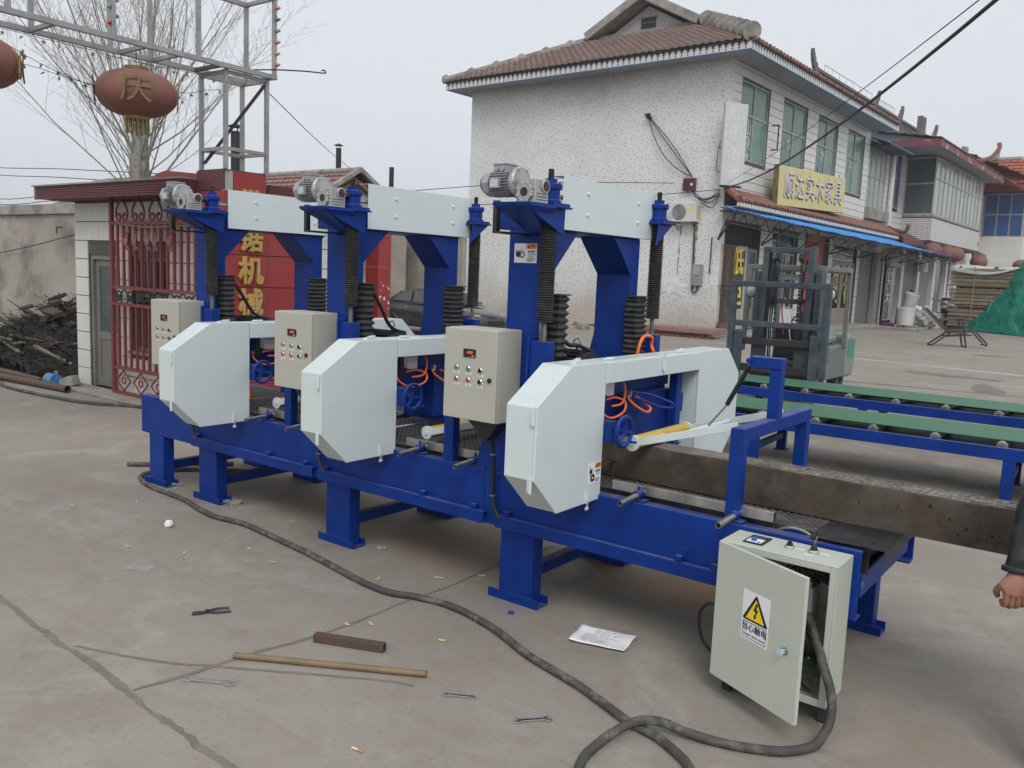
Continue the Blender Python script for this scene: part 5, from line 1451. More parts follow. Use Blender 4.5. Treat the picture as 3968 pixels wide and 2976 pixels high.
# ---------------------------------------------------------------- iron gate leaf swung open
def gate_leaf():
    t = thing('iron_gate', 'open red iron gate leaf with scroll hearts in front of the gatehouse', 'gate', (-10.0, 5.84, 0))
    Y = 5.84
    x0, x1 = -11.055, -8.85
    def bar(name, p, q, w, h, par=t):
        b = MB(); b.bar(p, q, w, h, (0, 1, 0)); return b.build(name, GATERED, par)
    for xx in (x0, x1):
        bar('stile', (xx, Y, .03), (xx, Y, 2.66), .055, .045)
    for zz in (2.64, 2.285, 1.455, 1.235, .39, .06):
        bar('rail', (x0 + .028, Y, zz), (x1 - .028, Y, zz), .042, .04)
    n = 15
    for i in range(1, n):
        xx = x0 + (x1 - x0) * i / n
        bar('bar', (xx, Y, 1.477), (xx, Y, 2.263), .034, .028)
        bar('bar', (xx, Y, .412), (xx, Y, 1.213), .034, .028)
    for i in range(5):
        xc = x0 + .26 + i * .40
        zc = 2.31
        for s in (-1, 1):
            pts = [(xc, Y, zc + .30), (xc + s * .06, Y, zc + .24), (xc + s * .14, Y, zc + .13), (xc + s * .12, Y, zc + .03), (xc + s * .05, Y, zc + .01), (xc + s * .03, Y, zc + .07), (xc + s * .07, Y, zc + .10), (xc + s * .09, Y, zc + .07)]
            b = MB(); b.tube(smooth_path(pts, 5), .013, 6); b.build('scroll', GATERED, t, smooth=True)
    for i in range(8):
        xc = x0 + .16 + i * .27
        b = MB(); b.torus((xc, Y, 1.345), .062, .011, 'y', 18, 6); b.build('ring', IRON, t, smooth=True)
        for s in (-1, 1):
            b = MB(); b.tube([(xc - .10, Y + .012 * s, 1.345 - s * .09), (xc + .10, Y + .012 * s, 1.345 + s * .09)], .010, 6); b.build('cross_bar', IRON, t)
    for i in range(5):
        xc = x0 + .24 + i * .42
        for k in range(4):
            a, b_ = R(90 * k), R(90 * (k + 1))
            b = MB(); b.tube([(xc + .17 * math.cos(a), Y, .225 + .14 * math.sin(a)), (xc + .17 * math.cos(b_), Y, .225 + .14 * math.sin(b_))], .011, 6); b.build('diamond_bar', GATERED, t)
        b = MB(); b.torus((xc, Y, .225), .045, .010, 'y', 14, 6); b.build('ring', GATERED, t, smooth=True)
    rr = random.Random(4)
    PK = mat('faded_pink_paper', (.30, .12, .125), .8, var=.25, vscale=20)
    for xc in (-10.62, -10.42, -10.12, -9.95, -9.62):
        b = MB(); z0 = 2.18
        b.grid(4, 5, lambda u, v: Vector((xc + (u - .5) * .10 * (1 - .4 * v) + .02 * math.sin(9 * v + 4 * u), Y - .035 + .02 * math.sin(8 * u + 7 * v), z0 - v * .24)))
        b.build('paper_remnant', PK, t)
    b = MB(); b.tube(smooth_path([(x0 + .25, Y - .03, 2.27), (-10.3, Y - .035, 2.235), (-9.9, Y - .035, 2.23), (x1 - .1, Y - .03, 2.26)], 6), .012, 6); b.build('garland_string', BRASSP, t, smooth=True)
    zero()
gate_leaf()

# ---------------------------------------------------------------- sign frame over the gateway
def sign_frame():
    t = thing('sign_frame', 'bare steel gateway sign frame standing on the red pillar', 'sign frame', (-8.7, 6.05, 2.88))
    def sq(name, p, q, w=.042, m=GALV, par=t):
        b = MB(); b.bar(p, q, w, w); return b.build(name, m, par)
    A, B = -8.945, -8.415
    for x in (A + .02, B - .045):
        for y in (5.79, 6.335):
            sq('tower_post', (x, y, 2.8785), (x, y, 3.95))
        for z_ in (3.10, 3.925):
            sq('tower_rail', (x, 5.815, z_), (x, 6.31, z_), .038)
    for y in (5.79, 6.335):
        for z_ in (3.10, 3.925):
            sq('tower_rail', (A + .045, y, z_), (B - .07, y, z_), .038)
    sq('brace', (A + .06, 5.80, 2.95), (B - .06, 6.32, 3.88), .034, IRON)
    for x in (A, B):
        sq('chord', (x, 1.2, 3.975), (x, 6.43, 3.975), .05)
        sq('chord', (x, 1.2, 4.85), (x, 6.43, 4.85), .05)
    for y in (1.5, 2.4, 3.1, 3.95, 4.85, 5.22, 5.72, 6.405):
        sq('rung', (A + .026, y, 3.972), (B - .026, y, 3.972), .038, RUSTP if y == 5.72 else GALV)
    sq('rung', (A + .026, 6.405, 4.85), (B - .026, 6.405, 4.85), .04)
    sq('rung', (A + .026, 4.0, 4.85), (B - .026, 4.0, 4.85), .04)
    posts = [(B, 2.6), (B, 3.54), (B, 4.50), (B, 5.43), (B, 6.405), (A, 3.0), (A, 3.97), (A, 5.19), (A, 6.405), (A, 4.75)]
    for (x, y) in posts:
        sq('upright', (x, y, 4.0), (x, y, 4.825), .042)
    # bulbs on two uprights
    cols = [mat('bulb_pink', (.55, .16, .16), .35), mat('bulb_blue', (.03, .17, .28), .35), mat('bulb_green', (.12, .30, .18), .35), mat('bulb_red', (.5, .03, .04), .35), mat('bulb_amber', (.5, .32, .05), .35)]
    bm_ = [MB().lathe([(.0, -.024), (.016, -.018), (.024, 0), (.018, .017), (.012, .022), (.012, .036), (.0, .036)], (0, 0, 0), 'z', 10).mesh('bulb', [c], smooth=True) for c in cols]
    seq = [0, 1, 2, 0, 4, 0]
    for i, k in enumerate(seq):
        inst('bulb', bm_[k], t, Vector((B + .035, 6.42, 4.74 - i * .125)) - Vector(OFF), (0, PI / 2, .3))
    for i, (k, s) in enumerate(((0, 1), (2, -1), (1, 1), (3, -1))):
        inst('bulb', bm_[k], t, Vector((B, 4.50 + s * .035, 4.33 - i * .075)) - Vector(OFF), (R(90) * s, 0, 0))
    b = MB(); b.tube(smooth_path([(B - .1, 6.2, 4.03), (B + .1, 6.4, 4.05), (B + .15, 6.75, 4.10), (B + .16, 7.0, 4.13), (B + .16, 7.03, 4.15), (B + .16, 7.0, 4.165), (B + .16, 6.97, 4.15)], 5), .008, 6); b.build('hook_rod', IRON, t, smooth=True)
    zero()
sign_frame()

def lantern(name, c, r, h, label, group, detail=True, par_rot=0.0):
    t = thing(name, label, 'lantern', c, 0, group)
    n = 48; g = 16
    b = MB()
    prof = []
    for i in range(15):
        a = -PI / 2 + PI * i / 14
        prof.append((max(.30 * r, r * math.cos(a) ** .8 if abs(a) < PI / 2 - .01 else 0), h / 2 * math.sin(a)))
    vs, fs = [], []
    for (rr_, zz) in prof:
        for k in range(n):
            a = 2 * PI * k / n
            f = 1 - .030 * (abs(math.cos(a * g / 2)) ** 8) - (.012 * math.sin(5 * a + zz * 9))
            vs.append((c[0] + rr_ * f * math.cos(a), c[1] + rr_ * f * math.sin(a), c[2] + zz))
    for i in range(len(prof) - 1):
        for k in range(n):
            k2 = (k + 1) % n
            fs.append((i * n + k, i * n + k2, (i + 1) * n + k2, (i + 1) * n + k))
    b._add(vs, fs)
    bo = b.build('shade', LANT, t, smooth=True)
    for s, zz in ((1, h / 2), (-1, -h / 2)):
        q = MB(); q.lathe([(.30 * r, zz - .02 * s), (.31 * r, zz), (.30 * r, zz + .03 * s), (.26 * r, zz + .03 * s), (.25 * r, zz)], c, 'z', 24, True); q.build('collar', LGOLD, t, smooth=True)
    if detail:
        for k in range(g):
            a0 = 2 * PI * (k + .0) / g
            if k % 2: continue
            q = MB(); pts = []
            for i in range(9):
                a = -1.0 + 1.6 * i / 8
                rr_ = r * math.cos(a) ** .8 * .985
                pts.append((c[0] + rr_ * math.cos(a0), c[1] + rr_ * math.sin(a0), c[2] + h / 2 * math.sin(a)))
            q.tube(pts, .006, 5); q.build('gold_stripe', LGOLD, t)
        # tassel fringe under the lower collar
        for k in range(14):
            a = 2 * PI * k / 14
            q = MB(); x, y = c[0] + .27 * r * math.cos(a), c[1] + .27 * r * math.sin(a)
            q.tube([(x, y, c[2] - h / 2 - .03), (x + .004, y, c[2] - h / 2 - .10), (x - .003, y + .004, c[2] - h / 2 - random.Random(k).uniform(.15, .19))], .012, 5); q.build('tassel', LGOLD, t)
        for ang in (-12, 78, 168, 258):
            a = R(ang + par_rot)
            rad = Vector((math.cos(a), math.sin(a), 0)); tang = Vector((-math.sin(a), math.cos(a), 0))
            text_mesh('gold_character', '庆', .30 * r / .385, mat('dull_lantern_gold', (.17, .12, .045), .6), t, Vector(c) + rad * (r * 1.0) + Vector((0, 0, -.02)), tang, Vector((0, 0, 1)) + rad * .05, .006)
        q = MB(); q.tube([(c[0], c[1], c[2] + h / 2), (c[0], c[1], 3.955)], .005, 5); q.build('hanging_wire', IRON, t)
    zero()
    return t
lantern('red_lantern', (-8.68, 4.88, 3.535), .40, .47, 'faded red lantern hanging complete under the sign frame', 'lanterns under the sign frame', par_rot=-18)
lantern('red_lantern', (-8.68, 3.33, 3.535), .40, .47, 'faded red lantern cut by the left picture edge', 'lanterns under the sign frame', par_rot=-20)

def light_strings():
    rr = random.Random(21)
    star = MB()
    for k in range(5):
        a = 2 * PI * k / 5
        star._add([(0, 0, .008), (.032 * math.cos(a), .032 * math.sin(a), 0), (.012 * math.cos(a + .63), .012 * math.sin(a + .63), 0), (0, 0, -.008), (.012 * math.cos(a - .63), .012 * math.sin(a - .63), 0)], [(0, 1, 2), (0, 4, 1), (3, 2, 1), (3, 1, 4)])
    m1 = star.mesh('star', [mat('dead_star_light', (.06, .06, .065), .5)])
    m2 = star.mesh('star', [mat('amber_star_light', (.35, .33, .12), .5)])
    runs = [((-8.80, 3.2, 4.00), (-8.80, 5.5, 3.60), .22, 15, 'upper sagging string of dark star lights beneath the sign frame'), ((-8.86, 3.3, 3.78), (-8.72, 5.9, 3.78), .22, 15, 'lower sagging string of dark star lights beneath the sign frame'), ((-8.98, 3.2, 3.945), (-8.98, 6.0, 3.945), .015, 16, 'string of pale star lights along the lower frame bar')]
    for i, (p, q, sag, n, lab) in enumerate(runs):
        p, q = Vector(p), Vector(q)
        t = thing('light_string', lab, 'light string', tuple(p), 0, 'star light strings')
        pts = [p + (q - p) * (k / n) + Vector((0, 0, -sag * 4 * (k / n) * (1 - k / n))) for k in range(n + 1)]
        b = MB(); b.tube([p_ + Vector((rr.uniform(-.01, .01), 0, rr.uniform(-.012, .012))) for p_ in pts], .003, 4); b.build('wire', IRON, t)
        for p_ in pts[::1]:
            inst('star', m2 if i == 2 else m1, t, p_ - Vector(OFF) + Vector((rr.uniform(-.02, .02), rr.uniform(-.02, .02), -.03)), (rr.uniform(.6, 2.2), rr.uniform(-.5, .5), rr.uniform(0, 3)))
        zero()
light_strings()

# ---------------------------------------------------------------- boundary wall, scrap heap
zero()
w = MB(); w.grid(60, 14, lambda u, v: Vector((-34 + 21.6 * u, 7.5 + .012 * math.sin(40 * u + 9 * v) + random.uniform(-.006, .006), 2.57 * v)))
w.box(-34, -12.4, 7.53, 7.74, 0, 2.57)
wt = thing('boundary_wall', 'stained grey rendered wall behind the scrap heap', 'wall', (-23, 7.6, 0)); zero()
OFF = (-23, 7.6, 0)
w.build('wall_face', RENDER, wt)
q = MB(); q.box(-34, -12.35, 7.44, 7.80, 2.571, 2.755); q.build('coping', CEMENT, wt, bevel=.012)
q = MB(); q.tube([(-15.9, 7.47, 2.33), (-15.88, 7.38, 2.33), (-15.88, 7.38, 2.22)], .012, 6); q.build('iron_hook', IRON, wt)
zero()
def scrap_heap():
    global OFF
    rr = random.Random(31)
    t = thing('scrap_heap', 'dark heap of brushwood, boards and scrap against the grey wall', 'scrap heap', (-14.5, 6.7, 0))
    def hgt(x, y):
        u = (x + 14.6) / 2.6; v = (y - 7.25) / 1.6
        return max(0, 1.08 * (1 - u * u) ** .5 if abs(u) < 1 else 0) * max(0, min(1, 1.1 + v)) * .92
    g = MB()
    def P(u, v):
        x, y = -17.4 + 5.05 * u, 5.75 + 1.7 * v
        x = min(x, -12.34)
        h = hgt(x, y)
        return Vector((x, y, max(.0, h * .88 + rr.uniform(-.09, .09)) if h > .05 else .002))
    g.grid(60, 26, P)
    OFF = (-14.5, 6.7, 0)
    g.build('heap_mass', mat('rotting_brush', (.013, .011, .009), .9, var=.6, vscale=9, dirt=(.05, .043, .036), dscale=7, dlo=.52, dhi=.68), t, kind='stuff')
    tw = MB()
    for i in range(1500):
        x, y = rr.uniform(-17.0, -12.5), rr.uniform(5.8, 7.35)
        h = hgt(x, y)
        if h < .05: continue
        L = rr.uniform(.12, .6); a = rr.uniform(0, 6.28); e = rr.uniform(-.4, .5)
        p = Vector((x, y, h + rr.uniform(-.02, .04)))
        d = Vector((math.cos(a) * math.cos(e), math.sin(a) * math.cos(e) * .6, math.sin(e))) * L
        qv = p + d
        if qv.x > -12.36 or qv.z < .02 or qv.y > 7.42: continue
        tw.tube([p, p + d * .5 + Vector((rr.uniform(-.03, .03), 0, rr.uniform(-.03, .03))), qv], rr.uniform(.003, .010), 4, cap=False)
    tw.build('brushwood', mat('dry_twigs', (.032, .027, .022), .85, var=.6, vscale=5), t, kind='stuff')
    BM = [mat('old_board_grey', (.18, .16, .135), .8, var=.3, vscale=6), mat('old_board_brown', (.10, .07, .05), .8, var=.3, vscale=6), mat('old_board_dark', (.045, .038, .032), .8, var=.3)]
    for i in range(34):
        x, y = rr.uniform(-16.6, -12.9), rr.uniform(5.95, 7.0)
        h = hgt(x, y) + .03
        a = rr.gauss(.15, .5); L = rr.uniform(.3, 1.1)
        if x + L * .5 > -12.4: x -= .6
        d = Vector((math.cos(a), math.sin(a) * .5, rr.uniform(-.25, .3))).normalized()
        s = d.cross(Vector((0, rr.uniform(-.5, .5), 1))).normalized(); u = s.cross(d)
        b = MB(); b.obox((x, y, max(h, .05)), d * L / 2, s * rr.uniform(.02, .06), u * rr.uniform(.008, .02))
        b.build('board', BM[i % 3], t, bevel=.002)
    RB = [mat('broken_dark_tile', (.07, .045, .037), .8, var=.3), mat('dull_metal_bit', (.25, .25, .25), .5)]
    for (x, y, z_) in ((-14.9, 6.9, 1.12), (-14.75, 6.8, 1.05), (-14.2, 6.5, .92), (-15.1, 6.5, .95), (-13.9, 6.7, .95), (-14.6, 6.55, .97)):
        b = MB(); b.obox((x, y, z_), Vector((.12, rr.uniform(-.05, .05), rr.uniform(-.05, .05))), Vector((.01, .08, .03)), Vector((.0, -.02, .025))); b.build('roof_tile', RB[0], t, bevel=.004)
    zero()
    b = MB(); 
    def FP(u, v): return Vector((-14.86 + .30 * u + .05 * v, 5.62 + .05 * math.sin(6 * v) * u, .02 + v * (.92 - .12 * u * u)))
    t2 = MB(); t2.grid(6, 8, FP)
    o = t2.build('foam_sheet', mat('dirty_white_foam', (.62, .62, .61), .7, var=.08, vscale=4, dirt=(.4, .38, .35), dscale=5, dlo=.55, dhi=.8)); sd = o.modifiers.new('t', 'SOLIDIFY'); sd.thickness = .06
    tag(o, 'dirty white foam sheet leaning at the left picture edge', 'foam sheet')
    c = thing('paint_can', 'blue and yellow can lying on its side by the scrap heap', 'can', (-12.3, 5.62, 0))
    b = MB(); b.lathe([(.0, 0), (.085, 0), (.09, .006), (.09, .02)], (-12.40, 5.60, .092), 'x', 20); b.build('can_lid', mat('can_yellow', (.45, .38, .08), .45), c, smooth=True)
    b = MB(); b.lathe([(.09, .02), (.088, .10), (.09, .20), (.09, .215), (.0, .215)], (-12.40, 5.60, .092), 'x', 20); b.build('can_body', mat('can_blue', (.03, .16, .42), .4, dirt=(.4, .4, .4), dscale=9, dlo=.5, dhi=.7), c, smooth=True)
    zero()
    for i, (x, y, s, lab) in enumerate(((-12.05, 5.72, .13, 'grey scrap of board beside the blue can'), (-12.75, 5.85, .12, 'lump of rubble left of the blue can'))):
        b = MB(); b.obox((x, y, s * .6), (s, .02, .04), (-.01, s * .5, .0), (-.04, 0, s * .5)); tag(b.build('rubble_piece', CEMENT, bevel=.01), lab, 'rubble')
scrap_heap()
b = MB(); b.box(-12.2, -9.4, 5.58, 5.96, 0, .035); o = b.build('doorstep', CEMENT, bevel=.01); o['kind'] = 'structure'

# ---------------------------------------------------------------- bare tree behind the gatehouse
def bare_tree(base, label):
    t = thing('bare_tree', label, 'tree', base)
    rr = random.Random(77)
    B = Vector(base)
    tr = MB()
    tr.tube([B, B + Vector((.02, 0, 1.5)), B + Vector((.0, .02, 2.9)), B + Vector((.03, 0, 3.7)), B + Vector((.05, .02, 4.5)), B + Vector((.02, 0, 4.75))], .2, 12, rs=[.30, .24, .20, .20, .15, .07])
    tr.build('trunk', BARK, t, smooth=True)
    lm = MB(); cr_ = MB()
    def grow(mb, p, d, L, r, lev):
        n = 5 if lev < 2 else 3
        pts = [p]; dd = d.copy()
        for i in range(n):
            dd = (dd + Vector((rr.uniform(-.1, .1), rr.uniform(-.1, .1), .10 if lev < 2 else .04))).normalized()
            pts.append(pts[-1] + dd * L / n)
        rs = [r * (1 - .8 * i / n) for i in range(n + 1)]
        mb.tube(pts, r, [7, 5, 4, 3, 3][lev], cap=False, rs=rs)
        if lev >= 3: return
        cnt = [9, 5, 3][lev]
        for k in range(cnt):
            f = .18 + .8 * (k + rr.random()) / cnt
            i = min(n - 1, int(f * n)); q = pts[i] + (pts[i + 1] - pts[i]) * (f * n - i)
            side = dd.cross(Vector((rr.uniform(-1, 1), rr.uniform(-1, 1), rr.uniform(-.3, .5)))).normalized()
            nd = (dd * .75 + side * rr.uniform(.45, .8) + Vector((0, 0, .12))).normalized()
            grow(cr_, q, nd, L * rr.uniform(.28, .5) * (1 - .35 * f), max(.0035, r * (1 - .75 * f) * .5), lev + 1)
    nl = 38
    for k in range(nl):
        a = 2 * PI * k / nl * 2.39996 * 3.8
        tilt = R(8 + 50 * ((k * 7 % nl) / nl) ** .8)
        z0 = 2.7 + 1.9 * ((k * 5 % nl) / nl)
        d = Vector((math.cos(a) * math.sin(tilt), math.sin(a) * math.sin(tilt), math.cos(tilt)))
        grow(lm, B + Vector((0, 0, z0)) + d * .1, d, rr.uniform(3.6, 6.2) * (1.15 - .25 * tilt), rr.uniform(.012, .027), 0)
    lm.build('limbs', BARK, t, smooth=True, kind='stuff')
    cr_.build('crown', TWIG, t, smooth=False, kind='stuff')
    zero()
bare_tree((-17.75, 10.0, 0), 'large bare winter tree rising behind the gatehouse')

# ---------------------------------------------------------------- low red-roofed houses behind
def small_house(x0, x1, y0, y1, ze, zr, label, ridge_ext=.25, courses=9):
    yc = (y0 + y1) / 2
    t = thing('red_roof_house', label, 'house', ((x0 + x1) / 2, yc, 0))
    w = MB(); w.prism([(y0 + .25, 0), (y1 - .25, 0), (y1 - .25, ze), (yc, zr - .12), (y0 + .25, ze)], 'x', x0, x1); w.build('wall', RENDER, t)
    tile_course_roof(t, (x0 - ridge_ext, y0, ze - .12), (x1 - x0 + 2 * ridge_ext, 0, 0), (0, yc - y0, zr - ze + .12), courses, RTILE, .055, wave=.26)
    tile_course_roof(t, (x0 - ridge_ext, y1, ze - .12), (x1 - x0 + 2 * ridge_ext, 0, 0), (0, yc - y1, zr - ze + .12), courses, RTILE, .055, wave=.26)
    q = MB()
    n = int((x1 - x0) / .42)
    for i in range(n + 1):
        a = x0 - ridge_ext + (x1 - x0 + 2 * ridge_ext) * i / (n + 1)
        q = MB(); q.tube([(a, yc, zr + .03), (a + (x1 - x0 + 2 * ridge_ext) / (n + 1) * 1.06, yc, zr + .045)], .095, 10); q.build('ridge_tile', CEMENT, t, smooth=True)
    for xx in (x0 - ridge_ext, x1 + ridge_ext):
        for (ya, yb) in ((y0, yc), (y1, yc)):
            q = MB(); q.bar((xx, ya, ze - .06), (xx, yb, zr + .06), .16, .13, (0, 0, 1)); q.build('verge', CEMENT, t, bevel=.01)
    return t
th_ = small_house(-31.5, -20.1, 15.7, 20.9, 3.35, 4.74, 'low house with red tiled gable roof behind the farthest saws')
gm = MB(); gm.prism([(17.5, 3.0), (19.1, 3.0), (19.1, 3.85), (18.3, 4.28), (17.5, 3.85)], 'x', -20.12, -20.06); gm.build('gable_panel', CEMENT2, th_)
for (ya, yb) in ((16.1, 18.3), (20.5, 18.3)):
    gm = MB(); gm.bar((-20.0, ya, 3.32), (-20.0, yb, 4.45), .14, .12); gm.build('brick_verge', BRICK, th_)
zero()
small_house(-20.4, -18.3, 9.3, 11.9, 2.85, 3.55, 'low red-roofed house just showing over the grey boundary wall', courses=7)
zero()
def chimney(x, y, z0, z1, r, label, cap=True):
    t = thing('chimney_pipe', label, 'chimney', (x, y, 0))
    b = MB(); b.cyl((x, y, 0 if z0 is None else z0), (x, y, z1), r, 12); b.build('flue', IRON, t, smooth=True)
    if cap:
        for k in range(3):
            a = 2 * PI * k / 3; b = MB(); b.cyl((x + r * .9 * math.cos(a), y + r * .9 * math.sin(a), z1), (x + r * .9 * math.cos(a), y + r * .9 * math.sin(a), z1 + .08), .008, 5); b.build('cap_strut', IRON, t)
        b = MB(); b.lathe([(r * 1.7, z1 + .08), (r * 1.6, z1 + .10), (.0, z1 + .16)], (x, y, 0), 'z', 12); b.build('cap', IRON, t, smooth=True)
    zero()
chimney(-22.2, 19.5, 3.6, 5.72, .09, 'black capped stove pipe on the red-roofed house')
chimney(-21.83, 21.6, 0, 5.34, .085, 'plain black pipe standing right of the red-roofed house', False)
chimney(-14.3, 10.0, 0, 4.30, .085, 'black flue pipe showing through the steel tower', True)
# second red gate pillar with torn paper, dark shed behind it
t = thing('red_pillar', 'red pillar with torn white paper seen through the middle saw', 'pillar', (-13.75, 13.3, 0))
for i, z_ in enumerate((.0, .62, 1.24, 1.86, 2.48)):
    b = MB(); b.box(-14.0, -13.6, 13.12, 13.50, z_ + .004, z_ + .616); b.build('panel', REDP, t, bevel=.004)
rr = random.Random(8)
for i in range(26):
    y, z_ = rr.uniform(13.15, 13.45), rr.uniform(.35, 1.55)
    b = MB(); a = rr.uniform(.02, .07); b._add([(-13.597, y, z_), (-13.597, y + a * .5, z_ + a * .3), (-13.597, y + a * .6, z_ + a), (-13.597, y + a * .1, z_ + a * 1.4), (-13.597, y - a * .2, z_ + a * .7)], [(0, 1, 2, 3, 4)]); b.build('torn_paper', PAPER, t)
zero()
t = thing('dark_shed', 'dark open shed behind the red pillar', 'shed', (-15, 11.8, 0))
b = MB(); b.box(-15.4, -15.2, 10.2, 13.1, 0, 2.9); b.build('back_wall', mat('shed_dark', (.03, .028, .027), .9, var=.3), t)
b = MB(); b.box(-15.4, -13.7, 10.0, 13.1, 2.9, 3.0); b.build('roof', IRON, t)
b = MB(); b.box(-13.9, -13.75, 11.95, 12.05, 0, 2.9); b.build('post', IRON, t)
b = MB(); b.box(-15.2, -13.7, 9.9, 10.1, 0, 2.9); b.build('side_wall', WTILE2, t)
zero()
b = MB(); b.grid(40, 10, lambda u, v: Vector((-24 + 5.6 * u, 21.5 + random.uniform(-.01, .01), 3.3 * v))); b.box(-24, -18.4, 21.52, 21.75, 0, 3.3)
t = thing('rendered_wall', 'stained grey wall behind the parked car', 'wall', (-22, 20.7, 0))
b.build('wall_face', RENDER, t); b = MB(); b.box(-24.05, -18.35, 21.45, 21.8, 3.301, 3.45); b.build('coping', CEMENT, t, bevel=.02)
zero()

# overhead wires on the left
def wire(pts, r, label, m=IRON):
    zero()
    b = MB(); b.tube(smooth_path(pts, 6), r, 5)
    o = b.build('overhead_wire', m, smooth=True)
    tag(o, label, 'wire', 'overhead wires')
for i, (za, zb) in enumerate(((4.48, 3.95), (4.25, 3.70), (3.51, 3.45), (3.34, 3.30))):
    lab = ['highest of the four wires crossing the left sky', 'second highest of the four wires crossing the left sky', 'third of the four wires crossing the left sky', 'lowest of the four wires crossing the left sky'][i]
    wire([(-36, 12, za + .45), (-29.6, 12, za), (-25.6, 12, (za + zb) / 2 + .07), (-20, 12.2, zb)], .012, lab)
wire([(-14.6, 7.42, 2.28), (-15.49, 7.42, 2.18), (-17.0, 7.42, 1.98), (-18.6, 7.42, 1.80), (-21, 7.42, 1.5)], .009, 'loose wire slanting across the grey boundary wall')
wire([(-20.0, 19.4, 4.2), (-16.2, 22.2, 4.7), (-13.9, 27.5, 5.2)], .012, 'thin wire from the red-roofed house to the white building')
wire([(-20.2, 18.3, 4.8), (-16.4, 14.3, 4.5), (-12.5, 10.2, 4.25), (-8.95, 6.4, 4.12)], .007, 'thin wire from the red-roofed house to the sign frame')
# ---------------------------------------------------------------- white two-storey building (own frame: x across, y along the street front)
BO = Vector((-12.09, 27.68, 0)); BA = R(-1.7)

def mosaic_material():
    m = bpy.data.materials.new('speckled_mosaic_tile')
    m.use_nodes = True
    n, l = m.node_tree.nodes, m.node_tree.links
    b = n['Principled BSDF']
    tc = n.new('ShaderNodeTexCoord')
    sp = n.new('ShaderNodeSeparateXYZ'); l.new(tc.outputs['Object'], sp.inputs[0])
    def math_(op, a, bb=None):
        t = n.new('ShaderNodeMath'); t.operation = op
        for i, s in enumerate((a, bb)):
            if s is None: continue
            if isinstance(s, (int, float)): t.inputs[i].default_value = s
            else: l.new(s, t.inputs[i])
        return t.outputs[0]
    def cell(sx, sz):
        cx_ = math_('FLOOR', math_('DIVIDE', sp.outputs[0], sx)); cz_ = math_('FLOOR', math_('DIVIDE', sp.outputs[2], sz))
        cb = n.new('ShaderNodeCombineXYZ'); l.new(cx_, cb.inputs[0]); l.new(cz_, cb.inputs[1])
        wn_ = n.new('ShaderNodeTexWhiteNoise'); wn_.noise_dimensions = '2D'; l.new(cb.outputs[0], wn_.inputs['Vector'])
        return wn_
    w1 = cell(.062, .045)
    vo = n.new('ShaderNodeTexVoronoi'); vo.voronoi_dimensions = '2D'; vo.inputs['Scale'].default_value = 6.0; vo.inputs['Randomness'].default_value = .92
    cv = n.new('ShaderNodeCombineXYZ'); l.new(sp.outputs[0], cv.inputs[0]); l.new(sp.outputs[2], cv.inputs[1]); l.new(cv.outputs[0], vo.inputs['Vector'])
    dark = math_('LESS_THAN', vo.outputs['Distance'], .13)
    fz = math_('FRACT', math_('DIVIDE', sp.outputs[2], .045)); fx = math_('FRACT', math_('DIVIDE', sp.outputs[0], .062))
    line = math_('MAXIMUM', math_('LESS_THAN', fz, .16), math_('LESS_THAN', fx, .10))
    def noise(sc, det, ro=.65):
        t = n.new('ShaderNodeTexNoise'); t.inputs['Scale'].default_value = sc; t.inputs['Detail'].default_value = det; t.inputs['Roughness'].default_value = ro
        l.new(tc.outputs['Object'], t.inputs['Vector']); return t.outputs['Fac']
    def rng(s, a, bb, c=0., d=1.):
        t = n.new('ShaderNodeMapRange'); l.new(s, t.inputs[0])
        for i, v in zip((1, 2, 3, 4), (a, bb, c, d)): t.inputs[i].default_value = v
        return t.outputs[0]
    def mix(f, a, bb):
        t = n.new('ShaderNodeMix'); t.data_type = 'RGBA'
        for s, i in ((f, 0), (a, 6), (bb, 7)):
            if isinstance(s, (int, float)): t.inputs[i].default_value = s
            elif isinstance(s, tuple): t.inputs[i].default_value = (*s, 1)
            else: l.new(s, t.inputs[i])
        return t.outputs[2]
    base = mix(w1.outputs['Value'], (.67, .69, .685), (.73, .75, .745))
    base = mix(math_('MULTIPLY', line, .5), base, (.56, .565, .555))
    base = mix(rng(noise(.35, 6), .45, .75, 0, .45), base, (.43, .42, .38))
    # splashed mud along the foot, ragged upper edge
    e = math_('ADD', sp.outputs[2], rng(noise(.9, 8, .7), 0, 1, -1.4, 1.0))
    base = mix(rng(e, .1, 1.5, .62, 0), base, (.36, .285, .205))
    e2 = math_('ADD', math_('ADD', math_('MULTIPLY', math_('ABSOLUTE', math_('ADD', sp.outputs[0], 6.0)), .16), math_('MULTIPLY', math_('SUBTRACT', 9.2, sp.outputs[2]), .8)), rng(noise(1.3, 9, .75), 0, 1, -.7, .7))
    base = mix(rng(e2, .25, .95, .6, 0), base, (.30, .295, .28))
    base = mix(math_('MULTIPLY', dark, .8), base, (.20, .20, .20))
    l.new(base, b.inputs['Base Color']); b.inputs['Roughness'].default_value = .45
    return m
MOSAIC = mosaic_material()
STAIN = mat('soot_stain', (.235, .225, .21), .8, var=.3, vscale=4)
RUSTST = mat('rust_streak_brown', (.33, .20, .095), .8, var=.35, vscale=9)
LETTER = mat('lilac_letter', (.62, .58, .60), .5)
LETSH = mat('purple_letter_shadow', (.14, .07, .11), .6)
YSIGN = mat('yellow_signboard', (.60, .54, .25), .55, var=.08, vscale=1.2)
YCHAR = mat('yellow_character', (.68, .56, .08), .55)
BANNER = mat('red_banner', (.52, .07, .045), .6, var=.15, vscale=1.5)
DOORFR = mat('pale_door_frame', (.40, .40, .38), .5, metal=.2)

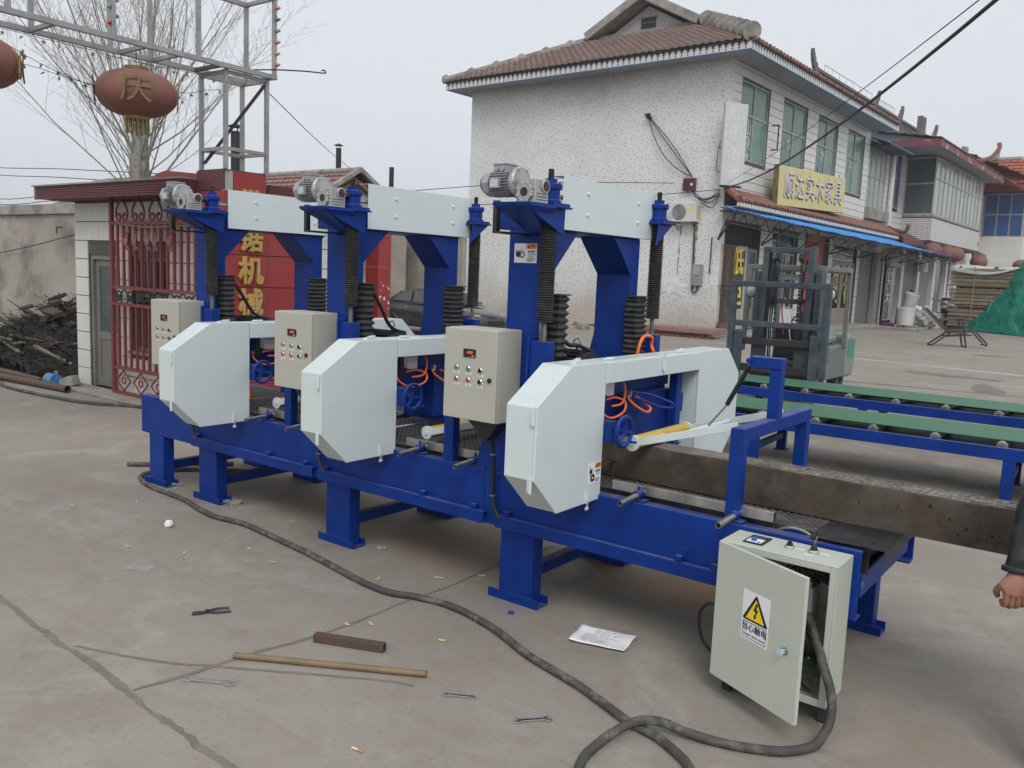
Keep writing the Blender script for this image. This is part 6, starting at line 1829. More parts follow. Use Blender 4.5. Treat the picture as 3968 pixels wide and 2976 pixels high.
def local_thing(name, label, cat, group=None, loc=(0, 0, 0)):
    p = Matrix.Rotation(BA, 3, 'Z') @ Vector(loc) + BO
    t = thing(name, label, cat, tuple(p), BA, group)
    return t

def window_unit(par, x, y0, y1, z0, z1, glass, split=.58, cols=2, depth=.12, text=None, fr=WINFR, nm='window'):
    """window lying in a facade that faces +x"""
    w = MB(); f = .06
    zs = z0 + (z1 - z0) * split
    for (a, b_, c, e) in ((y0, y0 + f, z0, z1), (y1 - f, y1, z0, z1), (y0 + f, y1 - f, z0, z0 + f), (y0 + f, y1 - f, z1 - f, z1), (y0 + f, y1 - f, zs - f / 2, zs + f / 2)):
        w.box(x - depth, x - depth + .06, a, b_, c, e)
    for k in range(1, cols):
        ym = y0 + (y1 - y0) * k / cols
        w.box(x - depth, x - depth + .055, ym - f / 2, ym + f / 2, z0 + f, zs - f / 2); w.box(x - depth, x - depth + .055, ym - f / 2, ym + f / 2, zs + f / 2, z1 - f)
    o = w.build(nm, fr, par)
    for k in range(cols):
        a = y0 + (y1 - y0) * k / cols + f / 2; b_ = y0 + (y1 - y0) * (k + 1) / cols - f / 2
        for (c, e) in ((z0 + f, zs - f / 2), (zs + f / 2, z1 - f)):
            g = MB(); g.box(x - depth + .012 + .01 * (k % 2), x - depth + .02 + .01 * (k % 2), a, b_, c, e); g.build('pane', glass[k % len(glass)] if isinstance(glass, (list, tuple)) else glass, o)
    if text:
        n = len(text)
        for i, ch in enumerate(text):
            text_mesh('window_lettering', ch, .55, mat('white_vinyl', (.60, .64, .62), .5), o, (x - depth + .04, y0 + (y1 - y0) * .36, zs - .45 - i * .5), (0, 1, 0), (0, 0, 1), .003)
    return o

def main_building():
    t = local_thing('white_building', 'white two-storey building with speckled end wall and red hipped roof', 'building')
    W = [(.79, 3.27), (4.54, 7.08), (8.28, 10.77), (12.07, 14.54)]
    Z0, Z1, ZT = 6.10, 8.76, 9.245
    # core: end wall in mosaic, street front behind its tiles
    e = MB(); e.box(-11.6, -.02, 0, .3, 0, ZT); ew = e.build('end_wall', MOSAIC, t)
    c = MB(); c.box(-11.6, -11.3, .3, 15.3, 0, ZT); c.build('rear_wall', MOSAIC, t)
    F = MB()
    ops = [(a, b_, Z0, Z1) for a, b_ in W] + [(.25, 3.35, .0, 3.88), (4.45, 7.15, .0, 3.9), (7.9, 10.9, 0, 4.0), (11.4, 14.9, 0, 3.7)]
    def solid(y0, y1, z0, z1): F.box(-.35, -.022, y0, y1, z0, z1)
    ys = sorted(set([0.30, 15.3] + [v for o_ in ops for v in o_[:2]]))
    for a, b_ in zip(ys, ys[1:]):
        zs_ = [0.0]
        sp = sorted([(o_[2], o_[3]) for o_ in ops if o_[0] <= a + .001 and o_[1] >= b_ - .001])
        z = 0.0
        for (c0, c1) in sp:
            if c0 > z + .01: solid(a, b_, z, c0)
            z = c1
        solid(a, b_, z, ZT)
    fo = F.build('street_wall', GROUT, t)
    holes = ops
    tile_wall(fo, 'tile', WTILE2, .0, 15.3, .0, ZT, .2845, 1.3, holes, lambda y, z: ((-.021, y, z), PI / 2), gap=.02, d=.02)
    # inside darkness: floors behind the windows
    d = MB(); d.box(-1.6, -1.5, .3, 15.3, 0, ZT); d.build('inner_wall', mat('dim_interior', (.10, .10, .095), .9), t)
    d = MB(); d.box(-1.5, -.36, .3, 15.3, 4.4, 4.55); d.build('floor_slab', CEMENT2, t)
    for i, (a, b_) in enumerate(W):
        wo = window_unit(t, 0, a, b_, Z0, Z1, [GREENGL, mat('green_glass_light', (.10, .20, .155), .15)], text=('山泉水', '水', '次', '行')[i][:3])
    # eaves: soffit, fascia with dark scallops, blue line
    s = MB(); s.box(-12.1, .98, -.98, 15.9, 9.246, 9.30); s.build('soffit', CEMENT2, t)
    for (a, b_, c_, e_, nm) in ((-12.15, 1.03, -1.03, -.985, 'x'), (.985, 1.03, -.985, 15.95, 'y'), (-12.15, -12.105, -.985, 15.95, 'y')):
        q = MB(); q.box(a, b_, c_, e_, 9.20, 9.44); q.build('fascia', WTILE2, t)
        q = MB(); q.box(a - .006, b_ + .006, c_ - .006, e_ + .006, 9.185, 9.199); q.build('blue_edge_strip', BLUESH, t)
    dia = MB()
    for dz, sz in ((.10, .085), (.02, .05), (-.07, .04)):
        dia._add([(-sz, 0, dz), (0, 0, dz - sz), (sz, 0, dz), (0, 0, dz + sz), (0, -.012, dz)], [(0, 1, 4), (1, 2, 4), (2, 3, 4), (3, 0, 4)])
    dm = dia.mesh('fascia_ornament', [mat('dark_ornament', (.055, .065, .065), .6)])
    for i in range(58):
        inst('fascia_ornament', dm, t, (-12.0 + i * .2255, -1.032, 9.32))
    for i in range(74):
        inst('fascia_ornament', dm, t, (1.032, -.9 + i * .2255, 9.32), (0, 0, PI / 2))
    # hipped end slope, gablet, main slopes
    E0 = 9.50
    cor = {'a': (-12.25, -1.13, E0), 'b': (1.1, -1.13, E0), 'c': (-3.45, 4.0, 11.80), 'd': (-8.05, 4.0, 11.80), 'e': (-5.75, 4.0, 12.98), 'r': (-5.75, 16.2, 12.98), 'f': (1.1, 16.0, E0), 'g': (-12.25, 16.0, E0)}
    V = {k: Vector(v) for k, v in cor.items()}
    q = MB()
    q._add([V['a'], V['b'], V['c'], V['d']], [(0, 1, 2, 3)])
    M1, M2 = Vector((-2.5, 4.0, 10.55)), Vector((-2.5, 16.0, 10.55))
    q._add([V['b'], V['f'], M2, M1], [(0, 1, 2, 3)]); q._add([V['b'], M1, V['c']], [(0, 1, 2)]); q._add([M1, M2, V['r'], V['e'], V['c']], [(0, 1, 2, 3, 4)])
    q._add([V['a'], V['d'], V['e'], V['r'], V['g']], [(0, 1, 2, 3, 4)])
    ro = q.build('roof', BTILE, t)
    q = MB(); q.prism([(-12.15, 9.442), (1.03, 9.442), (1.06, 9.50), (-12.2, 9.50)], 'y', -1.08, 15.9); q.build('eave_board', DKSTEEL, ro)
    # clay tiles on the end slope: the biggest 300 as pieces, the rest joined
    un = Vector((1, 0, 0)); vv = (V['d'] + V['c']) / 2 - (V['a'] + V['b']) / 2; vv.x = 0
    L = vv.length; vn = vv.normalized(); nn = un.cross(vn).normalized()
    tw, tl = .28, .375
    tb = MB(); m_ = 8
    vs = []
    for i in range(m_ + 1):
        s_ = i / m_
        h = .018 * math.sin(s_ * 2 * PI)
        vs += [(s_ * tw * 1.04, -.02, h + .085), (s_ * tw * 1.04, tl * 1.12, h * .8 + .012), (s_ * tw * 1.06, -.02, h - .005)]
    fs = []
    for i in range(m_):
        k = 3 * i
        fs += [(k, k + 3, k + 4, k + 1)]
    fl = [(3 * i + 2, 3 * i + 5, 3 * i + 3, 3 * i) for i in range(m_)]
    tb._add(vs, fs); tb.cur = 1; tb._add(vs, fl)
    LIP = mat('pale_tile_lip', (.30, .235, .21), .85, var=.25, vscale=4)
    tmats = [RTILE, mat('red_clay_tile_dark', (.155, .08, .068), .85, var=.25, vscale=5), mat('red_clay_tile_pale', (.26, .155, .135), .85, var=.2, vscale=5), mat('mossy_clay_tile', (.21, .175, .155), .85, var=.25, vscale=6)]
    tm = [tb.mesh('roof_tile', [m, LIP]) for m in tmats]
    Mrot = Matrix((un, vn, nn)).transposed().to_euler()
    rr = random.Random(6)
    rest = [MB() for _ in tmats]; lips = MB()
    cnt = 0
    rows = int(L / tl)
    for r in range(rows):
        f = r * tl / L
        xa = V['a'].x + (V['d'].x - V['a'].x) * f + .1; xb = V['b'].x + (V['c'].x - V['b'].x) * f - .1
        y, z = V['a'].y + vn.y * r * tl, V['a'].z + vn.z * r * tl
        nx = int((xb - xa) / tw)
        for i in range(nx - 1, -1, -1):
            x = xa + i * tw + .0
            k = min(3, int(rr.random() ** 1.5 * 4))
            p = Vector((x, y, z)) + nn * (.012 + rr.uniform(0, .012))
            if cnt < 290 and r < 9 and i > nx - 36:
                o = inst('roof_tile', tm[k], ro, p, Mrot); cnt += 1
            else:
                w_ = [p + un * a + vn * b_ + nn * c_ for a, b_, c_ in vs]; rest[k]._add(w_, fs); lips._add(w_, fl)
    jm = MB()
    for k, b_ in enumerate(rest + [lips]):
        jm.cur = k; jm._add(b_.v, b_.f)
    jm.build('roof_tile_field', tmats + [LIP], ro, kind='stuff')
    # street slope courses (grazing view)
    q = MB(); q.box(.75, 1.12, -1.1, 15.95, 9.475, 9.56); q.build('edge_tiles', RTILE, ro)
    for i in range(56):
        q = MB(); q.tube([(1.16, -1.0 + i * .30, 9.515), (.7, -1.0 + i * .30, 9.62)], .06, 7); q.build('edge_tile', tmats[i % 3], ro)
    # gablet
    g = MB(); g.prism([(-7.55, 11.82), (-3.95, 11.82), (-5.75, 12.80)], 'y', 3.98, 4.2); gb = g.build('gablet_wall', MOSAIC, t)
    for (a, b_) in (((-8.35, 11.78), (-5.75, 13.10)), ((-3.15, 11.74), (-5.75, 13.10))):
        q = MB(); q.bar((a[0], 3.72, a[1]), (b_[0], 3.72, b_[1]), .9, .34, (0, 0, 1)); q.build('gable_coping', CEMENT, gb, bevel=.03)
    q = MB(); q.box(-7.9, -3.6, 3.70, 3.97, 11.70, 11.83); q.build('gable_sill', CEMENT, gb)
    q = MB(); q.box(-6.05, -5.38, 3.955, 3.979, 11.86, 12.33); q.build('vent_recess', BLACK, gb)
    q = MB(); q.box(-6.10, -5.33, 3.93, 3.978, 12.33, 12.37); q.box(-6.0, -5.4, 3.935, 3.954, 12.13, 12.16); q.build('vent_lintel', CEMENT, gb)
    # hip ridges
    a, b_ = V['b'] + Vector((-.05, .05, .1)), V['c'] + Vector((.1, 0, .12))
    n = 8
    for i in range(n):
        f0, f1 = i / n, (i + .82) / n
        p, qv = a + (b_ - a) * f0, a + (b_ - a) * f1
        qm = MB(); qm.tube([p + Vector((0, 0, .10)), qv + Vector((0, 0, .03))], .27, 14, rs=[.30, .23]); ho = qm.build('hip_tile', CEMENT, t, smooth=True)
    a, b_ = V['a'] + Vector((0, 0, .05)), V['d'] + Vector((-.1, 0, .10))
    q = MB(); q.bar(a, b_, .34, .22); q.build('hip_ridge', CEMENT, t, bevel=.04)
    for i in range(7):
        p = a + (b_ - a) * (i / 6.3)
        q = MB(); q.bar(p + Vector((0, 0, .1)), p + (b_ - a).normalized() * .22 + Vector((0, 0, .13)), .30, .16); q.build('ridge_nub', CEMENT, t, bevel=.05)
    q = MB(); q.tube([V['e'] + Vector((0, .2, .12)), V['r'] + Vector((0, 0, .12))], .2, 10); q.build('ridge', CEMENT, t, smooth=True)
    # stains, plaster splash and rust on the end wall
    rr = random.Random(12)
    def patch(nm, pts, m, y=-.004):
        q = MB(); q._add([(x, y, z) for x, z in pts], [tuple(range(len(pts)))]); return q.build(nm, m, ew)
    pts = []
    for i in range(34):
        a_ = 2 * PI * i / 34; r = 1 + rr.uniform(-.28, .28)
        pts.append((-1.82 + .85 * r * math.cos(a_), 1.58 + .30 * r * math.sin(a_)))
    inn = [(-1.82 + (x + 1.82) * rr.uniform(.45, .75), 1.58 + (z - 1.58) * rr.uniform(.4, .75)) for x, z in pts]
    q = MB(); q._add([(x, -.006, z) for x, z in pts] + [(x, -.02 - rr.uniform(0, .012), z) for x, z in inn], [(i, (i + 1) % 34, 34 + (i + 1) % 34, 34 + i) for i in range(34)] + [tuple(range(34, 68))]); q.build('plaster_splash', mat('white_plaster', (.64, .65, .67), .8, var=.12, vscale=4), ew)
    for (x0, x1, z0, z1) in ((-1.59, -1.52, 2.0, 3.75), (-.95, -.88, 2.45, 3.75)):
        n = 14
        L_ = [(x0 + rr.uniform(-.03, .03), z1 - (z1 - z0) * i / n) for i in range(n + 1)]; R_ = [(x1 + rr.uniform(-.05, .03) - .05 * i / n, z1 - (z1 - z0) * i / n) for i in range(n + 1)]
        patch('rust_streak', L_ + R_[::-1], RUSTST)
    # first-floor pent roof over the shopfront
    PZ = 4.97
    q = MB(); q._add([(.05, -.1, PZ), (.05, 18.3, PZ), (.78, 18.9, 4.53), (.78, -.55, 4.53)], [(0, 1, 2, 3)]); q._add([(.0, -.1, PZ - .03), (.0, 18.3, PZ - .03), (.74, 18.9, 4.49), (.74, -.55, 4.49)], [(3, 2, 1, 0)])
    po = q.build('pent_roof', BTILE, t)
    for i in range(64):
        y = -.35 + i * .30
        q = MB(); q.tube([(.80, y, 4.555), (.07, y + (.25 if i == 0 else 0), 4.985)], .06, 6); q.build('pent_tile', [BTILE, RTILE][i % 2], po)
    q = MB(); q.box(.70, .76, -.5, 18.8, 4.36, 4.49); q.build('pent_fascia', WTILE2, po)
    q = MB(); q.box(.02, .70, -.45, 18.8, 4.33, 4.36); q.build('pent_soffit', CEMENT2, po)
    for i in range(82):
        inst('pent_ornament', dm, po, (.762, -.4 + i * .2345, 4.42), (0, 0, PI / 2), (.6, 1, .6))
    q = MB(); q.tube([(.1, -.1, 5.0), (.8, -.55, 4.58)], .12, 8); q.build('pent_hip', BRICK, po)
    # ground-floor openings
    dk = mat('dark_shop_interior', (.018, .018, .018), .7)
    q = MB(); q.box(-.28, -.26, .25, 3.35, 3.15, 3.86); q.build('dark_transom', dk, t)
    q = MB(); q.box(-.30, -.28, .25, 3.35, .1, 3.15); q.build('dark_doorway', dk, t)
    def door(y0, y1, z0, z1, fr, gl, chars=None, x=-.08, size=.8):
        f = MB()
        for (a, b_, c_, e_) in ((y0, y0 + .16, z0, z1), (y1 - .16, y1, z0, z1), (y0 + .16, y1 - .16, z1 - .14, z1), (y0 + .16, y1 - .16, z0, z0 + .75)):
            f.box(x - .06, x, a, b_, c_, e_)
        d_ = f.build('shop_door', fr, t, bevel=.01)
        g = MB(); g.box(x - .045, x - .03, y0 + .16, y1 - .16, z0 + .75, z1 - .14); g.build('pane', gl, d_)
        if chars:
            for i, ch in enumerate(chars):
                text_mesh('door_lettering', ch, size, YCHAR, d_, (x + .012, (y0 + y1) / 2, z1 - .62 - i * size * 1.12), (0, 1, 0), (0, 0, 1), .01, weight=.02)
        return d_
    door(.85, 2.45, .15, 3.15, DOORFR, mat('dark_sign_glass', (.06, .06, .06), .25), '低柜', size=1.0)
    door(2.5, 3.3, .15, 3.1, mat('dull_door_frame', (.16, .165, .16), .5), mat('dark_green_glass', (.02, .05, .04), .2))
    q = MB()
    gi = thing('shop_iron_gate', 'rusty barred iron gate at the corner of the white building', 'gate', tuple(Matrix.Rotation(BA, 3, 'Z') @ Vector((.1, .2, 0)) + BO), BA)
    for i in range(9):
        b2 = MB(); b2.box(.02, .05, -.15 + i * .105, -.125 + i * .105, .45, 3.1); b2.build('bar', RUSTP, gi)
    for z_ in (.45, 1.6, 1.75, 3.08):
        b2 = MB(); b2.box(.0, .06, -.2, .82, z_, z_ + .05); b2.build('rail', RUSTP, gi)
    b2 = MB(); b2.box(.0, .07, -.2, .82, .12, .44); b2.build('kick_panel', mat('rust_red_panel', (.16, .08, .055), .7), gi)
    zero()
    window_unit(t, -.05, 4.5, 7.1, .9, 3.88, [DARKGL, mat('dark_green_glass', (.02, .05, .04), .2)], split=.72, cols=3)
    q = MB(); q.box(-.3, -.03, 4.46, 7.14, .0, .88); q.build('stall_riser', WTILE2, t)
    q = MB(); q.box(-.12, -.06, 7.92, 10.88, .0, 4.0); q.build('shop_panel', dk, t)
    bn = MB(); bn.box(-.03, -.015, 8.15, 10.2, .75, 3.98); bo = bn.build('banner', BANNER, t)
    for i, ch in enumerate('实木家具'):
        text_mesh('banner_character', ch, .86, YCHAR if i else mat('faded_yellow', (.45, .25, .07), .6), bo, (.0, 9.15, 3.55 - i * .78), (0, 1, 0), (0, 0, 1), .008, weight=.012)
    door(11.45, 13.1, .12, 3.0, mat('tan_door', (.30, .27, .21), .5), DARKGL, '家具', size=.85)
    door(13.15, 14.85, .12, 3.0, mat('tan_door', (.30, .27, .21), .5), DARKGL, '定做', size=.85)
    q = MB(); q.box(-.2, -.1, 11.4, 14.9, 3.02, 3.7); q.build('shop_transom', DARKGL, t)
    q = MB(); q.box(-.02, 1.2, -.35, 15.3, 0, .14); q.build('shop_step', CEMENT, t, bevel=.02)
    # first floor bits: a bar bracket on the pier
    q = MB(); q.box(-.0, .25, 3.62, 3.66, 7.6, 7.64); q.box(.21, .25, 3.62, 3.66, 6.75, 7.6); q.box(0, .25, 3.62, 3.66, 6.72, 6.76); q.build('sign_bracket', IRON, t)
    return t, dm
MB_T, DM = main_building()
zero()

def place_local(p):
    return tuple(Matrix.Rotation(BA, 3, 'Z') @ Vector(p) + BO)

# blue awning on trusses
def awning():
    t = local_thing('blue_awning', 'long blue corrugated awning over the shopfront of the white building', 'awning')
    out = [(.62, -.9, 4.26), (.95, 2, 4.12), (1.45, 6, 3.96), (1.85, 11, 3.84), (1.9, 18, 3.82), (1.9, 25.4, 3.81)]
    def outer(y):
        for (a, b_) in zip(out, out[1:]):
            if a[1] <= y <= b_[1]:
                f = (y - a[1]) / (b_[1] - a[1]); return a[0] + (b_[0] - a[0]) * f, a[2] + (b_[2] - a[2]) * f
        return out[-1][0], out[-1][2]
    n = 150
    vs, fs = [], []
    for i in range(n + 1):
        y = -.9 + 26.3 * i / n
        ox, oz = outer(y); h = .028 if i % 2 else 0
        iz = 4.32 - (.42 * max(0, y - 18) / 7.4)
        vs += [(.50, y, iz + h), (ox, y, oz + h + (.012 * math.sin(y * 3)))]
        if i: fs.append((2 * i - 2, 2 * i - 1, 2 * i + 1, 2 * i))
    q = MB(); q._add(vs, fs); o = q.build('corrugated_sheet', BLUESH, t); sd = o.modifiers.new('t', 'SOLIDIFY'); sd.thickness = .02
    def rod(p, q_, w=.05): 
        b = MB(); b.bar(p, q_, w, w); b.build('truss_bar', IRON, t)
    for i, y in enumerate((-.3, 3.4, 7.2, 10.9, 14.9, 18.6, 22, 25.2)):
        ox, oz = outer(y)
        rod((.02, y, 4.22 - (.35 * max(0, y - 18) / 7.4)), (ox, y, oz - .05)); rod((.02, y, 3.25), (ox - .05, y, oz - .07)); rod((ox * .5, y, 4.0 - (.2 * max(0, y - 18) / 7.4)), (.02, y, 3.3), .035)
    for (a, b_) in zip(out, out[1:]):
        rod((a[0] - .04, a[1], a[2] - .06), (b_[0] - .04, b_[1], b_[2] - .06), .045)
        rod((a[0] - .1, a[1], a[2] - .45), (b_[0] - .1, b_[1], b_[2] - .45), .04)
        m = 4
        for k in range(m):
            f0, f1 = k / m, (k + .5) / m
            p = Vector(a) + (Vector(b_) - Vector(a)) * f0; qv = Vector(a) + (Vector(b_) - Vector(a)) * f1; rv = Vector(a) + (Vector(b_) - Vector(a)) * ((k + 1) / m)
            rod(p + Vector((-.1, 0, -.45)), qv + Vector((-.04, 0, -.08)), .03); rod(qv + Vector((-.04, 0, -.08)), rv + Vector((-.1, 0, -.45)), .03)
    zero()
awning()

# yellow signboard and upright lightbox
def signs():
    t = local_thing('yellow_signboard', 'tilted yellow shop signboard with large characters on the white building', 'sign')
    a = R(2.3); u = Vector((0, math.cos(a), math.sin(a))); w = Vector((0, -math.sin(a), math.cos(a)))
    c = Vector((.52, 6.75, 5.56)); nx = Vector((1, 0, 0))
    q = MB(); q.obox(c, u * 3.67, w * .72, nx * .09); bo = q.build('board', YSIGN, t, bevel=.02)
    q = MB(); q.obox(c + u * -3.69, u * .015, w * .73, nx * .095); q.build('board_edge', BRASSP, bo)
    for i, ch in enumerate('顺达实木家具'):
        p = c + u * (-2.72 + i * 1.09) + nx * .10
        text_mesh('character_shadow', ch, 1.05, LETSH, bo, p + u * .06 - w * .06, u, w, .004, sx=.88)
        text_mesh('character', ch, 1.05, LETTER, bo, p + nx * .02, u, w, .01, sx=.88)
    for yy in (3.6, 6.7, 9.8):
        q = MB(); q.bar((0, yy, 6.05), (.43, yy, 5.95), .04, .04); q.build('sign_bracket', IRON, bo)
    for yy in (7.2, 9.9):
        q = MB(); q.bar((.5, yy, 6.3), (.5, yy, 6.55), .02, .02); q.build('sign_stub', IRON, bo)
    zero()
    t = local_thing('upright_lightbox', 'tall faded white lightbox sign at the corner of the white building', 'sign')
    u = Vector((.61, .79, 0)).normalized(); n_ = Vector((u.y, -u.x, 0))
    c = Vector((.29, -.21, 6.37)); up = Vector((0, 0, 1))
    q = MB(); q.obox(c, u * .41, up * 1.33, n_ * .09); bo = q.build('lightbox', mat('pale_grey_acrylic', (.52, .53, .545), .45, var=.05), t, bevel=.02)
    for i, ch in enumerate('顺乐浴池'):
        text_mesh('faded_character', ch, .52, mat('faded_white_letter', (.59, .60, .615), .5), bo, c + n_ * .094 + up * (.95 - i * .64), u, up, .003, weight=.006)
    q = MB(); q.obox(c - up * 1.36, u * .35, up * .02, n_ * .08); q.build('bottom_plate', IRON, bo)
    for z_ in (5.55, 6.35):
        q = MB(); q.bar((-.28, -.05, z_), (.12, -.42, z_), .04, .04); q.build('arm', IRON, bo)
    q = MB(); q.tube([(-.05, -.03, 7.0), (-.25, -.2, 6.35), (-.3, -.15, 5.55)], .012, 5); q.build('stay_wire', IRON, bo)
    zero()
signs()

def air_con(loc, rz, label, sc=1.0, brk=True):
    p = place_local(loc)
    t = thing('air_conditioner', label, 'air conditioner', p, BA + rz, 'outdoor air conditioner units')
    q = MB(); q.box(0, .95 * sc, -.36 * sc, -.02, 0, .66 * sc); bo = q.build('casing', mat('ac_white', (.60, .60, .575), .45, var=.06, vscale=3, dirt=(.42, .38, .3), dscale=3, dlo=.6, dhi=.8), t, bevel=.02)
    q = MB(); q.lathe([(.0, -.362 * sc), (.25 * sc, -.362 * sc), (.27 * sc, -.372 * sc), (.27 * sc, -.360 * sc)], (.31 * sc, 0, .33 * sc), 'y', 28); q.build('fan_guard', mat('ac_grey', (.16, .165, .165), .6), bo)
    for k in range(6):
        q = MB(); q.torus((.31 * sc, -.376 * sc, .33 * sc), (.05 + .04 * k) * sc, .006 * sc, 'y', 24, 4); q.build('guard_ring', mat('ac_wire', (.45, .45, .43), .5), bo)
    q = MB(); q.box(.66 * sc, .80 * sc, -.364 * sc, -.36 * sc, .40 * sc, .50 * sc); q.build('energy_label', YELP, bo)
    q = MB(); q.box(.9505 * sc, .965 * sc, -.25 * sc, -.06 * sc, .12 * sc, .55 * sc); q.build('valve_cover', mat('ac_cover_yellowed', (.5, .42, .2), .5), bo)
    if brk:
        for xx in (.14, .80):
            q = MB(); q.box(xx * sc, (xx + .04) * sc, -.36 * sc, 0, -.04, -.002); q.bar(((xx + .02) * sc, -.34 * sc, -.04), ((xx + .02) * sc, -.02, -.25), .03, .03); q.build('bracket', RUSTP, t)
    zero()
air_con((-1.78, -.02, 3.86), 0, 'white air conditioner unit on the speckled end wall')
def wall_fittings():
    t = local_thing('red_junction_box', 'small dark red box on the speckled end wall above the air conditioner', 'box')
    q = MB(); q.box(-1.50, -1.06, -.18, -.006, 4.94, 5.36); bo = q.build('box', mat('oxide_red_box', (.11, .02, .025), .55, var=.2, vscale=5), t, bevel=.01)
    q = MB(); q.box(-1.46, -1.10, -.183, -.1805, 4.98, 5.32); q.build('recess', mat('oxide_red_dark', (.06, .015, .017), .6), bo)
    q = MB(); q.box(-1.2, -1.12, -.19, -.183, 5.10, 5.18); q.build('white_tag', PAPER, bo)
    zero()
    t = local_thing('electric_meter', 'grey electric meter box low on the speckled end wall', 'meter')
    q = MB(); q.box(-.93, -.58, -.16, -.006, 1.68, 2.42); bo = q.build('box', mat('meter_grey', (.24, .245, .235), .5), t, bevel=.015)
    q = MB(); q.box(-.88, -.65, -.164, -.1605, 1.95, 2.35); q.build('window', mat('meter_window', (.34, .36, .35), .2), bo)
    q = MB(); q.box(-.84, -.66, -.168, -.1645, 2.0, 2.06); q.build('green_label', GREENB, bo)
    q = MB(); q.cyl((-.95, -.05, 1.55), (-1.0, -.05, 3.8), .03, 8); q.tube(smooth_path([(-.95, -.05, 1.58), (-.9, -.06, 1.45), (-.75, -.08, 1.5), (-.72, -.08, 1.68)], 5), .025, 7); q.build('conduit', IRON, bo)
    q = MB(); q.cyl((-.32, -.05, 2.1), (-.32, -.05, 3.35), .02, 8); q.build('conduit', IRON, bo)
    zero()
    t = local_thing('wall_cables', 'sagging black cables from an iron bracket down the speckled wall', 'cable')
    for k, sag in enumerate((.0, .35, -.1)):
        pts = [Vector((-3.05, -.1, 7.55)) + (Vector((-1.2, -.1, 5.4)) - Vector((-3.05, -.1, 7.55))) * f + Vector((-sag * .8, -.02, -sag)) * 4 * f * (1 - f) * .8 for f in [i / 12 for i in range(13)]]
        q = MB(); q.tube(pts, .017, 5); q.build('cable', IRON, t, smooth=True)
    q = MB(); q.box(-3.12, -2.98, -.2, -.006, 7.5, 7.58); q.box(-3.15, -2.95, -.22, -.17, 7.58, 7.66); q.build('bracket', IRON, t)
    for i in range(5):
        rr = random.Random(i)
        q = MB(); q.tube(smooth_path([(-1.2, -.08, 5.0), (-1.0 + .15 * rr.random(), -.1, 4.7), (-.6 + .1 * i * .5, -.1, 4.4 + rr.uniform(-.1, .3)), (-.1, -.15, 4.9 + rr.uniform(-.2, .1))], 5), .015, 5); q.build('cable', IRON, t, smooth=True)
    zero()
    t = local_thing('stone_slab', 'pinkish stone slab on bricks at the foot of the speckled wall', 'slab')
    q = MB(); q.box(-1.6, .9, -2.2, -1.0, .16, .32); q.build('slab', mat('pink_slab', (.26, .15, .14), .7, var=.15), t, bevel=.02)
    for i in range(9):
        q = MB(); q.box(-1.4 + i * .25, -1.18 + i * .25, -2.1, -1.95, .0, .07); q.build('brick', BRICK, t, bevel=.008)
        q = MB(); q.box(-1.3 + i * .25, -1.08 + i * .25, -2.08, -1.93, .075, .145); q.build('brick', BRICK, t, bevel=.008)
    zero()
    rr = random.Random(5)
    t = local_thing('rubble_strip', 'loose rubble and broken bricks along the speckled wall', 'rubble')
    for i in range(70):
        x, y = rr.uniform(-8.5, -1.8), rr.uniform(-2.8, -.4); s = rr.uniform(.05, .16)
        q = MB(); q.obox((x, y, s * .45), (s, rr.uniform(-.03, .03), rr.uniform(-.03, .03)), (rr.uniform(-.03, .03), s * .6, .0), (0, rr.uniform(-.02, .02), s * .45)); q.build('rubble_piece', [BRICK, CEMENT, RENDER][i % 3], t)
    zero()
wall_fittings()

# ---------------------------------------------------------------- the next buildings along the street
def ornament_profile(s, flip=1):
    """upturned ridge-end fin in the y-z plane"""
    p = [(0, 0), (.9, 0), (1.15, .35), (1.45, .8), (1.62, 1.2), (1.60, 1.5), (1.42, 1.5), (1.40, 1.28), (1.22, 1.28), (1.20, 1.05), (1.0, 1.02), (.95, .78), (.7, .75), (.5, .5), (.2, .36), (0, .34)]
    return [(flip * a * s, b_ * s) for a, b_ in p]

def fin(par, x, y, z, s, flip, m=CEMENT):
    q = MB(); q.prism([(y + a, z + b_) for a, b_ in ornament_profile(s, flip)], 'x', x - .09, x + .09); return q.build('ridge_fin', m, par)

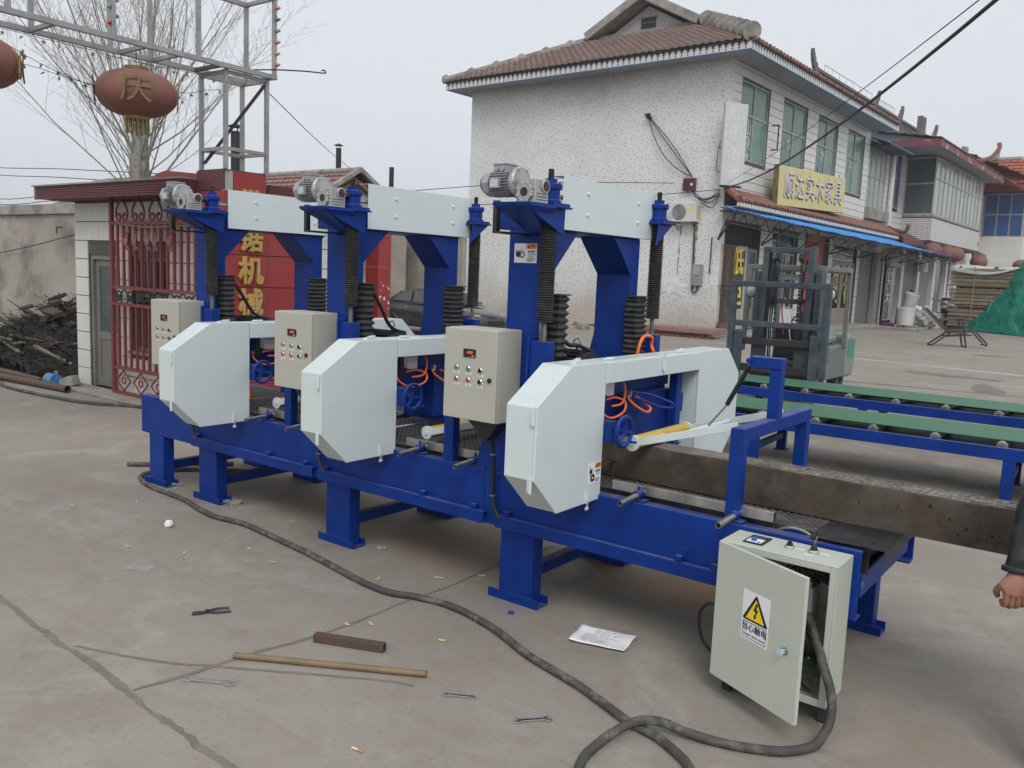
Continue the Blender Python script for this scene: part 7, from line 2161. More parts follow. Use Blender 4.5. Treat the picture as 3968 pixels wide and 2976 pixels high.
def terrace():
    t = local_thing('terrace_building', 'second white building with glazed balcony and latticed roof ridge', 'building')
    # bay between the buildings with its window, drain pipe, blue canopy
    core = MB(); core.box(-10, -.35, 15.32, 20.6, 0, 9.0); core.box(-10, -.45, 20.6, 40.5, 0, 9.1); cw = core.build('wall', GROUT, t)
    tile_wall(cw, 'tile', WTILE2, 15.32, 20.4, .0, 8.98, .2845, 1.3, [(15.96, 19.2, 5.5, 8.72), (15.6, 20.2, 0, 3.6)], lambda y, z: ((-.30, y, z), PI / 2), gap=.02, d=.05)
    tile_wall(cw, 'tile', WTILE2, 20.6, 23.2, .0, 9.08, .2845, 1.2, [(20.85, 22.3, 6.15, 9.0), (20.7, 23.0, 0, 3.6)], lambda y, z: ((-.40, y, z), PI / 2), gap=.02, d=.05)
    tile_wall(cw, 'tile', WTILE2, 36.0, 40.4, .0, 9.08, .2845, 1.2, [], lambda y, z: ((-.40, y, z), PI / 2), gap=.02, d=.05)
    window_unit(t, -.22, 15.96, 19.2, 5.75, 8.72, [PALEGL, mat('pale_green_glass', (.22, .30, .27), .2), PALEGL], split=.52, cols=4)
    q = MB(); q.box(-.25, .05, 15.9, 19.3, 5.2, 5.72); q.build('window_apron', CEMENT, t, bevel=.01)
    window_unit(t, -.32, 20.85, 22.3, 6.15, 9.0, [BLUEGL, mat('violet_blue_curtain', (.05, .045, .18), .3)], split=.55, cols=2)
    q = MB(); q.cyl((-.1, 19.75, 4.9), (-.1, 19.75, 9.0), .13, 12); q.build('drain_pipe', mat('white_pvc', (.58, .58, .56), .4), t, smooth=True)
    q = MB(); q._add([(-.25, 15.8, 9.05), (-.25, 20.2, 9.05), (.75, 20.2, 8.72), (.75, 15.8, 8.72)], [(0, 1, 2, 3)]); o = q.build('window_canopy', BLUESH, t); o.modifiers.new('t', 'SOLIDIFY').thickness = .04
    q = MB(); q.box(-.2, .7, 16.0, 19.6, 8.62, 8.68); q.build('canopy_frame', DKSTEEL, t)
    # glazed balcony
    bx0, bx1, by0, by1 = -.39, 1.2, 23.2, 36.0
    q = MB(); q.box(bx0, bx1 - .03, by0 + .03, by1, 4.55, 5.80); bw = q.build('balcony_parapet', GROUT, t)
    def rows(place, L, nm='brick'):
        bm_ = {}
        z = 4.57; r = 0
        while z < 5.74:
            h = .082
            x = 0 if r % 2 else -.28
            while x < L:
                a, b_ = max(0, x), min(L, x + .54)
                if b_ - a > .06:
                    key = round(b_ - a, 2)
                    if key not in bm_:
                        k = MB(); k.box(0, key, -.02, 0, 0, h); bm_[key] = k.mesh(nm, [WTILE2])
                    loc, rz = place(a, z); inst(nm, bm_[key], bw, loc, (0, 0, rz))
                x += .56
            z += .1; r += 1
    rows(lambda a, z: ((bx1 - .029, by0 + a, z), PI / 2), by1 - by0)
    rows(lambda a, z: ((bx0 + a, by0 + .029, z), 0), bx1 - bx0)
    q = MB(); q.box(bx0, bx1 + .05, by0 - .05, by1 + .03, 5.801, 5.92); q.build('balcony_sill', CEMENT, t, bevel=.01)
    q = MB(); q.box(bx0, bx1 + .05, by0 - .05, by1 + .05, 4.40, 4.549); q.build('balcony_slab', mat('dark_soffit', (.06, .055, .05), .8), t)
    gz0, gz1 = 5.925, 9.0
    f = MB()
    cols = 12
    for i in range(cols + 1):
        y = by0 + .05 + (by1 - by0 - .1) * i / cols
        f.box(bx1 - .09, bx1 - .02, y - .045, y + .045, gz0, gz1)
    for z_ in (gz0, 7.85, gz1 - .08):
        f.box(bx1 - .085, bx1 - .015, by0 + .1, by1 - .1, z_, z_ + .08)
    for z_ in (gz0, 7.55, gz1 - .08):
        f.box(bx0 + .05, bx1 - .1, by0 + .02, by0 + .09, z_, z_ + .08)
    f.box(bx0, bx0 + .09, by0 + .015, by0 + .095, gz0, gz1)
    fo = f.build('balcony_window', WINFR, t)
    for i in range(cols):
        a = by0 + .05 + (by1 - by0 - .1) * i / cols + .045; b_ = by0 + .05 + (by1 - by0 - .1) * (i + 1) / cols - .045
        for (c_, e_) in ((gz0 + .08, 7.85), (7.93, gz1 - .08)):
            g = MB(); g.box(bx1 - .06, bx1 - .05, a, b_, c_, e_); g.build('pane', [PALEGL, mat('grey_curtain_glass', (.22, .24, .235), .15), PALEGL][i % 3], fo)
    CL = bpy.data.materials.new('clear_window_glass'); CL.use_nodes = True
    pb = CL.node_tree.nodes['Principled BSDF']; pb.inputs['Base Color'].default_value = (.12, .15, .15, 1); pb.inputs['Roughness'].default_value = .06; pb.inputs['Alpha'].default_value = .55
    for (c_, e_) in ((gz0 + .08, 7.55), (7.63, gz1 - .08)):
        g = MB(); g.box(bx0 + .1, bx1 - .1, by0 + .05, by0 + .056, c_, e_); g.build('pane', CL, fo)
    # things hung inside the balcony end
    q = MB(); q.lathe([(.0, 5.95), (.35, 6.0), (.42, 6.5), (.32, 7.2), (.12, 7.4), (.0, 7.42)], (.35, 23.9, 0), 'z', 10); q.build('hanging_clothes', mat('dark_blue_cloth', (.02, .025, .05), .9), t, smooth=True)
    q = MB(); q.box(.55, 1.0, 23.5, 23.9, 5.95, 6.5); q.build('box', mat('pale_carton', (.42, .36, .32), .8), t)
    # maroon pent over the ground floor
    for (y0, y1) in ((19.0, 23.15), (36.1, 40.5)):
        q = MB(); q.prism([(-.4, 5.15), (.95, 4.45), (.95, 4.15), (.88, 4.12), (.85, 4.40), (-.4, 5.05)], 'y', y0, y1); po = q.build('pent_roof', MAROON, t)
        q = MB(); q.tube(smooth_path([(.1, y0 + .05, 5.0), (.6, y0 - .05, 4.75), (1.0, y0 - .15, 4.72), (1.15, y0 - .2, 4.95), (1.12, y0 - .2, 5.1)], 4), .09, 7); q.build('pent_ridge', BTILE, po)
    # roof: eaves slab, fascia, slope, ridge wall, lattice ridge with fins
    q = MB(); q.box(-10.5, 1.95, 19.9, 37.4, 9.101, 9.22); q.build('eaves_slab', CEMENT2, t)
    q = MB(); q.box(1.951, 2.0, 19.9, 37.4, 9.06, 9.42); q.build('fascia', mat('maroon_white_fascia', (.17, .045, .05), .6, dirt=(.5, .48, .46), dscale=2, dlo=.56, dhi=.6), t)
    q = MB(); q.box(-4.0, 1.95, 19.86, 19.899, 9.06, 9.42); q.build('fascia', mat('maroon_white_fascia', (.17, .045, .05), .6), t)
    for (y0, ln) in ((19.8, 17.7), (37.6, 14)):
        tile_course_roof(t, (2.05, y0, 9.42), (0, ln, 0), (-3.25, 0, .5), 6, BTILE, .05, wave=.3)
        tile_course_roof(t, (-1.2, y0, 9.92), (0, ln, 0), (-4.5, 0, 3.1), 9, BTILE, .06, wave=.3)
    q = MB(); q.prism([(-10.5, 9.23), (2.0, 9.23), (2.0, 9.38), (-1.2, 9.9), (-5.65, 12.95)], 'y', 20.1, 20.3); q.build('gable_wall', CEMENT2, t)
    DKC = mat('dark_weathered_cement', (.13, .125, .115), .85, var=.25, vscale=4)
    RX = -5.7
    q = MB(); q.box(RX - .12, RX + .12, 23.0, 49.5, 12.9, 13.5); q.box(RX - .12, RX + .12, 23.0, 49.5, 14.12, 14.28); rg = q.build('lattice_ridge', DKC, t)
    lt = MB()
    n = 82
    for i in range(n):
        y = 23.2 + i * .32
        for r in range(2):
            lt.torus((RX, y + (.16 if r else 0), 13.67 + r * .28), .125, .036, 'x', 10, 4)
    lt.build('lattice_rings', DKC, rg, kind='stuff')
    fin(rg, RX, 23.4, 13.9, .85, -1, DKC); fin(rg, RX, 33.8, 14.0, .85, 1, DKC); fin(rg, RX, 39.0, 13.3, 1.3, 1, DKC)
    for (ya, yb) in ((24.2, 33.5), (35.5, 39)):
        q = MB(); q.tube([(RX, ya, 14.7), (RX, yb, 14.75)], .02, 5)
        for k in range(8):
            yy = ya + (yb - ya) * k / 7; q.tube([(RX, yy, 14.28), (RX, yy, 14.72)], .012, 4)
        q.build('ridge_railing', GALV, rg, kind='stuff')
    # lower street ridge with fins
    SX = -2.0
    q = MB(); q.box(SX - .1, SX + .1, 31.8, 45.5, 11.2, 11.75); q.box(SX - .1, SX + .1, 45.5, 56, 11.1, 11.5); r2 = q.build('street_ridge', DKC, t)
    q = MB(); q.box(SX - .15, SX + .15, 31.4, 32.4, 11.2, 12.7); q.build('ridge_post', DKC, t); q = MB(); q.box(SX - .15, SX + .15, 44.2, 45.2, 11.2, 12.6); q.build('ridge_post', CEMENT, t)
    fin(r2, SX, 34.5, 11.6, .8, 1, DKC); fin(r2, SX, 47.5, 11.4, .8, 1, DKC)
    for (y, z_) in ((37.4, 10.6), (54.5, 10.7)):
        q = MB(); q.tube(smooth_path([(-1.0, y - 2.5, z_ + .6), (.2, y - 1.2, z_ - .1), (1.0, y, z_ + .1), (1.4, y + .8, z_ + .8), (1.35, y + 1.0, z_ + 1.2)], 5), .14, 7); q.build('hip_ridge', BTILE, t, smooth=True)
    zero()
    # shopfronts below
    fr = DOORFR
    def front(y0, y1, gl, nm='shopfront'):
        window_unit(t, -.18, y0, y1, .15, 3.0, gl, split=.70, cols=2, fr=fr, nm=nm)
    q = MB(); q.box(-.3, -.2, 15.65, 17.9, .05, 3.6); q.build('shutter', mat('grey_shutter', (.20, .195, .18), .6, var=.12, vscale=3), t)
    q = MB(); q.box(-.2, .05, 18.05, 18.75, 0, 3.6); q.build('pier', mat('grey_panel', (.30, .295, .28), .7), t)
    front(21.0, 22.9, [mat('slate_sign_glass', (.07, .075, .095), .2), PALEGL])
    for i, ch in enumerate('实木'):
        text_mesh('door_lettering', ch, .85, PAPER, t, (-.24, 21.5, 2.35 - i * 1.05), (0, 1, 0), (0, 0, 1), .01, weight=.01)
    q = MB(); q.box(-.3, -.1, 20.9, 23.0, 3.05, 3.75); 
    for k in range(8): q.box(-.1, -.08, 20.9, 23.0, 3.07 + k * .085, 3.12 + k * .085)
    q.build('shutter_box', mat('cream_shutter', (.48, .46, .37), .5), t)
    for (y0, y1) in ((24.0, 26.5), (27.5, 30.2), (31.3, 33.5)):
        q = MB(); q.box(-.43, -.30, y0, y1, .05, 3.9); q.build('grey_shopfront', [mat('grey_shutter', (.20, .195, .18), .6), DARKGL, mat('navy_doorway', (.02, .03, .05), .5)][int(y0) % 3], t)
    for y in (23.3, 26.8, 30.6, 33.9, 36.5):
        q = MB(); q.box(-.42, -.12, y, y + .55, .0, 4.39); q.build('pier', WTILE2, t)
    zero()
    return t
terrace()

def far_house():
    t = local_thing('far_house', 'farthest house with orange tiled roof and blue-curtained bay', 'building')
    q = MB(); q.box(-10, -.4, 40.6, 62, 0, 9.0); q.build('wall', WTILE2, t)
    q = MB(); q.box(-.4, 2.4, 45.0, 62, 4.2, 6.0); q.build('bay_base', WTILE2, t)
    q = MB(); q.box(-.35, 2.2, 45.4, 61.5, 6.0, 9.2); q.build('bay_core', PALEGL, t)
    for i in range(4):
        q = MB(); q.box(-.38 + i * .86, -.30 + i * .86, 45.25, 45.40, 6.0, 9.2); q.build('mullion', WINFR, t)
    for z_ in (6.0, 7.6, 9.1):
        q = MB(); q.box(-.38, 2.3, 45.27, 45.39, z_, z_ + .1); q.build('transom', WINFR, t)
    for i in range(3):
        for (a, b_) in ((6.1, 7.6), (7.7, 9.1)):
            q = MB(); q.box(-.29 + i * .86, .47 + i * .86, 45.3, 45.36, a, b_); q.build('blue_curtain_pane', mat('bright_blue_curtain', (.025, .085, .26), .4, var=.15), t)
    for i in range(16):
        q = MB(); q.box(2.2, 2.3, 45.8 + i, 45.9 + i, 6.0, 9.2); q.build('mullion', WINFR, t)
    q = MB(); q.box(2.2, 2.28, 45.4, 61.5, 7.6, 7.7); q.build('transom', WINFR, t)
    q = MB(); q.box(-10, 3.2, 43.8, 63, 9.3, 9.75); q.build('eaves', mat('bright_red_eaves', (.28, .03, .035), .5), t)
    tile_course_roof(t, (-3.0, 43.7, 9.75), (6.4, 0, 0), (0, 5.0, 2.3), 7, RTILE2, .10, wave=.45)
    tile_course_roof(t, (3.3, 43.7, 9.75), (0, 19, 0), (-5.0, 0, 2.3), 7, RTILE2, .10, wave=.45)
    q = MB(); q.tube([(-3, 48.7, 12.1), (1.2, 48.7, 12.1)], .2, 8); q.build('ridge', CEMENT, t); fin(t, -.5, 48.2, 12.1, .7, 1); fin(t, 1.0, 50.5, 12.0, .6, 1)
    q = MB(); q.box(2.4, 2.55, 48, 61, 3.6, 5.6); sb = q.build('carved_signboard', mat('red_relief_sign', (.33, .12, .10), .7, var=.3, vscale=6), t)
    q = MB(); q.box(-.4, 2.0, 44.8, 62, 3.0, 4.19); q.build('shop_lintel', WTILE2, t)
    zero()
far_house()
air_con((.1, 25.9, 2.9), PI / 2, 'small air conditioner under the balcony by the shop door', .9, False)
air_con((.05, 38.0, 5.3), PI / 2, 'far air conditioner on the wall right of the balcony', .9, True)
rrl = random.Random(2)
lab_ = ['first red lantern under the balcony, partly behind the blue awning', 'second red lantern under the balcony, behind the awning tip', 'third red lantern under the balcony, right of the awning tip', 'fourth red lantern, alone at the far end of the balcony']
for i, (x, y) in enumerate(((1.45, 22.8), (1.5, 26.0), (1.55, 27.9), (1.9, 33.0))):
    p = place_local((x, y, 3.98 if i < 3 else 3.75))
    lantern('red_lantern', p, .50, .80, lab_[i], 'lanterns along the street front', False)
for i, (x, y) in enumerate(((3.4, 38.6), (3.9, 39.5), (4.3, 40.2))):
    p = place_local((x, y, 3.75)); lantern('red_lantern', p, .48, .72, ['bright red lantern above the board stack, left of three', 'red lantern above the board stack, middle of three', 'red lantern above the board stack, at the picture edge'][i], 'lanterns along the street front', False)

# heavy cable across the sky to the corner of the building, with a thin one beside it
def sky_cable(name, p, q, sag, r, label):
    p, q = Vector(p), Vector(q)
    pts = [p + (q - p) * (k / 14) + Vector((0, 0, -sag * 4 * (k / 14) * (1 - k / 14))) for k in range(15)]
    zero(); b = MB(); b.tube(pts, r, 6); tag(b.build(name, IRON, smooth=True), label, 'wire', 'overhead wires')
# ---------------------------------------------------------------- cables across the sky
corner = place_local((.3, -.4, 5.0))
sky_cable('sky_cable', corner, (-1.24, 8.9, 4.62), .35, .022, 'thick black cable slanting across the upper right sky')
sky_cable('sky_cable', place_local((.25, -.3, 5.15)), (-1.30, 8.9, 4.68), .12, .007, 'thin wire just above the thick black sky cable')
sky_cable('sky_cable', place_local((-.1, -.1, 4.95)), place_local((-9.5, -9, 3.75)), .15, .012, 'dark wire from the building corner towards the saws')

# ---------------------------------------------------------------- forklift facing the conveyors
def forklift():
    t = thing('forklift', 'grey forklift with a tall mast and load guard behind the conveyors', 'forklift', (-4.65, 14.3, 0))
    def B(name, m, *boxes, par=t, bevel=.01):
        q = MB()
        for b_ in boxes: q.box(*b_)
        return q.build(name, m, par, bevel=bevel)
    Y = 13.0
    # load backrest
    for (x0, x1) in ((-5.445, -5.345), (-3.965, -3.865)):
        B('backrest_post', FORKB, (x0, x1, Y - .04, Y + .04, .45, 1.795))
    B('backrest_bar', FORKB, (-5.445, -3.865, Y - .045, Y + .045, 1.796, 1.885))
    B('backrest_bar', FORKB, (-5.344, -3.966, Y - .035, Y + .035, 1.175, 1.265))
    B('carriage_bar', DKSTEEL, (-5.33, -3.98, Y + .0, Y + .10, .89, 1.0))
    B('carriage_bar', DKSTEEL, (-5.33, -3.98, Y + .0, Y + .10, .46, .58))
    for (x0, x1) in ((-5.33, -5.19), (-4.12, -3.98)):
        f = B('fork', FORKB, (x0, x1, Y - .06, Y - .005, .12, 1.10), (x0, x1, Y - 1.15, Y - .06, .07, .12))
    B('carriage_plate', FORKB, (-5.08, -4.86, Y + .1, Y + .13, .45, .95)); B('carriage_plate', FORKB, (-4.40, -4.16, Y + .1, Y + .13, .45, .95))
    # mast: outer and inner channels
    for (x0, x1, s) in ((-5.02, -4.93, 1), (-4.31, -4.22, -1)):
        q = MB(); xo, xi = (x0, x1) if s > 0 else (x1, x0)
        prof = [(xo, Y + .15), (xo, Y + .34), (xi, Y + .34), (xi, Y + .31), (xo + s * .03, Y + .31), (xo + s * .03, Y + .18), (xi, Y + .18), (xi, Y + .15)]
        q.prism(prof, 'z', .25, 2.43); q.build('mast_rail', FORKB, t, bevel=.004)
        q = MB(); xo2, xi2 = xo - s * .115, xo - s * .02
        prof = [(xo2, Y + .22), (xo2, Y + .42), (xi2, Y + .42), (xi2, Y + .22)]
        q.prism(prof, 'z', .20, 2.05); q.build('mast_outer_rail', FORKB, t, bevel=.006)
    B('mast_top', FORKB, (-4.93, -4.31, Y + .18, Y + .26, 2.34, 2.42)); B('mast_cross', FORKB, (-4.93, -4.31, Y + .35, Y + .42, 1.55, 1.63)); B('mast_cross', DKSTEEL, (-4.93, -4.31, Y + .30, Y + .40, .35, .62))
    CH = MB(); link = MB(); link.box(-.022, .022, -.012, .012, -.022, .022); lm = link.mesh('chain_link', [DKSTEEL])
    for x in (-4.80, -4.44):
        z = .95
        while z < 2.26:
            inst('chain_link', lm, t, (x - OFF[0], Y + .26 - OFF[1], z), (0, 0, (R(90) if int(z * 20) % 2 else 0))); z += .05
        q = MB(); q.cyl((x - .03, Y + .24, 2.27), (x + .03, Y + .24, 2.27), .06, 14); q.build('chain_wheel', DKSTEEL, t, smooth=True)
    for x in (-5.07, -4.17):
        q = MB(); q.cyl((x, Y + .32, .4), (x, Y + .32, 1.95), .035, 10); q.build('lift_cylinder', DKSTEEL, t, smooth=True)
    for x in (-4.90, -4.87, -4.36):
        q = MB(); q.tube(smooth_path([(x, Y + .36, .55), (x - .01, Y + .34, 1.2), (x + .015, Y + .33, 1.9), (x, Y + .28, 2.25), (x + .01, Y + .16, 1.9), (x, Y + .14, 1.0)], 5), .012, 6); q.build('hydraulic_hose', BLACK, t, smooth=True)
    # overhead guard
    gy0, gy1, gx0, gx1, gz = 13.65, 15.05, -5.40, -4.20, 2.12
    def bar(nm, p, q_, w, m=FORKG): 
        b = MB(); b.bar(p, q_, w, w); return b.build(nm, m, t, bevel=.012)
    for x in (gx0, gx1):
        bar('guard_post', (x, gy1, .80), (x, gy1 - .02, gz), .075); bar('guard_post', (x, gy0 - .12, .75), (x, gy0, gz), .07); bar('guard_rail', (x, gy0 - .03, gz), (x, gy1 + .03, gz), .08)
    bar('guard_rail', (gx0, gy0, gz), (gx1, gy0, gz), .085); bar('guard_rail', (gx0, gy1, gz), (gx1, gy1, gz), .085)
    for i in range(1, 6):
        x = gx0 + (gx1 - gx0) * i / 6; bar('guard_slat', (x, gy0, gz + .01), (x, gy1, gz + .01), .045)
    # body
    BY = mat('forklift_pale_green', (.20, .24, .22), .45, var=.1, dirt=(.16, .15, .13), dscale=3, dlo=.5, dhi=.8)
    q = MB(); q.prism([(13.60, .30), (13.60, .62), (13.95, .66), (14.0, .55), (14.35, .52), (14.4, .85), (15.3, .88), (15.55, .70), (15.62, .30)], 'x', -5.18, -4.22); q.build('chassis', FORKG, t, bevel=.03)
    q = MB(); q.prism([(14.45, .86), (15.15, .90), (15.10, 1.02), (14.5, 1.00)], 'x', -5.0, -4.35); q.build('engine_hood', BY, t, bevel=.04)
    q = MB(); q.prism([(15.22, .28), (15.22, 1.02), (15.42, 1.06), (15.75, .92), (15.80, .55), (15.72, .28)], 'x', -5.2, -4.2); q.build('counterweight', BY, t, bevel=.07, seg=4)
    q = MB(); q.box(-4.20, -4.192, 15.3, 15.68, .62, .95); q.build('green_side_mark', FORKGR, t, bevel=.002)
    q = MB(); q.box(-4.95, -4.45, 14.45, 14.9, 1.02, 1.12); q.prism([(14.85, 1.1), (14.98, 1.1), (15.05, 1.55), (14.97, 1.56)], 'x', -4.93, -4.47); q.build('seat', BLACK, t, bevel=.03)
    q = MB(); q.prism([(13.68, .62), (13.95, .62), (13.88, 1.18), (13.74, 1.18)], 'x', -4.95, -4.45); q.build('dashboard', DKSTEEL, t, bevel=.02)
    q = MB()
    M_ = [(math.cos(a) * .19, math.sin(a) * .19) for a in [2 * PI * i / 24 for i in range(25)]]
    q.tube([(-4.62 + a, 14.12 + b_ * .75, 1.27 + b_ * .55) for a, b_ in M_], .014, 6, cap=False); q.cyl((-4.62, 14.12, 1.27), (-4.62, 13.92, 1.14), .02, 8); q.tube([(-4.62 - .18, 14.12, 1.27), (-4.62 + .18, 14.12, 1.27)], .011, 6); q.build('steering_wheel', BLACK, t, smooth=True)
    q = MB(); q.prism([(13.78, 1.0), (13.78, 1.05), (13.5, 1.0), (13.5, .95)], 'x', -4.95, -4.5)
    for (x, y, r, w) in ((-5.12, 13.72, .30, .22), (-4.28, 13.72, .30, .22), (-5.05, 15.25, .23, .16), (-4.36, 15.25, .23, .16)):
        q = MB(); q.lathe([(r * .55, -w / 2), (r * .92, -w / 2), (r, -w / 2 + .03), (r, w / 2 - .03), (r * .92, w / 2), (r * .55, w / 2)], (x, y, r), 'x', 26, True); wh = q.build('tyre', mat('dusty_tyre', (.03, .029, .028), .85, dirt=(.15, .14, .12), dscale=6, dlo=.45, dhi=.75), t, smooth=True)
        q = MB(); q.lathe([(.0, -w * .2), (r * .54, -w * .2), (r * .56, 0), (r * .54, w * .2), (.0, w * .2)], (x, y, r), 'x', 20); q.build('rim', FORKG, wh, smooth=True)
    for (x, s) in ((-5.32, -1), (-4.06, 1)):
        q = MB(); q.lathe([(.0, -.08), (.07, -.07), (.10, .0), (.10, .03), (.0, .03)], (x, 13.6, 1.72), 'y', 16); lo = q.build('headlamp', DKSTEEL, t, smooth=True)
        q = MB(); q.lathe([(.0, -.10), (.06, -.092), (.085, -.07)], (x, 13.6, 1.72), 'y', 16); q.build('lamp_glass', mat('lamp_glass', (.4, .42, .42), .1), lo, smooth=True)
        q = MB(); q.bar((x - s * .1, 13.6, 1.72), (gx0 if s < 0 else gx1, 13.62, 1.75), .03, .03); q.build('lamp_bracket', FORKG, lo)
    q = MB(); q.box(-4.92, -4.58, 13.7, 13.73, 1.92, 2.02); q.build('mirror', mat('mirror_back', (.35, .36, .36), .3), t, bevel=.015)
    # paper strips blowing at the dash
    q = MB(); q.tube(smooth_path([(-4.86, 13.7, 1.62), (-4.84, 13.68, 1.4), (-4.80, 13.66, 1.22), (-4.78, 13.66, 1.05)], 5), .035, 4, flat=.2); q.build('red_ribbon', mat('pink_red_ribbon', (.55, .08, .12), .6), t)
    q = MB(); q.tube(smooth_path([(-4.80, 13.66, 1.64), (-4.80, 13.66, 1.45), (-4.70, 13.64, 1.25), (-4.66, 13.63, 1.02), (-4.62, 13.63, .92)], 5), .03, 4, flat=.2); q.build('white_ribbon', PAPER, t)
    zero()
forklift()

# ---------------------------------------------------------------- parked dark saloon
def saloon():
    S = .90
    t = thing('parked_car', 'dark saloon car parked in front of the grey wall', 'car', (-16.25, 18.2, 0), R(-3))
    def sec(x, w, zs):  # half section of the body at x
        return (x, w, zs)
    # side outline (x, z): lower body and greenhouse; front is +x
    L = 2.32
    st = [(-2.32, .60, .82, .50), (-2.25, .80, .98, .36), (-1.9, .88, 1.04, .26), (-1.4, .90, 1.05, .22), (-.9, .91, 1.02, .20), (0, .92, .98, .20), (.7, .92, .96, .20), (1.1, .91, .93, .22), (1.6, .89, .86, .24), (2.0, .84, .78, .28), (2.22, .72, .68, .34), (2.32, .56, .58, .42)]
    b = MB(); ring = []
    vs, fs = [], []
    for (x, w, zt, zb) in st:
        prof = [(-w * .92, zb), (-w, zb + (zt - zb) * .35), (-w * .985, zb + (zt - zb) * .72), (-w * .93, zt - .03), (-w * .80, zt + .01), (0, zt + .05), (w * .80, zt + .01), (w * .93, zt - .03), (w * .985, zb + (zt - zb) * .72), (w, zb + (zt - zb) * .35), (w * .92, zb)]
        vs += [(x * S, y * S, z * S) for y, z in prof]
    k = 11
    for i in range(len(st) - 1):
        for j in range(k):
            j2 = (j + 1) % k
            fs.append((i * k + j, i * k + j2, (i + 1) * k + j2, (i + 1) * k + j))
    fs += [tuple(range(k)), tuple(range((len(st) - 1) * k, len(st) * k))]
    b._add(vs, fs); bo = b.build('body', CARP, t, smooth=True); ss = bo.modifiers.new('s', 'SUBSURF'); ss.levels = 1; ss.render_levels = 2
    gh = [(-1.75, .70, 1.04), (-1.25, .66, 1.36), (-.55, .66, 1.46), (.15, .66, 1.45), (.45, .67, 1.36), (1.15, .72, .98)]
    vs, fs = [], []
    for i, (x, w, z) in enumerate(gh):
        zb = 1.0 if 0 < i < 5 else z - .02
        wb = .80
        vs += [(x * S, -wb * S, zb * S * .99), (x * S, -w * S, (z - .05) * S if 0 < i < 5 else z * S), (x * S, -w * .8 * S, z * S), (x * S, w * .8 * S, z * S), (x * S, w * S, (z - .05) * S if 0 < i < 5 else z * S), (x * S, wb * S, zb * S * .99)]
    k = 6
    for i in range(len(gh) - 1):
        for j in range(k - 1):
            fs.append((i * k + j, i * k + j + 1, (i + 1) * k + j + 1, (i + 1) * k + j))
    b = MB(); b._add(vs, fs); b.build('cabin', CARP, t, smooth=True)
    CG = glass_mat('car_glass', (.05, .06, .062), .06)
    def gl(pts, nm):
        q = MB(); q._add([(x * S, y * S, z * S) for x, y, z in pts], [tuple(range(len(pts)))]); return q.build(nm, CG, t)
    gl([(.50, -.56, 1.345), (1.10, -.62, 1.01), (1.10, .62, 1.01), (.50, .56, 1.345)], 'windscreen') 
    for o_ in t.children:
        if o_.name.startswith('windscreen'): o_.location = (.02, 0, .018)
    for s in (-1, 1):
        for pts, nm in (([(-.52, .70, 1.38), (.18, .70, 1.37), (.40, .715, 1.30), (.82, .775, 1.03), (-.50, .80, 1.04)], 'side_window'), ([(-1.22, .70, 1.29), (-.60, .695, 1.38), (-.58, .80, 1.05), (-1.48, .80, 1.06)], 'side_window')):
            gl([(x, s * (y + .012), z) for x, y, z in pts], nm)
    gl([(-1.70, -.58, 1.07), (-1.30, -.54, 1.335), (-1.30, .54, 1.335), (-1.70, .58, 1.07)], 'rear_window')
    for o_ in t.children:
        if o_.name.startswith('rear_window'): o_.location = (-.02, 0, .015)
    for x in (-1.38, 1.38):
        for s in (-1, 1):
            q = MB(); q.lathe([(.17, -.10), (.30, -.10), (.325, -.07), (.325, .07), (.30, .10), (.17, .10)], (x * S, s * .82 * S, .32 * S), 'y', 26, True); wh = q.build('tyre', BLACK, t, smooth=True)
            q = MB(); q.lathe([(.0, s * .06), (.06, s * .075), (.17, s * .05), (.21, s * .085), (.215, s * .0)], (x * S, s * .82 * S, .32 * S), 'y', 22); q.build('rim', ALU, wh, smooth=True)
            q = MB(); q.torus((x * S, s * .80 * S, .34 * S), .31, .045, 'y', 26, 6); q.build('wheel_arch', BLACK, t, smooth=True)
    for s in (-1, 1):
        q = MB(); q.lathe([(.0, .02), (.10, .01), (.15, -.02), (.16, -.05)], (0, 0, 0), 'x', 18)
        o = q.build('headlight', mat('headlight_glass', (.42, .45, .47), .08, metal=.4), t, smooth=True); o.location = (2.06 * S, s * .60 * S, .70 * S); o.scale = (1.2, 1.25, .55); o.rotation_euler = (0, -.25, s * .45)
        q = MB(); q.box(-2.30 * S, -2.16 * S, s * .80 * S - .08, s * .80 * S, .72 * S, .92 * S); q.build('tail_light', REDB, t, bevel=.03)
        q = MB(); q.box(.62 * S, .80 * S, s * .90 * S - .08, s * .90 * S + .10, .99 * S, 1.10 * S); q.build('wing_mirror', CARP, t, bevel=.03)
        for x in (-.70, .25):
            q = MB(); q.box((x - .1) * S, (x + .1) * S, s * .925 * S - .01, s * .925 * S + .015, .84 * S, .875 * S); q.build('door_handle', CHROME, t, bevel=.008)
    q = MB(); q.box(2.28 * S, 2.34 * S, -.35 * S, .35 * S, .50 * S, .62 * S); q.build('grille', BLACK, t, bevel=.02)
    zero()
saloon()

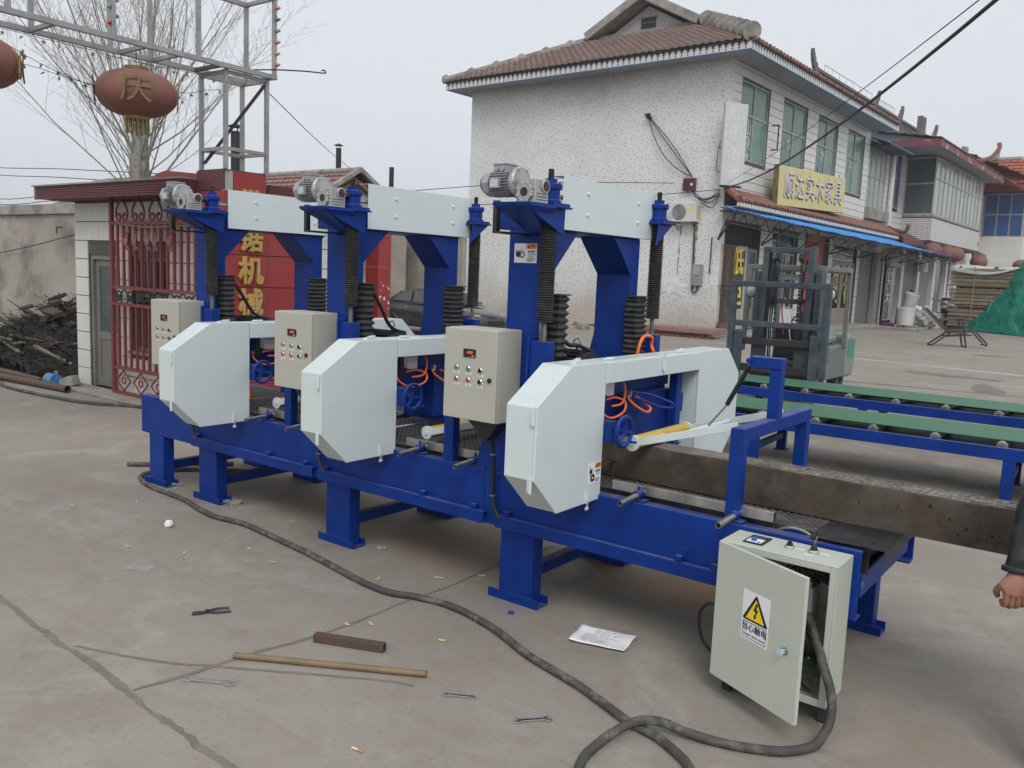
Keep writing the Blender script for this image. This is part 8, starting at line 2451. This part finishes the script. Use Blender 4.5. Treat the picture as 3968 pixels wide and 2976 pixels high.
# ---------------------------------------------------------------- folding reclining chair
def folding_chair():
    t = thing('folding_chair', 'folding reclining chair standing alone on the concrete before the tarpaulin', 'chair', (-5.4, 32.0, 0))
    CHR = mat('chair_tube', (.05, .045, .045), .5, metal=.5)
    W = .62
    def tb(pts, r=.028, nm='frame_tube', m=CHR):
        q = MB(); q.tube(pts, r, 7); q.build(nm, m, t, smooth=True)
    x0 = -5.4
    # runs along +x/+y diagonal: build along direction e, width along s
    e = Vector((.93, .36, 0)); s = Vector((-.36, .93, 0)); O_ = Vector((x0, 32.0, 0))
    P = lambda a, w, z: O_ + e * a * .82 + s * w + Vector((0, 0, z * 1.06))
    for w in (-W / 2, W / 2):
        tb([P(-1.15, w, 1.18), P(-.25, w, .50)], nm='back_tube'); tb([P(-.25, w, .50), P(.70, w, .56)], nm='seat_tube'); tb([P(.70, w, .56), P(1.22, w, .14), P(1.16, w, .08)], nm='leg_rest_tube')
        tb([P(-.85, w, .02), P(.02, w, .58)], nm='leg'); tb([P(.45, w, .02), P(.22, w, .86)], nm='leg'); tb([P(-.62, w, .82), P(.32, w, .93)], .034, 'arm_rest'); tb([P(-.35, w, .32), P(.62, w, .40)], .02, 'brace')
    for (a, z) in ((-1.15, 1.18), (.70, .56), (1.20, .10), (-.85, .02), (.45, .02)):
        tb([P(a, -W / 2, z), P(a, W / 2, z)], .024, 'cross_tube')
    CL = mat('chair_cloth', (.30, .30, .28), .8, var=.15)
    q = MB(); q.grid(8, 6, lambda u, v: P(-1.12 + .90 * u, (v - .5) * W * .94, 1.16 - .68 * u - .05 * math.sin(PI * v) - .03 * math.sin(PI * u))); o = q.build('back_cloth', CL, t, smooth=True); o.modifiers.new('t', 'SOLIDIFY').thickness = .012
    q = MB(); q.grid(8, 6, lambda u, v: P(-.24 + .94 * u, (v - .5) * W * .94, .50 + .06 * u - .06 * math.sin(PI * v) - .03 * math.sin(PI * u))); o = q.build('seat_cloth', CL, t, smooth=True); o.modifiers.new('t', 'SOLIDIFY').thickness = .012
    q = MB(); q.tube([P(-1.12, -.2, 1.20), P(-1.12, .2, 1.20)], .07, 10); q.build('head_pillow', mat('pale_pillow', (.42, .42, .40), .8), t, smooth=True)
    zero()
folding_chair()

# ---------------------------------------------------------------- stack of boards under a tarpaulin
def board_stack():
    rr = random.Random(15)
    t = thing('board_stack', 'tall stack of sawn boards covered with white sheet beside the tarpaulin', 'board stack', (-5.6, 47.5, 0))
    # three bundles of thin boards with gaps between
    cols = [BOARD, mat('board_pale', (.33, .27, .19), .8, var=.25, vscale=4), mat('board_dark', (.15, .115, .08), .8, var=.3, vscale=4)]
    X0, Y0 = -8.15, 46.2
    e = Vector((.97, -.24, 0)); s = Vector((.24, .97, 0))
    z = .18
    for bnd in range(3):
        n = 15
        for i in range(n):
            h = .058
            c = Vector((X0, Y0, 0)) + e * 3.6 + s * 1.2
            q = MB(); q.obox(c + Vector((rr.uniform(-.05, .05), rr.uniform(-.02, .02), z + h / 2)), e * (3.6 + rr.uniform(-.06, .06)), s * (1.2 + rr.uniform(-.03, .03)), (0, 0, h * .42)); q.build('board_layer', cols[(i * 7 + bnd) % 3], t)
            z += h
        q = MB()
        for k in range(5):
            q.obox(Vector((X0, Y0, z + .05)) + e * (.4 + 1.6 * k) + s * 1.2, e * .05, s * 1.2, (0, 0, .045))
        q.build('bearer', cols[2], t, kind='stuff')
        z += .1
    q = MB(); q.obox(Vector((X0, Y0, z / 2)) + e * 3.6 + s * 1.2, e * 3.4, s * 1.0, (0, 0, z / 2 - .02)); q.build('dark_gap_backing', cols[2], t)  # added dark block inside the stack, so the bearer gaps read as shade
    q = MB(); c0 = Vector((X0, Y0, z))
    q.grid(20, 8, lambda u, v: c0 + e * (7.3 * u - .1) + s * (2.5 * v - .12) + Vector((0, 0, .02 + .05 * math.sin(14 * u + 3 * v) - (.22 if v == 0 else 0) * (1 + math.sin(9 * u))))); o = q.build('white_sheet', mat('dirty_white_sheet', (.55, .55, .56), .6), t, smooth=True); o.modifiers.new('t', 'SOLIDIFY').thickness = .01
    for a in (1.1,):
        q = MB(); q.tube([c0 + e * a + s * -.03 + Vector((0, 0, .02)), c0 + e * a + s * -.04 + Vector((0, 0, -2.6))], .02, 5); q.build('tie_strap', mat('tan_strap', (.36, .26, .12), .7), t)
    zero()
    # tarpaulin draped down from the right and spread over the ground
    t = thing('tarpaulin', 'crumpled green tarpaulin draped over the boards and spread on the ground', 'tarpaulin', (-4.5, 44.0, 0))
    def T(u, v):
        # u: left tip to right, v: 0 ground edge .. 1 up on the stack
        a = Vector((-9.0, 47.6, 0)).lerp(Vector((-1.6, 40.6, 0)), u)
        back = Vector((-7.9, 46.2, 0)).lerp(Vector((-.3, 44.6, 0)), u)
        p = a.lerp(back, v)
        top = 4.3 * max(0, min(1, (u - .12) / .33))
        z = top * v ** 1.25
        d = u * 1.6 + v * .55
        f = .30 * math.sin(17 * d + 1.3 * math.sin(6 * v)) + .16 * math.sin(39 * d - 5 * v) + .07 * math.sin(83 * d + 9 * v)
        env = min(1, v * 4) * (1 - .55 * v) * min(1, u * 7 + .05)
        z += env * (.34 + f) * (1.15 if u < .3 else .8)
        p += Vector((.15, .25, 0)) * f * min(1, v * 3)
        p.z = max(.012 + .012 * (1 + math.sin(31 * u)), z)
        return p
    q = MB(); q.grid(240, 70, T); o = q.build('sheet', TARP, t, smooth=True)
    tx = bpy.data.textures.new('crumple_fine', 'CLOUDS'); tx.noise_scale = .35
    dm_ = o.modifiers.new('d2', 'DISPLACE'); dm_.texture = tx; dm_.strength = .10; dm_.mid_level = .3
    o.modifiers.new('t', 'SOLIDIFY').thickness = .012
    zero()
board_stack()

# ---------------------------------------------------------------- buckets, bags and clutter by the shopfront
def bucket(loc, r, h, rot, label):
    t = thing('white_bucket', label, 'bucket', loc, 0, 'white plastic buckets by the shopfront')
    t.rotation_euler = rot
    zero()
    BK = mat('white_bucket_plastic', (.52, .53, .54), .45, var=.06, dirt=(.36, .35, .33), dscale=3, dlo=.55, dhi=.8)
    q = MB(); q.lathe([(.0, 0), (r * .86, 0), (r, h), (r * .96, h), (r * .83, .03), (.0, .03)], (0, 0, 0), 'z', 20); bo = q.build('pail', BK, t, smooth=True)
    for f in (.86, .94):
        q = MB(); q.torus((0, 0, h * f), r * (.99), .014, 'z', 20, 6); q.build('rim', BK, bo, smooth=True)
    q = MB(); q.tube([(r * 1.02 * math.cos(a), r * 1.02 * math.sin(a) * .2 - r * .9 * abs(math.sin(a)), h * .8 - .18 * math.sin(a)) for a in [PI * i / 10 for i in range(11)]], .008, 5); q.build('handle', GALV, bo)
    zero()
bk = [((-9.25, 42.6, .22), .42, .80, (0, 0, 0), 'white bucket on a cinder block beside the shop door'), ((-9.1, 46.2, 0), .34, .72, (0, 0, 0), 'white bucket standing behind the bag, under the stacked pair'), ((-9.35, 46.0, .75), .34, .62, (.1, -1.4, .4), 'white bucket lying on top of another bucket'), ((-9.75, 45.2, .95), .34, .75, (.1, .25, 0), 'tilted white bucket left of the lying bucket'), ((-8.7, 46.8, 0), .36, .75, (0, 0, 0), 'white bucket right of the stacked pair'), ((-7.75, 48.3, .75), .46, .80, (0, 0, 0), 'grey-white bucket in the pair near the tarpaulin'), ((-7.1, 48.6, .75), .42, .80, (0, 0, 0), 'right bucket of the pair near the tarpaulin')]
for a in bk: bucket(*a)
def clutter():
    rr = random.Random(41)
    t = thing('cinder_block', 'grey hollow cinder block under a white bucket', 'block', (-9.2, 42.6, 0))
    q = MB(); q.box(-9.65, -8.75, 42.3, 42.9, 0, .22); q.build('block', CEMENT, t, bevel=.01)
    for x in (-9.52, -9.3):
        q = MB(); q.box(x, x + .12, 42.296, 42.30, .06, .18); q.build('hole', BLACK, t)
    zero()
    def bag(c, r, h, m, label):
        q = MB(); vs = []
        bm = bmesh.new(); bmesh.ops.create_icosphere(bm, subdivisions=4, radius=1)
        for v in bm.verts:
            k = 1 + .16 * math.sin(7 * v.co.x + 5 * v.co.y) * math.cos(6 * v.co.z) + rr.uniform(-.06, .06)
            vs.append((c[0] + v.co.x * r * k, c[1] + v.co.y * r * .7 * k, max(.01, c[2] + h / 2 + v.co.z * h / 2 * k)))
        q._add(vs, [tuple(v.index for v in f.verts) for f in bm.faces]); bm.free()
        tag(q.build('plastic_bag', m, smooth=True), label, 'bag')
    PB = mat('grey_plastic_bag', (.30, .29, .28), .3, var=.25, vscale=6); DB = mat('black_bag', (.015, .015, .017), .5)
    bag((-8.9, 44.6, 0), .62, .95, PB, 'crumpled grey plastic bag among the buckets')
    bag((-8.0, 46.5, .9), .55, .55, PB, 'grey plastic sheet lying on the dark boxes')
    bag((-10.2, 43.3, 0), .35, .25, mat('purple_bag', (.16, .02, .14), .4), 'small purple bag at the shop step')
    t = thing('dark_crates', 'dark covered crates behind the folding chair', 'crate', (-8.4, 48.2, 0))
    q = MB(); q.box(-9.2, -6.7, 47.6, 49.0, 0, .74); q.build('crate', DB, t, bevel=.03)
    q = MB(); q.box(-9.0, -7.6, 49.1, 50.2, 0, 1.5); q.build('crate', DB, t, bevel=.03)
    q = MB(); q.box(-10.2, -9.35, 44.8, 45.7, 0, .94); q.build('crate', DB, t, bevel=.03)
    zero()
    q = MB(); q.bar((-9.1, 47.2, 1.45), (-6.7, 47.0, .95), .10, .10); tag(q.build('leaning_pipe', GALV, bevel=.02), 'grey pole lying slanted over the crates', 'pole')
    q = MB(); q.box(-10.8, -8.6, 41.6, 45.5, 0, .10); o = q.build('shop_step', CEMENT, bevel=.02); o['kind'] = 'structure'
    # the figure in the doorway
    off = tuple(place_local((-.15, 26.0, 0)))
    t = thing('person', 'person in dark clothes standing in the far shop doorway', 'person', off)
    x, y, _ = off
    chains = [[(x, y, .95, .14), (x, y, 1.2, .17), (x, y, 1.42, .10), (x, y, 1.52, .06), (x, y - .02, 1.64, .105), (x, y - .02, 1.74, .09)], [(x, y, 1.42, .10), (x - .2, y, 1.40, .075), (x - .25, y - .03, 1.12, .055), (x - .22, y - .12, .92, .045)], [(x, y, 1.42, .10), (x + .2, y, 1.40, .075), (x + .26, y - .03, 1.12, .055), (x + .24, y - .12, .92, .045)], [(x, y, .95, .14), (x - .1, y, .85, .10), (x - .1, y - .02, .5, .07), (x - .1, y, .08, .055), (x - .1, y - .12, .05, .05)], [(x, y, .95, .14), (x + .1, y, .85, .10), (x + .1, y - .02, .5, .07), (x + .1, y, .08, .055), (x + .1, y - .12, .05, .05)]]
    b = skin_obj('body', chains, mat('navy_clothes', (.018, .022, .035), .8), t, off, 2)
    q = MB(); q.lathe([(.0, 1.84), (.07, 1.82), (.108, 1.72), (.10, 1.60), (.06, 1.53), (.0, 1.52)], (x, y - .03, 0), 'z', 16); q.build('head', SKIN, t, smooth=True, off=off)
    q = MB(); q.lathe([(.0, 1.86), (.08, 1.84), (.116, 1.74), (.11, 1.70)], (x, y - .02, 0), 'z', 16); q.build('hair', mat('black_hair', (.012, .011, .01), .6), t, smooth=True, off=off)
    zero()
clutter()

# ---------------------------------------------------------------- hazy air
def haze(density):
    m = bpy.data.materials.new('hazy_air'); m.use_nodes = True
    n, l = m.node_tree.nodes, m.node_tree.links
    n.clear()
    v = n.new('ShaderNodeVolumePrincipled'); v.inputs['Color'].default_value = (.93, .95, 1, 1); v.inputs['Density'].default_value = density; v.inputs['Anisotropy'].default_value = .3
    o = n.new('ShaderNodeOutputMaterial'); l.new(v.outputs[0], o.inputs['Volume'])
    zero(); q = MB(); q.box(-950, 950, -950, 1550, -1, 17.5)
    ob = q.build('haze', m); ob['kind'] = 'stuff'
haze(.0011)
